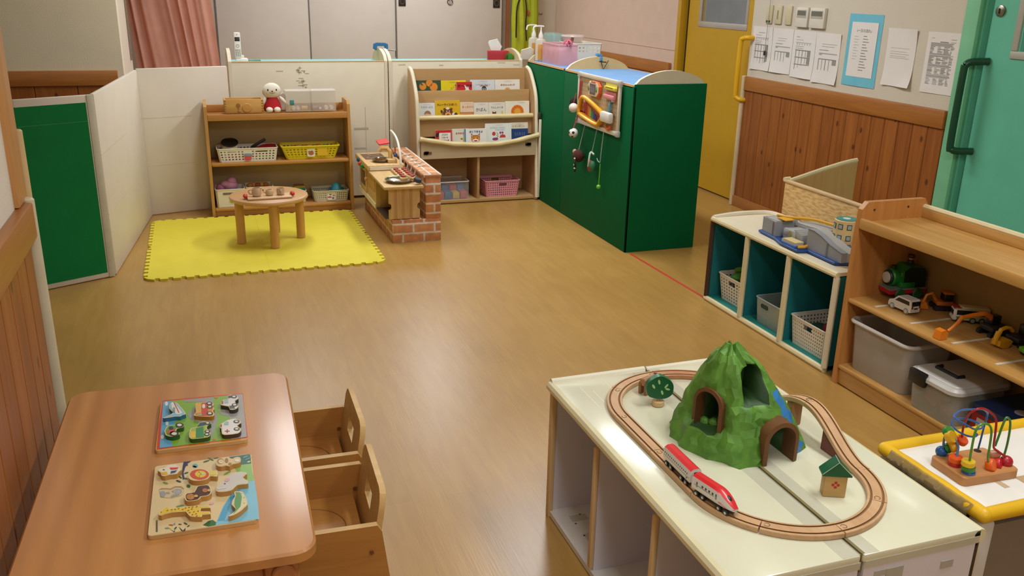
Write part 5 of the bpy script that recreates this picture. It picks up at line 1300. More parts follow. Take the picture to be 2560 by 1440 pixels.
RB = ['a8241e', 'c43a1e', 'd8702a', 'd9a22a', 'c9b83a', '4f9a44', '3a8fb0', '2f5fa0', '3f3f8a', '5a3a78']
for i, c in enumerate(RB):
    a0 = -.065+i*.0172; top = .042-i*.0070; bot = -.030-i*.0026
    face(b := MB()).box((a0-.0065, bot, .0155), (a0+.0065, top, .0195), mat(c, .35), .002); b.build('bar', t)
for (a, z, c) in ((-.105, .02, 'c4572a'), (-.10, -.012, 'b03a2a'), (-.094, .046, 'd9c9a4')): face(b := MB()).cyl((a, z, .013), .012, .006, mat(c, .4), 14, .002); b.build('picture_button', t)
single(MB().ball((0, 0, 0), (.026, .03, .03), mat('241c1a', .95, bump=.6, bs=150), 16), 'pompom', 'dark fluffy pompom at the left edge of the pegboard', 'pompom', (PX-.03, 5.205, .772))
t = hung('string_ball', 'white ball on a red string at the left edge of the pegboard', 'ball', 5.172, .742, PX-.045)
MB().ball((0, 0, 0), (.029, .029, .029), mat('e0d8cf', .5), 18).build('ball', t); MB().tube([(0, 0, .028), (.012, -.006, .09)], .003, mat('b0454a', .6), 6).build('string', t)
t = hung('toy_football', 'small black and white football on a red string below the pegboard', 'ball', 5.155, .588, PX-.045)
b = MB().ball((0, 0, 0), (.03, .03, .03), mat('e6e2da', .4), 20)
for d in ((-1, 0, .1), (-.35, .85, .25), (-.4, -.85, .2), (-.4, .1, .9), (-.4, .5, -.75), (-.45, -.5, -.72)):
    v = Vector(d).normalized(); b.lathe([(0, .0305), (.0085, .0295), (.0098, .0285)], mat('1c1b1c', .4), 5, v.to_track_quat('Z', 'Y').to_matrix().to_4x4())
b.build('ball', t); MB().tube([(0, 0, .028), (.02, .004, .09), (.03, .006, .125)], .0045, mat('a8474e', .6), 6).build('string', t)
t = hung('toy_teether', 'white rounded toy block with light blue strap at the lower right of the pegboard', 'toy', 4.71, .746)
face(b := MB()).box((-.06, -.03, .006), (.066, .031, .04), mat('e4e2dc', .4), .012); b.build('block', t)
MB().tube(smooth_path([(-.004, -.015, .095), (-.012, -.02, .07), (-.012, -.008, .04), (-.01, 0, .02), (-.01, 0, -.04)], 4), .0095, mat('6a9fb4', .6), 6).build('strap', t)
MB().tube([(-.012, .03*math.cos(a)-.006, -.045+.024*math.sin(a)) for a in [PI+PI*i/10 for i in range(11)]], .008, mat('e0692e', .4), 8).build('orange_hook', t)
GS = mat('8fb0a2', .7)
t = hung('string_toy', 'brown furry ball toy with a braided tail hanging on a pale string', 'toy', 5.085, .455, PX-.035)
MB().ball((0, 0, 0), (.036, .04, .04), mat('4a2218', .9, bump=.4, bs=90), 18).build('ball', t); MB().ball((-.006, .045, .02), (.014, .016, .016), mat('c9a28a', .8), 10).build('ear', t)
MB().tube(smooth_path([(-.03, -.015, -.01), (-.034, -.03, -.035), (-.03, -.026, -.06), (-.03, -.02, -.095)], 4), .007, mat('2a2220', .8), 6).build('braid', t)
b = MB(); [b.ball((-.033, -.02-.006*(i % 2), -.012-i*.02), (.006, .008, .006), mat('d9d0c4', .8), 8) for i in range(4)]; b.build('braid_strand', t)
MB().tube([(0, -.002, .035), (.03, -.025, .225)], .0028, GS, 6).build('string', t)
t = hung('string_toy', 'watermelon toy, red and green, hanging on a pale string', 'toy', 4.895, .425, PX-.03)
MB().ball((0, .012, 0), (.018, .024, .036), mat('b0282c', .7), 14).build('red_half', t); MB().ball((0, -.018, .002), (.02, .022, .034), mat('2c6f48', .7), 14).build('green_half', t)
MB().tube(smooth_path([(-.018, .004, .0), (-.02, -.006, .03), (-.012, 0, .075), (0, .004, .085), (.006, -.02, .075)], 4), .006, mat('c9d2c4', .7), 6).build('bow', t); MB().tube([(0, 0, .08), (.02, -.022, .25)], .0028, GS, 6).build('string', t)
t = hung('string_toy', 'lime green bead on a cord hanging lowest below the pegboard', 'toy', 4.79, .32, PX-.022)
MB().ball((0, 0, 0), .014, mat('6fc03a', .4), 14).build('bead', t); MB().tube([(0, 0, .012), (0, -.006, .14)], .0032, mat('6fc03a', .5), 6).build('cord', t)
MB().tube(smooth_path([(0, .045, .165), (0, .03, .152), (0, .008, .148), (0, -.004, .155), (0, -.012, .22), (.008, -.02, .37)], 4), .0032, GS, 6).build('string', t)
# blue clip with a wire hanger on the arch of the green cabinet
t = thing('blue_clip', 'blue clip with a bent wire hanger on the middle arch of the green cabinets', 'clip', (2.508, 5.455, 1.012))
MB().box((-.014, -.016, -.02), (.014, .02, .02), mat('4f8fb4', .4), .006).box((-.034, -.014, .018), (.012, .012, .036), mat('4f8fb4', .4), .006, rot=(0, .3, 0)).build('clip_body', t)
WR = mat('4a3c34', .4, .6)
MB().tube([(-.02, -.03, -.012), (.03, -.03, -.016)], .0035, WR, 6).tube([(.045, -.03, -.005), (.012, -.03, -.062), (-.006, -.03, -.018)], .0028, WR, 6).tube([(.0, -.014, -.01), (.0, -.03, -.012)], .004, WR, 6).build('wire_hanger', t)
# red tape line on the floor
single(MB().box((-.007, -.40, 0), (.007, .40, .0012), mat('c43a2a', .5)), 'floor_tape', 'straight strip of red tape on the floor beyond the teal cube shelf', 'tape', (2.296, 4.02, 0), R(1.1))

# ------------------------------------------------------------------ notices and switches on the right wall
PAPER = mat('e6e2dc', .8, var=.02); PR = mat('85837e', .8); PR2 = mat('aeaba6', .8)
def sheet(y0, y1, z0, z1, label, draw, base=None, curl=.012, name='notice', rows=10, tilt=0, group=None):
    """paper taped to the wall, edges curling off it"""
    w, h = y1-y0, z1-z0; b = MB(); vs = []; fs = []
    for j in range(rows+1):
        v = j/rows
        for i in range(5):
            u = i/4; c = curl*(abs(2*v-1)**3)*(.6+.4*math.sin(u*5+y0*9)); vs.append((-.0015-c*(.5+.5*(v < .5)), -(u-.5)*w, v*h))
    for j in range(rows):
        for i in range(4): fs.append([j*5+i, j*5+i+1, (j+1)*5+i+1, (j+1)*5+i])
    bm = bmesh.new(); V = [bm.verts.new(p) for p in vs]; [bm.faces.new([V[k] for k in f]) for f in fs]; bmesh.ops.recalc_face_normals(bm, faces=bm.faces[:]); bmesh.ops.solidify(bm, geom=bm.faces[:], thickness=.0006)
    b.bm(bm, base or PAPER); b.T = TM((-.0029, 0, 0)) @ YZM; draw(b, w, h)
    o = b.build(name, None, (XW, (y0+y1)/2, z0), (0, 0, 0), label, 'notice', group); o.rotation_euler.x = tilt
    return o
def bars(b, x0, x1, z, n, dz, th=.003, m=None, ragged=0, r=random.Random(5)):
    for i in range(n): b.box((x0, z-i*dz-th/2, 0), (x1-(r.random()*ragged), z-i*dz+th/2, .0003), m or PR)
def d_table(b, w, h):
    a, c = -w*.36, w*.32
    bars(b, a, c-.05, h*.86, 1, .01); bars(b, a, c-.08, h*.80, 1, .01, m=PR2); b.box((a, h*.735, 0), (c, h*.75, .0003), PR2); [b.box((a+.01+i*.025, h*.70, 0), (a+.016+i*.025, h*.72, .0003), PR) for i in range(6)]
    bars(b, a, c-.05, h*.665, 2, .012, m=PR2, ragged=.03)
    for k in range(3):
        z = h*(.575-k*.15); b.box((a, z, 0), (c, z+.005, .0003), PR); [b.box((a+.006+i*.032, z-.035, 0), (a+.011+i*.032, z, .0003), PR2 if i % 2 else PR) for i in range(4)]; b.box((c-.03, z-.036, 0), (c, z, .0004), mat('98958f', .8))
def d_list(b, w, h):
    a, c = -w*.32, w*.4
    bars(b, a+.02, c, h*.78, 2, .014, m=PR2, ragged=.06); bars(b, a, c-.08, h*.66, 1, .01); b.box((a, h*.585, 0), (c, h*.605, .0003), PR2); b.box((a, h*.56, 0), (a+.025, h*.605, .0004), PR2)
    b.box((a, h*.475, 0), (c, h*.49, .0003), PR); [b.box((a+i*.032, h*.26, 0), (a+.005+i*.032, h*.475, .0003), PR2 if i % 2 else PR) for i in range(4)]; b.box((c-.035, h*.38, 0), (c, h*.475, .0004), mat('98958f', .8))
GN = 'printed sheets in a row'
sheet(5.125, 5.345, .955, 1.235, 'first curling printed sheet of the row, nearest the yellow door', d_table, group=GN)
sheet(4.905, 5.122, .955, 1.233, 'second curling printed sheet of the row, with one table on it', d_list, group=GN)
sheet(4.678, 4.902, .945, 1.231, 'third curling printed sheet of the row, with three stacked tables', d_table, group=GN)
sheet(4.448, 4.675, .935, 1.228, 'fourth curling printed sheet of the row, next to the blue one', d_list, group=GN)
def d_flow(b, w, h):
    b.box((-.108, .052, .0), (.108, .352, .0012), PAPER)
    tx(b, '♪一日の流れ♪', .0, .305, .021, '4a4844', k=4)
    for i in range(13): b.box((.0-i*.001, .275-i*.0155, .0012), (.028+.02*((i*7) % 3)/2, .279-i*.0155, .0016), PR)
    for i in range(9): b.box((-.075, .272-i*.0155, .0012), (-.045+.012*(i % 2), .2745-i*.0155, .0016), PR2)
sheet(4.122, 4.40, .95, 1.346, 'sheet mounted on light blue card with a daily timetable', d_flow, base=mat('6fbfd4', .7), curl=.004)
def d_faint(b, w, h):
    for i, k in enumerate((.66, .60, .56, .52, .49)): b.box((-w*.35, h*k, -.0), (w*(.3-.1*(i % 2)), h*k+.0018, .0004), mat('c0bdb6', .8))
sheet(3.852, 4.068, .982, 1.283, 'nearly blank white sheet with curled ends, right of the blue card', d_faint, curl=.02)
def d_dense(b, w, h):
    r = random.Random(11); bars(b, -.08, -.06, h*.90, 1, .01, m=PR2); bars(b, .05, .085, h*.89, 2, .014, m=PR2); b.box((-.02, h*.835, 0), (.035, h*.85, .0003), PR)
    for i in range(36):
        z = h*.82-i*.0058
        for x0, x1 in (((-.08, .08),) if i % 9 < 3 else ((-.08, -.045), (-.03, .0+.01*(i % 3)), (.012, .05), (.055, .08))): b.box((x0, z-.0016, 0), (x1-r.random()*.02, z+.0016, .0003), PR if r.random() < .6 else PR2)
sheet(3.566, 3.78, .975, 1.278, 'densely printed sheet on the white wall nearest the green door', d_dense, curl=.003)
BSW = mat('cdc3a0', .45)
for i, (y0, y1, lab) in enumerate(((5.148, 5.214, 'slim beige switch with two dark buttons, nearest the yellow door'), (5.046, 5.120, 'slim beige switch with a grey scribbled label, middle of three'), (4.943, 5.007, 'plain slim beige switch, right one of three'))):
    t = thing('wall_switch', lab, 'switch', (XW, (y0+y1)/2, 1.257), 0, 'slim beige switches')
    h_ = (y1-y0)/2; MB().box((-.012, -h_, 0), (0, h_, .115), BSW, .004).build('plate', t)
    if i == 0: [MB().box((-.014, s*.014-.009, .006), (-.011, s*.014+.009, .02), mat('3c4a3c', .5), .002).build('button', t) for s in (-1, 1)]
    if i == 1: MB().box((-.0125, -.006, .03), (-.0118, .008, .085), mat('8f8768', .6)).build('label', t)
WCT = mat('ddd8c8', .4)
for (y0, y1, lab) in ((4.765, 4.882, 'white wall controller with grey display, left one of the pair'), (4.606, 4.745, 'white wall controller with grey display, right one of the pair')):
    t = thing('wall_controller', lab, 'controller', (XW, (y0+y1)/2, 1.25), 0, 'white wall controllers'); h_ = (y1-y0)/2
    MB().box((-.022, -h_, 0), (0, h_, .118), WCT, .004).build('case', t); MB().box((-.0235, -h_+.012, .055), (-.021, h_-.012, .103), mat('b9b6a6', .4), .002).box((-.0242, -h_+.018, .07), (-.023, h_-.018, .098), mat('6f6d60', .3)).build('display', t)
t = thing('hanging_cord', 'thin cord with a small dark tag hanging in front of the first printed sheet', 'cord', (XW-.02, 5.17, 1.055))
MB().tube([(0, 0, .03), (0, -.002, .3), (.008, -.004, .6)], .0018, mat('9a968a', .6), 6).build('cord', t); MB().box((-.004, -.008, 0), (.004, .010, .03), mat('26241f', .5), .003).build('tag', t)
# ------------------------------------------------------------------ inside and on the teal cube shelf
MW = R(-90)
basket('toy_basket', 'white holed basket of toy food in the left opening of the teal cube shelf', 'basket', (2.435, 3.455, .0225), MW, .235, .2, .128, WHP, taper=.86, nx=9, ny=8, nz=7, zlo=.05, zhi=.9, slot={'u': [(.34, .66)], 'z': (.68, .86)}, group='baskets in the teal cube shelf', rim=.004)
def toy(mb, lab, loc, rot=(0, 0, 0), name='toy_food', cat='toy food', group=None): return single(mb, name, lab, cat, loc, rot, group)
toy(MB().ball((0, 0, 0), (.036, .034, .03), mat('c8301f', .35), 16), 'shiny red toy tomato in the left basket of the teal cube shelf', (2.40, 3.42, .148))
toy(MB().tube(smooth_path([(-.07, 0, 0), (-.03, .01, .012), (.03, .0, .012), (.07, -.012, 0)], 4), [.014]*6+[.016]*6+[.01], mat('5fa02c', .5), 10), 'long green toy vegetable across the left basket of the teal cube shelf', (2.44, 3.49, .155), (0, 0, R(-78)))
toy(MB().tube(smooth_path([(-.05, 0, .0), (0, .02, .006), (.05, 0, .0)], 5), [.008, .012, .015, .016, .016, .016, .016, .015, .013, .01, .006], mat('d9b02a', .45), 10), 'yellow toy banana behind the red tomato', (2.45, 3.41, .142), (0, 0, R(-60)))
toy(MB().ball((0, 0, 0), (.05, .05, .04), mat('6a2a1c', .6), 14), 'dark brown toy lump low in the left basket', (2.44, 3.46, .08))
toy(MB().ball((0, 0, 0), (.035, .03, .02), mat('4f9a34', .5), 12), 'bright green toy lump at the left rim of the left basket', (2.40, 3.50, .14))
def loft_tub(m, w, d, h, taper, r=.02, t=.002, n=5):
    bm = bmesh.new(); rings = []
    for z in (0, .004, h*.5, h):
        k = taper+(1-taper)*z/h - (.01 if z == 0 else 0)
        rings.append([bm.verts.new((x, y, z)) for x, y in rrect(w*k, d*k, r, n)])
    N = len(rings[0])
    for a, b_ in zip(rings, rings[1:]):
        for i in range(N): bm.faces.new((a[i], a[(i+1) % N], b_[(i+1) % N], b_[i]))
    bm.faces.new(rings[0][::-1]); bmesh.ops.recalc_face_normals(bm, faces=bm.faces[:]); bmesh.ops.solidify(bm, geom=bm.faces[:], thickness=t)
    return MB().bm(bm, m)
t = thing('clear_bin', 'milky translucent bin with a hand hole in the middle opening of the teal cube shelf', 'bin', (2.425, 3.135, .0225), MW)
loft_tub(clear('b9c9c6', .42, .25), .205, .2, .118, .92, .015).build('body', t)
MB().tube([(x, y, .118) for x, y in rrect(.207, .202, .016, 4)], .0028, clear('c4d2cf', .7, .25), 6, True).build('rim', t)
MB().prism(rrect(.055, .02, .009, 5), -.0008, .0008, mat('1c3a30', .6), M=TM((-.03, -.0985, .088)) @ XZ).build('hand_hole', t)
t = thing('toy_figure', 'red and white striped toy figure looking over the rim of the translucent bin', 'toy figure', (2.40, 3.085, .085), .3)
b = MB().lathe([(0, 0), (.02, .0), (.026, .02), (.02, .04), (0, .042)], mat('d8d0c8', .5), 16); [b.lathe([(.0268-abs(z-.02)*.22, z), (.0268-abs(z+.006-.02)*.22, z+.006)], mat('a52a2e', .5), 16) for z in (.004, .016, .028)]; b.build('body', t)
MB().ball((0, 0, .055), .018, mat('c9a08c', .5), 14).build('head', t); MB().lathe([(.019, .06), (.016, .072), (.004, .082), (0, .082)], mat('a52a2e', .5), 14).build('cap', t)
toy(MB().ball((0, 0, 0), (.045, .045, .045), mat('d2c86a', .5), 18), 'pale yellow ball seen through the translucent bin', (2.40, 3.12, .07), name='toy_ball', cat='ball')
toy(MB().ball((0, 0, 0), (.03, .03, .028), mat('6f9a34', .5), 14), 'green ball at the back of the translucent bin', (2.44, 3.185, .054), name='toy_ball', cat='ball')
basket('toy_basket', 'large white holed basket in the right opening of the teal cube shelf', 'basket', (2.43, 2.855, .0225), R(-90), .238, .215, .125, WHP, taper=.9, nx=15, ny=11, nz=7, zlo=.05, zhi=.92, gap=.55, slot={'u': [(.38, .62)], 'z': (.71, .9)}, group='baskets in the teal cube shelf', rim=.0035)
toy(MB().cyl((0, 0, 0), .024, .05, mat('8e2238', .45), 16, .006).cyl((0, 0, .05), .012, .012, mat('c9a06a', .5), 14, .003), 'dark red toy bottle standing in the large right basket', (2.42, 2.85, .085), (.2, .1, 0), 'toy_bottle', 'toy')
toy(MB().box((-.05, -.012, -.01), (.05, .012, .01), mat('c9bca6', .5), .003).box((-.05, -.012, .0105), (.05, .012, .013), mat('7a3a2a', .5)), 'striped toy stick lying in the large right basket', (2.40, 2.81, .105), (0, .25, R(60)), 'toy_stick', 'toy')
toy(MB().ball((0, 0, 0), (.05, .04, .03), mat('2f5a4a', .6), 14), 'dark green toy heap at the left of the large right basket', (2.43, 2.915, .085), (0, 0, 0), 'soft_toy', 'toy')
toy(MB().box((-.03, -.05, 0), (.03, .05, .05), mat('3a4a7a', .5), .008), 'dark blue block at the back of the large right basket', (2.45, 2.87, .03), (0, 0, .1), 'toy_block', 'toy')
toy(MB().box((-.02, -.04, 0), (.02, .04, .06), mat('c8a030', .5), .006), 'yellow block at the right end of the large right basket', (2.41, 2.775, .03), (0, 0, 0), 'toy_block', 'toy')
# toy station on top
TZ = .4248
t = thing('toy_station', 'grey and blue plastic toy railway station on top of the teal cube shelf', 'toy station', (2.42, 2.98, TZ))
BLUE = mat('1f4a8f', .4); GREY = mat('8f9298', .5); GREYL = mat('a9aaa8', .5); YELP = mat('dca520', .4)
L_ = lambda pts: [(x-2.42, y-2.98) for x, y in pts]
MB().prism(L_([(2.345, 3.30), (2.335, 3.165), (2.31, 3.09), (2.305, 2.965), (2.35, 2.955), (2.345, 2.775), (2.42, 2.745), (2.58, 2.745), (2.585, 3.31)]), 0, .01, BLUE, r=.002).build('base', t)
g = MB().prism(L_([(2.352, 3.285), (2.345, 3.18), (2.45, 3.165), (2.46, 3.27)]), .01, .077, GREY, r=.003).box((-.078, .236-.02, .012), (-.074, .238-.02, .07), mat('6a6d74', .6)).box((-.07, .20, .074), (.05, .28, .080), GREYL, .002); g.build('left_block', t)
MB().box((-.058, .09, .01), (.03, .165, .058), GREYL, .003).box((-.062, .135, .03), (-.056, .16, .05), GREY, .002).cyl((0, 0, 0), .012, .003, mat('8f8a5a', .5), 14, 0, TM((-.0585, .115, .042), (0, -PI/2, 0))).build('machine_block', t)
st = MB()
for k in range(7): st.box((-.05, .045+k*.008, .01), (.02, .052+k*.008, .052+.002*k), GREYL)
st.build('steps', t)
MB().box((-.105, .015, .01), (-.06, .108, .030), GREYL, .003).box((-.105, .015, .029), (-.06, .1, .032), mat('d6c58a', .5)).build('platform', t)
MB().tube([(-.1, .0, .018), (-.075, -.01, .02), (-.05, 0, .02)], .007, YELP, 8).prism(L_([(2.31, 3.08), (2.31, 2.99), (2.33, 2.985), (2.335, 3.07)]), .01, .018, mat('2a62b4', .4)).build('blue_track', t)
r1 = [(-.058, -.0), (-.052, -.222), (.0, -.225), (-.0, -.005)]
b = MB(); prof = [(.0, .01), (.0, .095), (-.04, .096), (-.09, .085), (-.15, .064), (-.222, .05), (-.222, .01)]
b.prism(prof, -.058, -.03, GREY, M=Matrix(((0, 0, 1, 0), (1, 0, 0, 0), (0, 1, 0, 0), (0, 0, 0, 1)))); b.tube([(-.058, y, z) for y, z in prof[1:-1]], .0025, mat('6e7178', .5), 5); b.box((-.0605, -.135, .012), (-.057, -.128, .066), mat('6c6f77', .6)); b.build('ramp_wall', t)
MB().prism([(.0, .01), (.0, .09), (-.04, .091), (-.09, .08), (-.15, .06), (-.222, .046), (-.222, .01)], -.03, .02, GREYL, M=Matrix(((0, 0, 1, 0), (1, 0, 0, 0), (0, 1, 0, 0), (0, 0, 0, 1)))).build('ramp_road', t)
MB().tube(smooth_path([(-.02, .27, .086), (.0, .2, .09), (.06, .12, .096), (.08, .03, .096), (.1, -.02, .092)], 4), .006, YELP, 6).box((-.05, .17, .083), (.0, .23, .088), YELP, .002).build('yellow_rail', t)
MB().prism(L_([(2.43, 3.16), (2.5, 3.13), (2.55, 2.98), (2.46, 2.98)]), .06, .078, GREYL, r=.003).box((.03, .02, .01), (.1, .14, .06), GREY).box((.03, -.03, .066), (.06, .02, .076), YELP, .002).build('roof_deck', t)
RB_ = mat('d8c088', .5)
rb = MB().cyl((.058, -.085, .05), .047, .1, RB_, 28, .003).build('round_tower', t)
MB().lathe([(0, .1505), (.041, .1505), (.042, .152), (0, .1522)], mat('2f8a86', .4), 28, TM((.058, -.085, 0))).lathe([(.008, .1525), (.016, .1525), (.016, .1532), (.008, .1532)], mat('d6dcd2', .5), 20, TM((.058, -.085, 0))).build('tower_roof', t)
for a in (165, 205, 248):
    for z in (.078, .124): 
        M_ = TM((.058, -.085, z)) @ Matrix.Rotation(R(a), 4, 'Z')
        b = MB(); b.T = M_; b.box((.0455, -.010, -.010), (.0485, .010, .012), mat('2c4a52', .4), .001).box((.0482, -.0075, -.007), (.0490, .0075, .009), mat('9fb4b4', .25)); b.build('tower_window', rb)
MB().box((.012, -.085, .05), (.03, -.068, .09), YELP, .003).build('yellow_lever', t)

# ------------------------------------------------------------------ tubs and toy vehicles in the wooden shelf
TUB = clear('c9c2b8', .5, .3)
t = thing('plastic_tub', 'open milky plastic tub with a pale rim under the toy vehicles', 'tub', (2.395, 2.415, .0845), R(-90))
loft_tub(TUB, .308, .21, .19, .92, .03, .0025).build('body', t)
MB().tube([(x, y, .19) for x, y in rrect(.318, .225, .035, 6)], .0075, mat('c4beb6', .35), 8, True).build('rim', t)
for i, (x, y, z, c, rx) in enumerate(((2.375, 2.47, .125, 'b08a62', .3), (2.40, 2.41, .15, '7a5236', -.2), (2.39, 2.36, .12, '9a7650', .2))):
    toy(MB().box((-.04, -.022, -.006), (.04, .022, .006), wood(c, c, 'x', .6), .002), ('light wooden plank tilted inside the open tub, nearest its left end', 'brown wooden plank in the middle of the open tub', 'tan wooden plank toward the right of the open tub')[i], (x, y, z), (rx, .5, i), 'toy_plank', 'toy', 'planks in the open tub')
t = thing('lidded_box', 'clear plastic box with white lid and black latch, right of the open tub', 'box', (2.39, 2.125, .0845), R(-90))
loft_tub(clear('bfc2ba', .4, .2), .215, .24, .125, .93, .035, .0025).build('body', t)
MB().prism(rrect(.23, .26, .04, 6), .118, .138, mat('c6c4bd', .35), r=.008).prism(rrect(.2, .22, .03, 6), .138, .143, mat('c9c7c0', .35), r=.003).build('lid', t)
MB().box((-.09, -.137, .095), (-.015, -.118, .146), mat('1a1a1b', .35), .006).build('latch', t)
b = MB(); b.tube([(-.06, -.02, .147), (-.06, -.045, .147), (.035, -.045, .147), (.035, -.02, .147)], .007, mat('1c1c1d', .4), 8); b.build('handle', t)
for i, (x, y, z, c, s) in enumerate(((2.36, 2.17, .115, 'c8573a', .03), (2.40, 2.10, .12, '3f7a4a', .032), (2.35, 2.10, .105, 'b8493a', .026), (2.43, 2.18, .12, '3a6a7a', .03))):
    toy(MB().box((-s, -s, -.02), (s, s, .02), mat(c, .5), .006), ('orange-red', 'green', 'brick red', 'grey-blue')[i]+' block seen through the latched clear box', (x, y, z), (.3, .2, i), 'toy_block', 'toy block', 'blocks in the latched box')
t = thing('toy_set_box', 'red and blue cardboard box lying at the right end of the bottom shelf', 'box', (2.44, 1.872, .0845), R(1))
MB().box((-.11, -.11, 0), (.11, .125, .075), mat('9c1f24', .5), .003).build('carton', t); MB().box((-.112, -.112, .075), (.112, .127, .105), mat('1d3560', .5), .003).cyl((-.03, .01, .1052), .022, .0008, mat('c9cbd0', .4), 20).build('lid', t)
MB().box((-.113, .06, .02), (-.1105, .1, .06), mat('c9b8b0', .5)).build('side_print', t)
SZ = .3585
# green toy locomotive, plain-fronted
t = thing('toy_locomotive', 'green toy steam locomotive on a red footplate at the left of the vehicle shelf', 'toy train', (2.482, 2.555, SZ+.001), R(-6))
LG = mat('1f7a2c', .35); LR = mat('b01c2a', .4)
MB().box((-.078, -.05, .02), (.078, .05, .04), LR, .003).box((-.08, -.051, .038), (.078, .051, .042), mat('7a8478', .4)).build('footplate', t)
MB().lathe([(0, 0), (.03, 0), (.034, .006), (.034, .085), (0, .085)], LG, 28, TM((-.055, 0, .075), (0, PI/2, 0))).box((-.03, -.048, .042), (.03, .048, .065), LG, .006).build('boiler', t)
MB().lathe([(0, -.004), (.026, -.004), (.029, 0), (.029, .012), (0, .012)], mat('1c2420', .4), 28, TM((-.06, 0, .075), (0, PI/2, 0))).build('smokebox', t)
MB().lathe([(0, -.008), (.0205, -.006), (.022, .0), (0, .002)], mat('c4c2b8', .45), 28, TM((-.063, 0, .075), (0, PI/2, 0))).build('front_plate', t)
MB().cyl((-.04, 0, .1), .009, .022, mat('18231a', .4), 16, .002).build('chimney', t)
MB().prism([(-.022, .04), (.074, .04), (.074, .10), (.06, .118), (.0, .125), (-.022, .108)], -.044, .044, mat('16291c', .45), side=LG, M=XZ).build('cab', t)
for x in (-.01,): [MB().cyl((0, 0, 0), .008, .002, mat('c9b45a', .4), 14, 0, TM((-.0225, s*.026, .09), (0, -PI/2, 0))).cyl((0, 0, 0), .0055, .003, mat('101810', .4), 14, 0, TM((-.0225, s*.026, .09), (0, -PI/2, 0))).build('cab_window', t) for s in (-1, 1)]
for x in (-.035, .04):
    for s in (-1, 1): MB().cyl((0, 0, 0), .021, .01, mat('1c5a2c', .5), 20, .003, TM((x, s*.047, .0215), (s*-PI/2, 0, 0))).build('wheel', t)
t = thing('toy_driver', 'small toy driver figure in a dark cap standing up behind the green locomotive cab', 'toy figure', (2.512, 2.553, SZ+.1265))
MB().lathe([(0, 0), (.012, 0), (.011, .012), (0, .014)], mat('22282a', .5), 14).build('body', t); MB().ball((0, 0, .02), .0095, mat('c09080', .5), 12).build('head', t); MB().lathe([(.0105, .022), (.013, .026), (.012, .034), (0, .036)], mat('3a1418', .5), 14).build('cap', t)
def wheel(b, x, y, r, w=.008, m=None, hub='c9c9c4'):
    b.cyl((0, 0, 0), r, w, m or mat('222222', .6), 18, .0015, TM((x, y+w/2, r), (PI/2, 0, 0))); b.cyl((0, 0, 0), r*.62, w+.001, mat(hub, .35, .3), 14, 0, TM((x, y+w/2+.0005, r), (PI/2, 0, 0)))
# white minivan, nose away from us
t = thing('toy_car', 'white toy minivan with dark windows on the vehicle shelf', 'toy car', (2.372, 2.405, SZ+.0006), R(92))
CW = mat('d9d8cf', .25, coat=.4)
prof = [(-.052, .010), (-.054, .03), (-.050, .05), (-.044, .056), (.012, .056), (.032, .038), (.05, .032), (.055, .022), (.054, .010)]
b = MB(); 
for (k, y0, y1) in ((0, -.025, .025),): b.prism(inset([(x, z) for x, z in prof][::-1], -.0), -.023, .023, CW, M=XZ, r=.003)
b.build('body', t)
GL = mat('16181a', .12)
for s in (-1, 1): MB().prism([(-.044, .036), (-.042, .050), (.008, .051), (.024, .037)], s*.0233-.0006, s*.0233+.0006, GL, M=XZ).build('side_window', t)
MB().box((-.0545, -.019, .034), (-.0505, .019, .051), GL, .001).build('rear_window', t); MB().prism([(-.018, .0), (.018, 0), (.015, .021), (-.015, .021)], -.0006, .0006, GL, M=TM((.0232, 0, .0385), (0, R(-48), 0)) @ Matrix.Rotation(PI/2, 4, 'Z')).build('windscreen', t)
for x in (-.033, .034):
    for y in (-.021, .021): b = MB(); wheel(b, x, y, .0115, .008, mat('8a8a86', .5)); b.build('wheel', t)
for s in (-1, 1): MB().box((-.0555, s*.017-.004, .025), (-.053, s*.017+.004, .034), mat('8f2a26', .3), .001).build('tail_lamp', t)
MB().box((-.0552, -.008, .0225), (-.0535, .008, .0275), mat('2a2a28', .4)).build('number_plate', t)
# small orange backhoe
OR = mat('d07a1c', .4); ORD = mat('c06a18', .45); DK = mat('1c1a1a', .5)
def digger_base(t, L, W, col=DK):
    for s in (-1, 1):
        b = MB().prism([(-L/2, .004), (-L/2+.006, .0), (L/2-.006, 0), (L/2, .004), (L/2, .014), (L/2-.006, .018), (-L/2+.006, .018), (-L/2, .014)], s*W/2-.007, s*W/2+.007, DK, M=XZ); b.build('track', t)
t = thing('toy_digger', 'small orange toy digger with folded arm behind the white minivan', 'toy digger', (2.525, 2.385, SZ), R(155))
digger_base(t, .07, .044); MB().box((-.034, -.026, .018), (.026, .026, .034), ORD, .004).build('body', t)
MB().box((-.03, -.02, .034), (.002, .02, .062), mat('2a241e', .3), .003).box((-.032, -.022, .061), (.004, .022, .066), OR, .002).build('cab', t)
MB().tube([(.02, 0, .03), (.04, 0, .058), (.058, 0, .05), (.066, 0, .022)], [.006, .006, .005, .005], OR, 8).build('arm', t); MB().prism([(.05, .002), (.085, .002), (.082, .02), (.06, .026)], -.02, .02, OR, M=XZ).build('bucket', t)
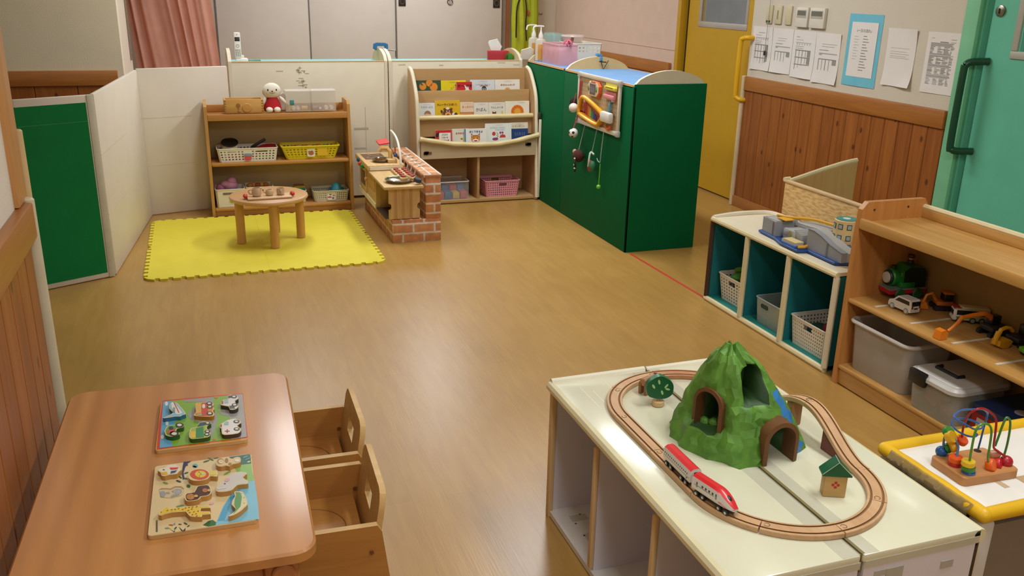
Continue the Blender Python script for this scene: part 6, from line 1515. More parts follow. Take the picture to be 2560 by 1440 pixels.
# bus
t = thing('toy_bus', 'cream toy bus with white and red front behind the orange digger arm', 'toy bus', (2.515, 2.245, SZ+.0006), R(150))
BUSC = mat('c4ba92', .4); BH = .054
MB().box((-.06, -.021, .009), (.058, .021, BH), mat('a8a882', .4), .004).box((-.058, -.019, BH-.004), (.04, .019, BH+.004), BUSC, .003).build('body', t)
MB().box((.036, -.0215, .009), (.0605, .0215, BH-.004), mat('d9d5cc', .3), .004).box((.034, -.02, BH-.004), (.06, .02, BH+.003), mat('8a2420', .4), .003).build('front', t)
MB().box((.0585, -.018, .028), (.0615, .018, .046), GL, .001).build('windscreen', t)
for s in (-1, 1): MB().box((-.054, s*.0213-.0006, .03), (.05, s*.0213+.0006, .047), GL).build('side_window', t)
for s in (-1, 1): MB().box((.0, s*.0214-.0006, .018), (.05, s*.0214+.0006, .024), mat('5a8a4a', .4)).build('green_stripe', t)
for s in (-1, 1): MB().box((.0605, s*.013-.004, .016), (.0625, s*.013+.004, .021), mat('e6e6e0', .2), .001).build('headlamp', t)
for x in (-.036, -.006, .038):
    for y in (-.018, .018): b = MB(); wheel(b, x, y, .0115, .008, hub='8f8f7a'); b.build('wheel', t)
# long-armed excavators
def vp(x, y, Y): p = ony(2180+x/5.539, 640+y/5.539, Y); return p
t = thing('toy_excavator', 'orange long-armed toy excavator reaching its bucket to the shelf edge', 'toy digger', (2.50, 2.125, SZ), R(178))
T0 = Matrix.Rotation(R(-178), 4, 'Z') @ Matrix.Translation((-2.50, -2.125, -SZ))
def arm(b, pts, r, Y, m): b.T = T0; b.tube([vp(*p, Y) for p in pts], r, m, 8); b.T = Matrix(); return b
digger_base(t, .085, .05); MB().box((-.04, -.03, .018), (.035, .03, .036), mat('23201f', .5), .004).build('body', t); MB().box((-.02, -.022, .036), (.018, .006, .068), mat('1b1a1e', .3), .003).build('cab', t)
OA = mat('dc7a16', .4)
arm(MB(), [(1240, 850), (1400, 820), (1560, 795), (1640, 840), (1680, 910), (1690, 950)], [.006, .0075, .009, .009, .0075, .006], 2.13, OA).build('boom', t)
arm(MB(), [(1250, 850), (1190, 920), (1120, 985), (1050, 1040)], [.007, .006, .005, .005], 2.14, OA).build('arm', t)
q = vp(950, 1075, 2.145); b = MB(); b.T = T0; b.T = T0 @ TM((q.x, q.y, SZ+.001)); b.prism([(-.016, 0), (.014, .0), (.018, .022), (.006, .034), (-.012, .03)], -.015, .015, OA, M=XZ); b.build('bucket', t)
t = thing('toy_excavator', 'yellow-armed toy excavator with its bucket turned down beside the green truck', 'toy digger', (2.52, 2.02, SZ), R(175))
T0 = Matrix.Rotation(R(-175), 4, 'Z') @ Matrix.Translation((-2.52, -2.02, -SZ))
digger_base(t, .085, .05); MB().box((-.045, -.03, .018), (.05, .03, .034), mat('1d1c1e', .5), .004).build('body', t); MB().box((-.03, -.02, .034), (.01, .02, .07), mat('1d1a1a', .3), .003).build('cab', t)
YA = mat('d29a1a', .4)
arm(MB(), [(1740, 1110), (1790, 1020), (1860, 992), (1920, 1000), (1950, 1040)], [.008, .007, .0065, .006, .006], 2.03, YA).build('boom', t)
arm(MB(), [(1760, 1050), (1720, 1130), (1690, 1220)], [.009, .0085, .007], 2.03, YA).build('arm', t)
q = vp(1770, 1300, 2.03); b = MB(); b.T = T0 @ TM((q.x, q.y, SZ+.001)); b.prism([(-.026, .008), (-.01, 0), (.014, .0), (.03, .02), (.022, .026), (-.024, .026)], -.018, .018, YA, M=XZ); b.build('bucket', t)
t = thing('toy_truck', 'lime green and black toy truck at the right edge of the vehicle shelf', 'toy truck', (2.475, 1.925, SZ+.0006), R(165))
MB().box((-.06, -.028, .012), (.05, .028, .03), mat('62a81e', .4), .005).build('chassis', t); MB().box((-.05, -.026, .03), (.03, .026, .058), mat('2a2c30', .3), .004).box((-.052, -.027, .057), (.034, .027, .064), mat('cf7a26', .4), .003).build('cab', t)
for x in (-.038, .03):
    for y in (-.024, .024): b = MB(); wheel(b, x, y, .015, .01, hub='3a3a3a'); b.build('wheel', t)

# ------------------------------------------------------------------ wooden railway on the white shelves
TZ0, TH = .4238, .012
TRK = wood('bf9468', 'cea97e', 'y', .5, 1.2); TRK2 = wood('b5794e', 'c08a5e', 'y', .5, 1.2); GRV = mat('8a6238', .7); JNT = mat('5a4026', .8)
def offs(path, d):
    out = []
    for i, p in enumerate(path):
        a = path[max(0, i-1)]; c = path[min(len(path)-1, i+1)]
        u = Vector((c[0]-a[0], c[1]-a[1])).normalized(); out.append((p[0]-u.y*d, p[1]+u.x*d, p[2]))
    return out
def track(path, label, name='track_piece', m=None, cl='wooden track pieces', solid=None):
    """path of (x,y,z of underside); strip 4 cm wide with two grooves"""
    m = m or TRK; c = path[len(path)//2]; path = [(p[0]-c[0], p[1]-c[1], p[2]-TZ0) for p in path]
    cross = [(-.02, .0012), (-.0188, 0), (.0188, 0), (.02, .0012), (.02, TH-.0012), (.0188, TH), (.0145, TH), (.0145, TH-.003), (.0095, TH-.003), (.0095, TH), (-.0095, TH), (-.0095, TH-.003), (-.0145, TH-.003), (-.0145, TH), (-.0188, TH), (-.02, TH-.0012)]
    b = MB(); k = len(cross); lines = [[(x, y, z+h) for x, y, z in offs(path, d)] for d, h in cross]; n = len(path)
    vs = [lines[j][i] for i in range(n) for j in range(k)]; fs = []; gf = []
    for i in range(n-1):
        for j in range(k):
            f = [i*k+j, i*k+(j+1) % k, (i+1)*k+(j+1) % k, (i+1)*k+j]
            (gf if j in (6, 7, 8, 10, 11, 12) else fs).append(f)
    fs += [list(range(k))[::-1], [(n-1)*k+j for j in range(k)]]
    b.add(vs, fs, m); b.add(vs, gf, GRV)
    # the peg-and-socket outline at one end
    e, f2 = path[0], path[1]; u = Vector((f2[0]-e[0], f2[1]-e[1], 0)).normalized(); v = Vector((-u.y, u.x, 0))
    o = Vector(e)+Vector((0, 0, TH+.0002))+u*.011
    b.tube([o+u*(.006*math.cos(a))+v*(.006*math.sin(a)) for a in [R(-150+30*i) for i in range(11)]], .0006, JNT, 4)
    ob = b.build(name, None, (c[0], c[1], TZ0), (0, 0, 0), label, 'toy track', cl)
    return ob
def arc(cx, cy, r, a0, a1, n=12, z=TZ0): return [(cx+r*math.cos(R(a0+(a1-a0)*i/n)), cy+r*math.sin(R(a0+(a1-a0)*i/n)), z) for i in range(n+1)]
NC, FC_ = (1.1435, 1.43), (1.1435, 1.805)
RR = .2025
def line(x, y0, y1, n=6): return [(x, y0+(y1-y0)*i/n, TZ0) for i in range(n+1)]
track(line(.941, 1.805, 1.62), 'straight track piece on the near left side, in front of the tree')
track(line(.941, 1.618, 1.431), 'straight track piece under the train')
track(arc(*NC, RR, 180, 224.5), 'curved track piece just ahead of the red and white engine')
track(arc(*NC, RR, 225, 269.5), 'curved track piece left of the gap between the shelves, at the bottom')
track(arc(*NC, RR, 270, 314.5), 'curved track piece below the little house')
track(arc(*NC, RR, 315, 352), 'curved track piece to the right of the little house, ending at the bridge')
track(arc(*FC_, RR, 135.5, 180), 'curved track piece at the far left corner of the loop')
track(arc(*FC_, RR, 91, 135), 'curved track piece at the far side behind the tree')
track(arc(*FC_, RR, 46, 90.5), 'reddish curved track piece at the far side beside the mountain', m=TRK2)
track(arc(*FC_, RR, 8, 45.5), 'curved track piece behind the mountain, ending at the bridge')
def ramp(y0, y1, up):
    pts = []
    for i in range(15):
        s = i/14; y = y0+(y1-y0)*s; h = .076*(.5-.5*math.cos(PI*(s if up else 1-s)))**1.0; pts.append((1.345, y, TZ0+h))
    return pts
track(ramp(1.402, 1.60, True), 'rising bridge track piece with a brick-printed underside, nearer half of the bridge', 'bridge_track')
track(ramp(1.601, 1.832, False), 'descending bridge track piece, farther half of the bridge behind the mountain', 'bridge_track')
b = MB()
pr_ = [(y, z-.0006) for x, y, z in ramp(1.402, 1.60, True)]; pr_ = [p for p in pr_ if p[0] < 1.535]
b.prism([(1.42, TZ0)]+[p for p in pr_ if p[0] > 1.42]+[(1.53, TZ0)], -.015, .015, mat('7c4436', .6, var=.25), M=Matrix(((0, 0, 1, 0), (1, 0, 0, -1.47), (0, 1, 0, -TZ0), (0, 0, 0, 1))))
b.build('bridge_support', None, (1.345, 1.47, TZ0), (0, 0, 0), 'brick-printed wedge support under the near half of the bridge', 'toy bridge', 'bridge supports')
b = MB().box((-.016, -.012, 0), (.016, .012, .0665), wood('9a6a40', 'a8784c', 'z', .5), .003)
b.build('bridge_support', None, (1.345, 1.66, TZ0), (0, 0, 0), 'plain wooden block support under the far half of the bridge', 'toy bridge', 'bridge supports')
# red and white train
def wagon(label, loc, rot, nose):
    t = thing('toy_train', label, 'toy train', loc, rot, 'red and white train')
    TW = mat('e2ded6', .3, coat=.3); TR = mat('d8242c', .3, coat=.3); n = 18; L = .058
    def sect(u):
        x = -L+2*L*u; w = .0148; zt = .0465
        if nose and u > .55: k = (u-.55)/.45; w *= (1-.55*k**2.6); zt = .0465-.026*k**1.7
        return x, w, zt
    vs = []; k = 8
    for i in range(n+1):
        x, w, zt = sect(i/n); z0 = .0155; zs = z0+(zt-z0)*.62
        vs += [(x, -w*.93, z0), (x, w*.93, z0), (x, w, z0+.004), (x, w, zs), (x, w*.86, z0+(zt-z0)*.86), (x, w*.4, zt), (x, -w*.4, zt), (x, -w*.86, z0+(zt-z0)*.86), (x, -w, zs), (x, -w, z0+.004)]
    k = 10; fs = []; rf = []
    for i in range(n):
        for j in range(k):
            f = [i*k+j, i*k+(j+1) % k, (i+1)*k+(j+1) % k, (i+1)*k+j]; (rf if j in (4, 5, 6) else fs).append(f)
    fs += [list(range(k))[::-1], [n*k+j for j in range(k)]]
    b = MB().add(vs, fs, TW); b.build('body', t); b = MB().add(vs, rf, TR); b.build('red_roof', t)
    D = mat('1a1a1a', .4)
    for s in (-1, 1):
        b = MB()
        if nose:
            for x in (-.028, -.018, -.008, .002): b.box((x, s*.0149-.0003, .030), (x+.0045, s*.0149+.0003, .0345), D)
            for x in (-.042, .014): b.box((x-.002, s*.0149-.0003, .024), (x+.002, s*.0149+.0003, .036), mat('8a8a88', .4)).box((x-.0012, s*.0151-.0003, .0315), (x+.0012, s*.0151+.0003, .035), D)
            b.box((-.05, s*.0149-.0003, .0275), (.008, s*.0149+.0003, .0283), mat('6a6a6a', .5))
            b.tube([(.022, s*.0151, .0225), (.034, s*.0148, .0205), (.043, s*.0138, .0185)], .0007, TR, 4)
        else:
            for i in range(14): b.box((-.052+i*.0075, s*.0149-.0003, .0305), (-.0495+i*.0075, s*.0149+.0003, .0345), D)
            b.box((-.056, s*.0149-.0003, .0255), (.056, s*.0149+.0003, .0262), mat('6a6a6a', .5)); b.box((.045, s*.0149-.0003, .021), (.0485, s*.0149+.0003, .0235), D)
        b.build('window_row', t)
    if nose: MB().ball((.036, 0, .0335), (.009, .0062, .0035), D, 14, (0, .5, 0)).build('windscreen', t); MB().cyl((0, 0, 0), .004, .004, mat('c9c9c4', .25, .8), 12, .001, TM((.056, 0, .0115), (0, PI/2, 0))).build('magnet', t)
    else: MB().box((.0575, -.004, .031), (.0585, .004, .039), D, .0003).build('end_door', t)
    MB().box((-.052, -.010, .008), (.050, .010, .0156), D, .002).build('undercarriage', t)
    for x in (-.044, -.024, .022, .042):
        for s in (-1, 1): b = MB(); b.cyl((0, 0, 0), .0072, .0045, mat('161616', .4), 16, .0008, TM((x, s*.0125+.00225, .0072-.0), (PI/2, 0, 0))).cyl((0, 0, 0), .0034, .0052, mat('c9c6bc', .3, .5), 12, .0004, TM((x, s*.0125+.0026, .0072), (PI/2, 0, 0))); b.build('wheel', t)
    return t
wagon('red and white toy engine with a sloping nose leading the train', (.9495, 1.379, TZ0+TH-.0025), R(-77), True)
wagon('red-roofed white toy carriage coupled behind the engine', (.9405, 1.506, TZ0+TH-.0025), R(-90), False)
# tree, horse-like logs, house
t = thing('toy_tree', 'flat green wooden toy tree on a round base inside the track loop', 'toy tree', (1.066, 1.85, TZ0), R(-12))
WDL = wood('c4a06c', 'd2b080', 'z', .5)
MB().cyl((0, 0, 0), .016, .014, WDL, 24, .0015).build('base', t); MB().cyl((0, 0, .014), .0045, .016, WDL, 12).build('trunk', t)
cr = smooth_path([(-.036, .052), (-.03, .032), (-.012, .024), (.014, .022), (.032, .032), (.036, .05), (.032, .066), (.018, .078), (.0, .086), (-.018, .08), (-.032, .068)], 4, True)
b = MB().prism(cr, -.009, .009, mat('12592f', .45), side=mat('1a6a3a', .4), M=XZ)
for x, z, a in ((-.018, .058, 2.1), (-.004, .07, 1.8), (.006, .04, 1.9), (.016, .058, .9), (.02, .049, -.3)): b.flat(ell(.007, .003, 10, x, z, a), .0095, mat('a9c98a', .5), XZ)
b.build('crown', t)
t = thing('toy_animal', 'small brown wooden toy animal standing behind the toy tree', 'toy animal', (1.078, 1.93, TZ0), R(25))
BRW = wood('8a5c38', '9c6e48', 'x', .55)
for s in (-1, 1): MB().prism([(-.024, 0), (-.012, 0), (-.008, .014), (.006, .014), (.010, 0), (.022, 0), (.024, .03), (.014, .04), (-.016, .04), (-.026, .03)], s*.009-.004, s*.009+.004, BRW, M=XZ).build('leg_board', t)
MB().cyl((0, 0, 0), .011, .05, wood('a87a52', 'b88c64', 'x', .5), 16, .002, TM((-.024, 0, .034), (0, PI/2, 0))).build('body', t)
MB().ball((.03, -.0, .038), (.008, .009, .009), mat('5a2f22', .6), 12).build('head', t)
t = thing('toy_house', 'small wooden toy house with green roof and a red cross flower inside the loop', 'toy house', (1.225, 1.352, TZ0), R(-24))
MB().box((-.024, -.013, 0), (.024, .013, .056), wood('c09a5a', 'cfac70', 'x', .5), .002).build('walls', t)
MB().prism([(-.031, .052), (.031, .052), (.031, .056), (.0, .086), (-.031, .056)], -.017, .017, mat('125a34', .4), M=XZ).tube([(-.031, -.0172, .056), (0, -.0172, .086), (.031, -.0172, .056)], .0007, mat('bcd0b8', .5), 4).tube([(0, -.017, .0862), (0, .017, .0862)], .0007, mat('bcd0b8', .5), 4).build('roof', t)
b = MB()
for dx, dz in ((-.0055, 0), (.0055, 0), (0, .0055), (0, -.0055)): b.flat(ell(.0034, .0034, 10, dx, dz), .0134, mat('c0281e', .5), TM((0, 0, .03)) @ XZ)
b.build('red_cross', t)
# mountain with tunnels
MTN = bpy.data.materials.new('mountain_plastic'); MTN.use_nodes = True
def _mtn():
    nt = MTN.node_tree; b = nt.nodes['Principled BSDF']; b.inputs['Roughness'].default_value = .5
    tc = nt.nodes.new('ShaderNodeTexCoord'); n = nt.nodes.new('ShaderNodeTexNoise'); n.inputs['Scale'].default_value = 26; n.inputs['Detail'].default_value = 3
    nt.links.new(tc.outputs['Object'], n.inputs['Vector'])
    r = nt.nodes.new('ShaderNodeValToRGB'); r.color_ramp.elements[0].position = .3; r.color_ramp.elements[1].position = .72
    r.color_ramp.elements[0].color = lin('4a7a28'); r.color_ramp.elements[1].color = lin('69a03c')
    nt.links.new(n.outputs['Fac'], r.inputs['Fac']); nt.links.new(r.outputs['Color'], b.inputs['Base Color'])
_mtn()
t = thing('toy_mountain', 'green plastic toy mountain with brown-rimmed tunnels and a blue waterfall', 'toy mountain', (1.15, 1.62, TZ0))
FP = [(0, .16), (22, .16), (60, .16), (100, .16), (128, .165), (146, .15), (160, .143), (190, .126), (214, .116), (239, .127), (259, .122), (275, .115), (290, .125), (304, .143), (319, .147), (340, .169), (360, .16)]
def interp(tab, x):
    for (a, p), (c, q) in zip(tab, tab[1:]):
        if a <= x <= c: return p+(q-p)*(x-a)/(c-a)
    return tab[-1][1]
SG = [(0, 1), (.1, .96), (.22, .88), (.4, .76), (.6, .60), (.8, .40), (.92, .25), (.98, .15), (1, .09)]
SL = [(0, 1), (.1, .94), (.2, .86), (.235, .66), (.4, .63), (.55, .58), (.7, .48), (.85, .34), (.95, .2), (1, .09)]
HM, NA, NZ = .252, 40, 15
rm = random.Random(21)
JIT = [[(rm.uniform(-1, 1), rm.uniform(-1, 1), rm.uniform(-1, 1)) for _ in range(NA)] for _ in range(NZ+1)]
def msurf(i, j):
    a = 360*i/NA + (4.5 if j % 2 else 0) + JIT[j][i][0]*2.2*(0 < j < NZ); tz = (j/NZ)
    wl = max(0, min(1, min((a-146)/16, (240-a)/16)))
    s = interp(SG, tz)*(1-wl)+interp(SL, tz)*wl
    r = interp(FP, a % 360)*s
    rid = abs(((a/30+.35*math.sin(tz*5)) % 1)-.5)*2
    r += (.012*(rid-.45)+.0045*JIT[j][i][1])*(1-tz*.6)
    z = tz*HM+(JIT[j][i][2]*.0045 if 0 < j < NZ else 0)+(.010*math.sin(a*.09) if j == NZ else 0)
    return Vector((-.034*tz**1.2+r*math.cos(R(a)), r*math.sin(R(a)), z))
D1v, E1v = Vector((-.94, -.34, 0)), Vector((.34, -.94, 0))
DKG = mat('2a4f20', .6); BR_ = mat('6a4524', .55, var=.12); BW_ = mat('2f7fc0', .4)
def arch_pts(hw, zb, zs, n=12): return [(-hw, zb)]+[(hw*math.cos(PI-PI*i/n), zs+hw*math.sin(PI-PI*i/n)) for i in range(n+1)]+[(hw, zb)]
vs = [msurf(i, j) for j in range(NZ+1) for i in range(NA)]; fs = []; bl = []
for j in range(NZ):
    for i in range(NA):
        q = [j*NA+i, j*NA+(i+1) % NA, (j+1)*NA+(i+1) % NA, (j+1)*NA+i]; c = sum((vs[k] for k in q), Vector())/4
        a = math.degrees(math.atan2(c.y, c.x+.02)) % 360
        (bl if 318 < a < 334 and c.z < .155 else fs).append(q)
vs.append(Vector((-.034, 0, HM+.004))); fs += [[NZ*NA+i, NZ*NA+(i+1) % NA, len(vs)-1] for i in range(NA)]
fs.append(list(range(NA))[::-1])
b = MB(); b.add(vs, fs+bl, MTN); kb_ = b.idx(BW_); b.idx(DKG)
for q in range(len(fs), len(b.f)): b.mi[q] = kb_
shell = b.build('shell', t, smooth=5)
M1 = Matrix(((E1v.x, -D1v.x, 0, 0), (E1v.y, -D1v.y, 0, 0), (0, 0, 1, 0), (0, 0, 0, 1))) @ TM((-.02, 0, 0))
M2 = TM((-.006, 0, 0)); M3 = TM((.042, 0, 0))
def carve(hw, zb, zs, d0, d1, M):
    """cut an arched hollow into the shell"""
    P = arch_pts(hw, zb, zs); n = len(P); c = MB(); c.T = M
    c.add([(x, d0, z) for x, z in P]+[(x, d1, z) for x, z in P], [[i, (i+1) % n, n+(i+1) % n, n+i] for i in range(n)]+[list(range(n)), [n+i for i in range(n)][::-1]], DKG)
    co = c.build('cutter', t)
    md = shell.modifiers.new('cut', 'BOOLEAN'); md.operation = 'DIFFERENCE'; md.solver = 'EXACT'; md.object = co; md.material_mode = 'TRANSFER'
    bpy.context.view_layer.update()
    me = bpy.data.meshes.new_from_object(shell.evaluated_get(bpy.context.evaluated_depsgraph_get()))
    shell.modifiers.clear(); old = shell.data; shell.data = me; bpy.data.objects.remove(co)
carve(.034, .054, .115, -.2, -.005, M1); carve(.032, .132, .188, -.2, .03, M2); carve(.036, -.01, .058, -.3, .3, M3)
shell.data.name = 'shell'
def rim(hw, zb, zs, d, M, name, r=.007, depth=.018):
    P = arch_pts(hw, zb, zs, 14); b = MB(); n = len(P); b.T = M; O_ = arch_pts(hw+r*1.5, zb, zs, 14)
    b.add([(x, d, z) for x, z in P]+[(x, d+.002, z) for x, z in O_]+[(x, d+depth, z) for x, z in P]+[(x, d+depth*1.1, z) for x, z in O_],
          [[i, i+1, n+i+1, n+i] for i in range(n-1)]+[[i, i+1, 2*n+i+1, 2*n+i] for i in range(n-1)]+[[n+i, n+i+1, 3*n+i+1, 3*n+i] for i in range(n-1)]+[[0, n, 3*n, 2*n], [n-1, 2*n-1, 4*n-1, 3*n-1]], BR_)
    return b.build(name, t)
rim(.0335, .048, .115, -.092, M1, 'cave_rim', .006, .034); rim(.0355, .001, .058, -.125, M3, 'tunnel_rim', .007, .045)
b = MB()
for k in range(3): b.ball((-.075+.012*k, .02-.02*k, .056+.004*(k % 2)), (.012, .014, .012), MTN, 8)
b.build('cave_boulder', t, smooth=5)

# ------------------------------------------------------------------ bead maze on the yellow-edged table
t = thing('bead_maze', 'wooden bead maze with coloured wires on the yellow-edged table', 'bead maze', (1.612, 1.347, .4188), R(-2))
TI = Matrix.Rotation(R(2), 4, 'Z') @ Matrix.Translation((-1.612, -1.347, -.4188))
MB().prism(rrect(.155, .108, .012, 4), 0, .022, wood('b07a46', 'c08a54', 'x', .42, .8), r=.003).build('base', t)
MB().cyl((.046, .04, .022), .0085, .0006, mat('2a1c12', .7), 18).build('hole', t)
def zq(x, y): return (2360+x/7.2, 1040+y/7.2)
def wire(pts, Ys, c, name='wire', r=.0026):
    b = MB(); b.T = TI; P = [ony(*zq(*p), Y) for p, Y in zip(pts, Ys)]; b.tube(smooth_path(P, 5), r, mat(c, .3), 8); return b.build(name, t)
wire([(462, 800), (490, 620), (560, 300), (640, 170), (730, 140), (820, 170), (855, 280), (830, 500), (790, 760), (810, 870)], [1.312]*10, '4f8f2c', 'green_wire')
wire([(320, 410), (350, 200), (430, 0), (560, -110), (700, -130), (830, -70), (935, 60), (925, 300), (895, 530), (920, 600), (1050, 690), (1110, 740)], [1.375, 1.37, 1.36, 1.35, 1.345, 1.34, 1.335, 1.33, 1.33, 1.328, 1.322, 1.318], 'a31f26', 'red_wire')
wire([(920, 540), (980, 380), (1050, 180), (1110, 50), (1150, 30), (1190, 90), (1185, 250), (1140, 500), (1085, 700)], [1.345]*9, '3f8030', 'green_wire')
wire([(615, 590), (660, 430), (720, 200), (775, 0), (780, -60), (700, -120), (560, -120), (340, -110), (190, -20), (230, 60), (400, 160), (560, 240), (700, 200), (560, 100), (330, 40), (170, 70), (140, 150), (230, 260), (400, 350), (540, 375), (600, 340), (570, 310)],
     [1.388, 1.388, 1.388, 1.388, 1.385, 1.38, 1.375, 1.365, 1.35, 1.335, 1.325, 1.33, 1.35, 1.37, 1.375, 1.36, 1.345, 1.335, 1.33, 1.335, 1.345, 1.35], '2a5fa8', 'blue_wire', .0022)
wire([(-20, 620), (0, 420), (40, 340), (120, 350), (200, 430), (255, 540), (245, 640), (225, 740)], [1.395, 1.39, 1.385, 1.378, 1.37, 1.36, 1.355, 1.35], '4f6f9c', 'blue_wire')
def bead(x, y, Y, c, r, sq=1, rot=(0, 0, 0), name='bead'):
    p = TI @ ony(*zq(x, y), Y); b = MB()
    if sq == 1: b.ball((0, 0, 0), r, mat(c, .3), 16)
    else: b.lathe([(.002, -r*sq), (r*.92, -r*sq), (r, -r*sq*.72), (r, r*sq*.72), (r*.92, r*sq), (.002, r*sq)], mat(c, .3), 18)
    return b.build(name, t, p, rot)
for i, (c, dy) in enumerate((('2060a4', 1020), ('2a7a2c', 930), ('d9b41e', 845))): bead(438, dy, 1.313, c, .0148, .42)
bead(195, 870, 1.35, 'b02226', .0155, .42); bead(215, 775, 1.35, 'e0561c', .0158, .42)
bead(-45, 640, 1.398, '1f5a9c', .0135); bead(70, 575, 1.39, '1f7a34', .012, .5, (.4, .9, 0)); bead(165, 545, 1.375, 'dfa81c', .0135, .5, (.3, 1.2, 0)); bead(120, 380, 1.378, 'dba81e', .0145, .5, (.9, .4, 0)); bead(80, 290, 1.39, '2f8030', .014, .5, (.5, .3, 0))
bead(320, 440, 1.372, 'e0521c', .0135, .45, (.5, .2, 0))
bead(840, 880, 1.312, 'e8641c', .0145, .55, (1.2, 0, .5)); bead(965, 865, 1.318, 'c4282c', .0135, .6, (1.2, 0, .6)); bead(1120, 820, 1.318, 'a81f2c', .0145)
p = TI @ ony(*zq(900, 690), 1.335); MB().cyl((0, 0, -.012), .0105, .024, wood('b07a5a', 'bd8a6a', 'z', .45), 16, .003).build('wooden_bead', t, p, (0, PI/2-.2, -.3))

# ------------------------------------------------------------------ puzzles on the nursery table
PZ0 = .4205; BT_ = .0095
def za(x, y): return (360+x/7.2, 960+y/7.2)
def zbq(x, y): return (360+x/5.76, 1110+y/5.76)
PLY = wood('c9a468', 'd6b47c', 'x', .5); 
def board(name, label, corners, f, base, rim_m):
    z = PZ0+BT_; P = [onz(*f(*c), z) for c in corners]; c = sum(P, Vector())/4; c.z = PZ0
    u = ((P[1]-P[0])+(P[2]-P[3])).normalized(); ang = math.atan2(u.y, u.x)
    w = ((P[1]-P[0]).length+(P[2]-P[3]).length)/2; h = ((P[3]-P[0]).length+(P[2]-P[1]).length)/2
    t = thing(name, label, 'puzzle', (c.x, c.y, c.z), ang)
    MB().prism(rrect(w, h, .008, 4), 0, BT_, base, side=PLY, r=.001).build('board', t)
    inv = Matrix.Rotation(-ang, 4, 'Z') @ Matrix.Translation((-c.x, -c.y, -c.z))
    def loc(x, y, zz=z): q = inv @ onz(*f(x, y), zz); return (q.x, q.y)
    return t, loc, (w, h), ang
def piece(name, label, pts, f, top, side, draw, group, h=.0115, sm=2, edge=True):
    zt = PZ0+BT_+h; P = [onz(*f(*p), zt) for p in pts]; c = sum(P, Vector())/len(P)
    Q = [(p.x-c.x, p.y-c.y) for p in P]
    if sm: Q = smooth_path(Q, sm, True)
    b = MB().prism(Q, .0006, h, mat('e2cd96', .45) if edge else mat(top, .4), side=mat(side, .5))
    if edge:
        A = sum(Q[i][0]*Q[(i+1) % len(Q)][1]-Q[(i+1) % len(Q)][0]*Q[i][1] for i in range(len(Q)))
        b.flat(inset(Q if A > 0 else Q[::-1], .0022), h+.0003, mat(top, .4))
    L = lambda x, y: (lambda q: (q.x-c.x, q.y-c.y))(onz(*f(x, y), zt))
    if draw: draw(b, L, h)
    return b.build(name, None, (c.x, c.y, PZ0+BT_), (0, 0, 0), label, 'puzzle piece', group)
def EL(b, L, x, y, rx, ry, c, h, k=2, n=18, rot=0):
    b.flat([L(x+rx*math.cos(a)*math.cos(rot)-ry*math.sin(a)*math.sin(rot), y+rx*math.cos(a)*math.sin(rot)+ry*math.sin(a)*math.cos(rot)) for a in [2*PI*i/n for i in range(n)]], h+.0003*k, mat(c, .4))
def PG(b, L, pts, c, h, k=2): b.flat([L(*p) for p in pts], h+.0003*k, mat(c, .4))
# vehicle puzzle
t, LB, sz, ang = board('vehicle_puzzle', 'wooden vehicle puzzle board with red and orange border, farther of the two on the table', [(292, 308), (1782, 158), (1882, 985), (210, 1208)], za, mat('d98a2e', .4), None)
b = MB(); F = lambda pts, c, k: b.flat([LB(*p) for p in pts], BT_+.0003*k, mat(c, .4))
F([(335, 300), (1785, 165), (1800, 380), (1870, 965), (1500, 1010), (900, 1090), (230, 1180), (250, 980), (262, 760), (300, 520)], 'c93a24', 1)
F([(345, 320), (1775, 185), (1850, 960), (280, 1160)], '7fb03a', 2)
F([(345, 320), (520, 305), (450, 480), (560, 660), (545, 740), (470, 1000), (530, 1125), (280, 1160)], '5fa8cc', 3)
F([(700, 290), (1240, 240), (1260, 440), (1330, 620), (1240, 930), (1160, 1050), (1080, 1060), (1140, 760), (840, 640), (780, 560), (860, 460), (1130, 330), (720, 330)], '9c9c96', 3)
F([(1500, 210), (1775, 185), (1850, 960), (1560, 1005), (1700, 800), (1500, 580), (1400, 560), (1330, 480), (1500, 460)], 'a3a29e', 3)
for x, y, rx in ((405, 360, 28), (415, 715, 28), (330, 960, 30)): b.flat([LB(x+rx*math.cos(a), y+38*math.sin(a)) for a in [2*PI*i/14 for i in range(14)]], BT_+.0012, mat('dfe2d8', .4))
for x, y in ((1300, 245), (1270, 1000)): b.flat([LB(x+32*math.cos(a), y+20*math.sin(a)) for a in [2*PI*i/14 for i in range(14)]], BT_+.0012, mat('cf7a2c', .4))
b.build('picture', t)
PGRP = 'pieces of the vehicle puzzle'
def wheels(*ws):
    def d(b, L, h):
        for x, y, r in ws: EL(b, L, x, y, r*1.15, r*.62, '2a2a28', h, 3); EL(b, L, x, y, r*.66, r*.36, 'd9d6cc', h, 4)
    return d
def d_plane(b, L, h):
    PG(b, L, [(490, 340), (540, 330), (650, 470), (690, 520), (640, 545), (570, 540), (500, 440)], 'dfe4e4', h); PG(b, L, [(530, 335), (550, 332), (640, 520), (622, 528)], 'c46a3a', h, 3); [PG(b, L, [(520, 430+i*16), (560, 426+i*16), (562, 434+i*16), (522, 438+i*16)], '4a6a7a', h, 3) for i in range(6)]
piece('puzzle_piece', 'blue and white aeroplane piece, top left of the vehicle puzzle', [(335, 612), (470, 553), (522, 505), (455, 440), (478, 345), (535, 325), (605, 345), (650, 400), (712, 470), (752, 540), (690, 560), (650, 585), (560, 585), (430, 608)], za, '8fc0d4', '2f6a8a', d_plane, PGRP)
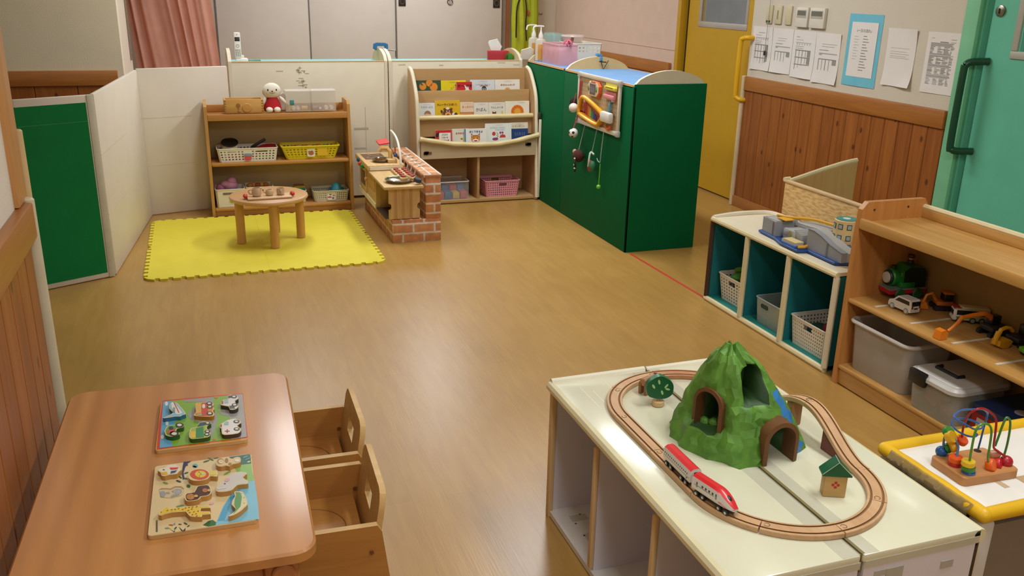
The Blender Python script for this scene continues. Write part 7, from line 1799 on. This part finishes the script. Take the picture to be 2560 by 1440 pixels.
def d_fire(b, L, h): PG(b, L, [(1045, 345), (1120, 338), (1150, 440), (1160, 570), (1045, 572), (1035, 450)], 'c8402a', h); PG(b, L, [(940, 355), (1030, 345), (1025, 520), (930, 530)], 'dcae4a', h); EL(b, L, 1075, 405, 28, 40, 'e6dccb', h, 3); PG(b, L, [(965, 545), (1040, 540), (1045, 568), (965, 570)], 'a9a294', h, 3); wheels((1175, 355, 48), (1185, 415, 48), (1185, 533, 52))(b, L, h)
piece('puzzle_piece', 'red and yellow fire engine piece, top middle of the vehicle puzzle', [(930, 348), (1040, 332), (1140, 325), (1230, 338), (1256, 375), (1242, 400), (1268, 450), (1240, 480), (1264, 525), (1255, 570), (1190, 588), (1080, 585), (985, 580), (912, 572), (900, 545), (932, 500)], za, 'cf8a34', 'a8741e', d_fire, PGRP)
def d_pol(b, L, h): PG(b, L, [(1520, 215), (1600, 205), (1610, 245), (1520, 258)], '3a3f44', h); PG(b, L, [(1535, 395), (1620, 390), (1640, 445), (1545, 448)], '4a5054', h); PG(b, L, [(1445, 290), (1515, 270), (1520, 350), (1450, 348)], '9fbcc4', h, 3); PG(b, L, [(1398, 315), (1430, 308), (1430, 362), (1395, 362)], 'b04a3a', h, 3); wheels((1620, 232, 46), (1632, 380, 46))(b, L, h)
piece('puzzle_piece', 'black and white police car piece, top right of the vehicle puzzle', [(1520, 205), (1590, 195), (1685, 225), (1695, 270), (1645, 300), (1650, 345), (1692, 385), (1690, 420), (1640, 458), (1545, 460), (1520, 405), (1385, 380), (1392, 322), (1440, 280), (1512, 262)], za, 'dcdcd6', '3c362c', d_pol, PGRP)
def d_trac(b, L, h): PG(b, L, [(420, 900), (440, 820), (540, 800), (570, 830), (520, 880), (450, 900)], 'c4543a', h, 3); EL(b, L, 490, 800, 42, 32, '2c3a44', h, 4); wheels((640, 745, 66), (545, 900, 74))(b, L, h)
piece('puzzle_piece', 'green tractor piece, bottom left of the vehicle puzzle', [(400, 925), (380, 885), (368, 840), (400, 790), (440, 742), (555, 745), (600, 712), (675, 715), (718, 745), (692, 782), (605, 800), (578, 850), (640, 880), (630, 912), (560, 940), (480, 945)], za, '5f9a34', '2f5a1c', d_trac, PGRP)
def d_garb(b, L, h): PG(b, L, [(830, 860), (930, 850), (930, 975), (840, 975)], 'd9bd3a', h); PG(b, L, [(940, 800), (1070, 770), (1080, 960), (935, 970)], '2a8a4a', h, 3); PG(b, L, [(955, 770), (1010, 700), (1090, 690), (1110, 740), (1030, 760)], '2a4a6a', h, 3); wheels((1145, 708, 44), (1142, 860, 44), (1133, 912, 44))(b, L, h)
piece('puzzle_piece', 'green and yellow dust cart piece, bottom middle of the vehicle puzzle', [(850, 795), (945, 770), (1000, 692), (1100, 670), (1188, 682), (1206, 712), (1150, 745), (1130, 800), (1188, 850), (1190, 920), (1140, 960), (940, 985), (842, 985), (812, 930), (820, 860)], za, '9fb84a', '2f5a1c', d_garb, PGRP)
def d_amb(b, L, h): PG(b, L, [(1445, 700), (1500, 672), (1525, 690), (1520, 740), (1440, 742)], '9fbcc4', h, 3); PG(b, L, [(1375, 735), (1405, 730), (1405, 775), (1372, 778)], 'b9473a', h, 3); PG(b, L, [(1455, 846), (1545, 846), (1545, 860), (1455, 860)], 'b03a30', h, 3); PG(b, L, [(1488, 825), (1512, 825), (1512, 880), (1488, 880)], 'b03a30', h, 4); wheels((1665, 680, 48), (1670, 815, 48))(b, L, h)
piece('puzzle_piece', 'white ambulance piece with red cross, bottom right of the vehicle puzzle', [(1500, 650), (1600, 625), (1670, 630), (1740, 672), (1742, 708), (1682, 750), (1740, 800), (1742, 842), (1690, 890), (1500, 915), (1405, 900), (1392, 800), (1366, 790), (1370, 732), (1410, 700), (1445, 680)], za, 'e2e2dc', '4a3a2a', d_amb, PGRP)
# animal puzzle
CRB = mat('dcc796', .4, var=.03)
t, LB, sz, ang = board('animal_puzzle', 'pale wooden animal puzzle board with a blue river, nearer of the two on the table', [(122, 318), (1528, 142), (1665, 1078), (85, 1330)], zbq, CRB, None)
b = MB(); F = lambda pts, c, k: b.flat([LB(*p) for p in pts], BT_+.0003*k, mat(c, .4))
F([(1290, 290), (1548, 290), (1560, 410), (1590, 520), (1480, 540), (1420, 480), (1330, 390)], '8fbf6a', 1)
F([(1225, 190), (1500, 150), (1530, 150), (1545, 280), (1400, 300), (1370, 190), (1260, 210)], '2f6a5a', 2)
F([(1590, 520), (1480, 550), (1330, 640), (1230, 760), (1140, 900), (1040, 1130), (1030, 1170), (1660, 1080), (1640, 860)], '7fc0d6', 1); F([(1480, 560), (1340, 650), (1235, 770), (1150, 900), (1060, 1110), (1160, 1100), (1240, 900), (1330, 740)], '4fa4c8', 2)
for pts, c in (([(570, 260), (690, 245), (620, 290), (590, 350), (570, 420), (585, 500), (560, 520), (545, 440), (555, 340)], '2a2f5a'), ([(850, 1170), (930, 1110), (990, 1095), (1040, 1130), (1030, 1170), (930, 1190)], '2c6a34'), ([(355, 1215), (430, 1260), (450, 1240), (440, 1275)], '2a2838'), ([(500, 1190), (560, 1250), (600, 1210), (595, 1255), (540, 1255)], '2a2838')): F(pts, c, 2)
for x, y, rx, ry, a, c in ((620, 305, 16, 12, 0, '4a3a2a'), (610, 420, 34, 10, -.3, '2f5a3a'), (520, 480, 34, 10, .6, '2f5a3a'), (600, 500, 34, 10, .2, '2f5a3a'), (500, 540, 40, 12, .3, '2f4a3a'), (310, 565, 40, 14, .3, '7aa04a'), (640, 610, 30, 22, .3, '2f6a34'), (740, 315, 40, 26, .2, '5fb0b8'), (730, 330, 30, 12, .2, '1f4a5a'), (900, 250, 50, 10, -.3, '3f6a44'), (960, 220, 50, 10, .4, '3f6a44'), (1040, 205, 40, 8, -.2, '3f6a44'), (520, 895, 60, 12, -.2, '6a9a4a'), (975, 860, 36, 16, -.3, 'd9a0b8'), (1200, 420, 60, 12, -.5, '7aa84a'), (390, 1170, 34, 9, .1, 'b8505a'), (520, 1160, 26, 8, .1, '4a5a2a'), (600, 1150, 32, 10, .5, '2f4a2a'), (330, 1215, 30, 9, 0, '6f9a8a'), (370, 1200, 26, 20, 0, 'd9cf6a'), (440, 1155, 16, 14, 0, '7f9aa8'), (455, 1215, 26, 10, -.8, '3a4a2a'), (640, 1185, 22, 8, -.6, '2f4a2a'), (1500, 215, 50, 10, -.4, '5f8f9a'), (1460, 190, 40, 8, -.4, '7fa8b0'), (1510, 260, 26, 10, -.3, 'd6d88a')):
    b.flat([LB(x+rx*math.cos(q)*math.cos(a)-ry*math.sin(q)*math.sin(a), y+rx*math.cos(q)*math.sin(a)+ry*math.sin(q)*math.cos(a)) for q in [2*PI*i/12 for i in range(12)]], BT_+.0009, mat(c, .4))
F([(215, 660), (250, 640), (320, 640), (380, 645), (450, 612), (540, 612), (582, 650), (578, 690), (540, 745), (400, 782), (240, 772), (228, 720)], 'cdbb92', 2); F([(215, 660), (250, 640), (320, 640), (380, 645), (450, 612), (540, 612), (582, 650), (560, 655), (530, 632), (450, 632), (385, 662), (310, 655), (240, 662)], 'a88a58', 3)
for pts in ([(230, 690), (290, 685), (320, 720), (290, 770), (240, 765)], [(320, 700), (370, 700), (370, 720), (330, 720)], [(400, 690), (450, 655), (530, 655), (545, 690), (500, 745), (390, 775), (390, 755), (470, 720)]): F(pts, '9a9c9c', 4)
for i in range(4): F([(440+i*24, 668), (448+i*24, 668), (430+i*26, 730), (422+i*26, 730)], 'cdc6b4', 5)
for i in range(12): F([(170, 1105+i*14), (198, 1103+i*14), (198, 1112+i*14), (172, 1114+i*14)], '4a4436', 2)
b.build('picture', t)
PGRP = 'pieces of the animal puzzle'; SD = 'bd8c4a'
def d_par(b, L, h): PG(b, L, [(250, 415), (320, 400), (345, 430), (310, 448), (260, 440)], 'e0b02c', h, 3); PG(b, L, [(370, 345), (500, 340), (480, 365), (390, 375)], 'd2462c', h, 3); PG(b, L, [(310, 300), (450, 300), (440, 320), (340, 325)], '1f3f5a', h, 3) if 0 else None; PG(b, L, [(390, 395), (480, 380), (450, 415), (380, 430)], '24507a', h, 3); EL(b, L, 285, 375, 16, 6, '3a3a3a', h, 3)
piece('puzzle_piece', 'colourful parrot piece, top left of the animal puzzle', [(196, 385), (222, 352), (290, 340), (340, 305), (450, 290), (530, 340), (540, 372), (500, 402), (470, 432), (370, 442), (300, 462), (250, 450), (238, 408)], zbq, 'e6dcc6', SD, d_par, PGRP)
def d_lion(b, L, h): EL(b, L, 800, 442, 138, 76, 'cf4a26', h); EL(b, L, 815, 438, 82, 50, 'e2c034', h, 3); EL(b, L, 850, 432, 26, 16, 'c8d0b8', h, 4); [EL(b, L, x, y, 7, 5, '2a2420', h, 5) for x, y in ((795, 412), (800, 468), (818, 440))]; PG(b, L, [(945, 400), (1040, 388), (1045, 445), (950, 450)], 'e0cf4a', h, 3)
piece('puzzle_piece', 'lion piece with red mane, top middle of the animal puzzle', [(640, 460), (680, 402), (760, 372), (850, 362), (930, 385), (965, 395), (1040, 376), (1060, 400), (1058, 458), (1030, 470), (955, 462), (920, 500), (850, 522), (760, 530), (685, 520), (645, 490)], zbq, 'e6d8a0', SD, d_lion, PGRP)
def d_mon(b, L, h): EL(b, L, 1100, 250, 48, 44, 'b58a54', h); EL(b, L, 1110, 258, 34, 30, 'e6d3a6', h, 3); EL(b, L, 1190, 240, 26, 34, 'a87a48', h, 3); EL(b, L, 1240, 290, 26, 18, 'a87a48', h, 3); EL(b, L, 1340, 240, 34, 22, 'e6e0d0', h, 3); EL(b, L, 1112, 252, 5, 4, '3a2a20', h, 4)
piece('puzzle_piece', 'monkey piece, top right of the animal puzzle', [(1040, 270), (1062, 222), (1105, 202), (1180, 216), (1255, 226), (1310, 192), (1382, 190), (1390, 258), (1320, 285), (1280, 290), (1232, 320), (1180, 310), (1110, 326), (1052, 310)], zbq, 'dcc692', SD, d_mon, PGRP)
def d_ele(b, L, h): EL(b, L, 1200, 520, 40, 22, 'dba8b4', h, 3, rot=-.4); EL(b, L, 1165, 575, 14, 7, '2a2a2c', h, 3); PG(b, L, [(1045, 640), (1180, 625), (1190, 640), (1060, 662)], 'd4cfc0', h, 3)
piece('puzzle_piece', 'pale grey elephant piece, right of the animal puzzle', [(1180, 500), (1232, 440), (1312, 406), (1450, 402), (1482, 430), (1425, 482), (1490, 525), (1496, 570), (1440, 580), (1345, 592), (1300, 632), (1250, 670), (1130, 690), (1050, 682), (1036, 640), (1062, 600), (1122, 542)], zbq, 'cdc8c0', SD, d_ele, PGRP)
def d_bear(b, L, h): EL(b, L, 670, 765, 60, 44, 'b5763c', h, 3); EL(b, L, 750, 755, 28, 18, 'd9a860', h, 4); EL(b, L, 880, 672, 40, 30, 'b8743c', h, 3); [EL(b, L, x, y, 6, 5, 'e6d9b8', h, 5) for x, y in ((690, 735), (695, 775))]; EL(b, L, 935, 672, 20, 20, 'cfa468', h, 4)
piece('puzzle_piece', 'dark brown bear piece, middle of the animal puzzle', [(586, 742), (622, 706), (718, 690), (760, 612), (842, 592), (930, 590), (962, 630), (972, 680), (958, 722), (900, 750), (822, 762), (790, 800), (700, 820), (620, 822), (592, 792)], zbq, '4a2c1a', SD, d_bear, PGRP)
def d_gir(b, L, h):
    for x, y in ((340, 960), (400, 950), (450, 945), (500, 935), (560, 945), (600, 925), (650, 915), (700, 910), (760, 905), (640, 960), (690, 940), (720, 980), (660, 990), (700, 1020), (750, 1010), (780, 970), (760, 1040)): EL(b, L, x, y, 15, 8, 'b06a2a', h, 3, 8, rot=-.3)
    EL(b, L, 250, 985, 7, 5, '3a2a1a', h, 3)
piece('puzzle_piece', 'yellow spotted giraffe piece, bottom left of the animal puzzle', [(206, 1000), (240, 962), (310, 902), (358, 906), (382, 930), (640, 896), (780, 890), (948, 886), (956, 920), (822, 926), (812, 968), (952, 970), (958, 1008), (840, 1020), (830, 1050), (740, 1050), (662, 1040), (600, 972), (400, 985), (300, 1010), (250, 1030), (216, 1024)], zbq, 'e0c23c', SD, d_gir, PGRP, sm=0)
def d_cro(b, L, h): PG(b, L, [(1320, 695), (1385, 700), (1410, 760), (1400, 840), (1390, 900), (1330, 970), (1285, 1010), (1330, 930), (1300, 870), (1310, 790), (1330, 740)], '5f9a5a', h, 3); [PG(b, L, [(x, y), (x+26, y-4), (x+22, y+10)], 'd0c88a', h, 4) for x, y in ((1425, 770), (1430, 850), (1395, 710))]
piece('puzzle_piece', 'green crocodile piece on the river of the animal puzzle', [(1300, 690), (1342, 680), (1420, 690), (1450, 742), (1480, 800), (1490, 870), (1440, 920), (1400, 960), (1300, 1020), (1212, 1042), (1290, 982), (1320, 930), (1262, 872), (1280, 800), (1310, 750)], zbq, 'dcd2a8', SD, d_cro, PGRP)
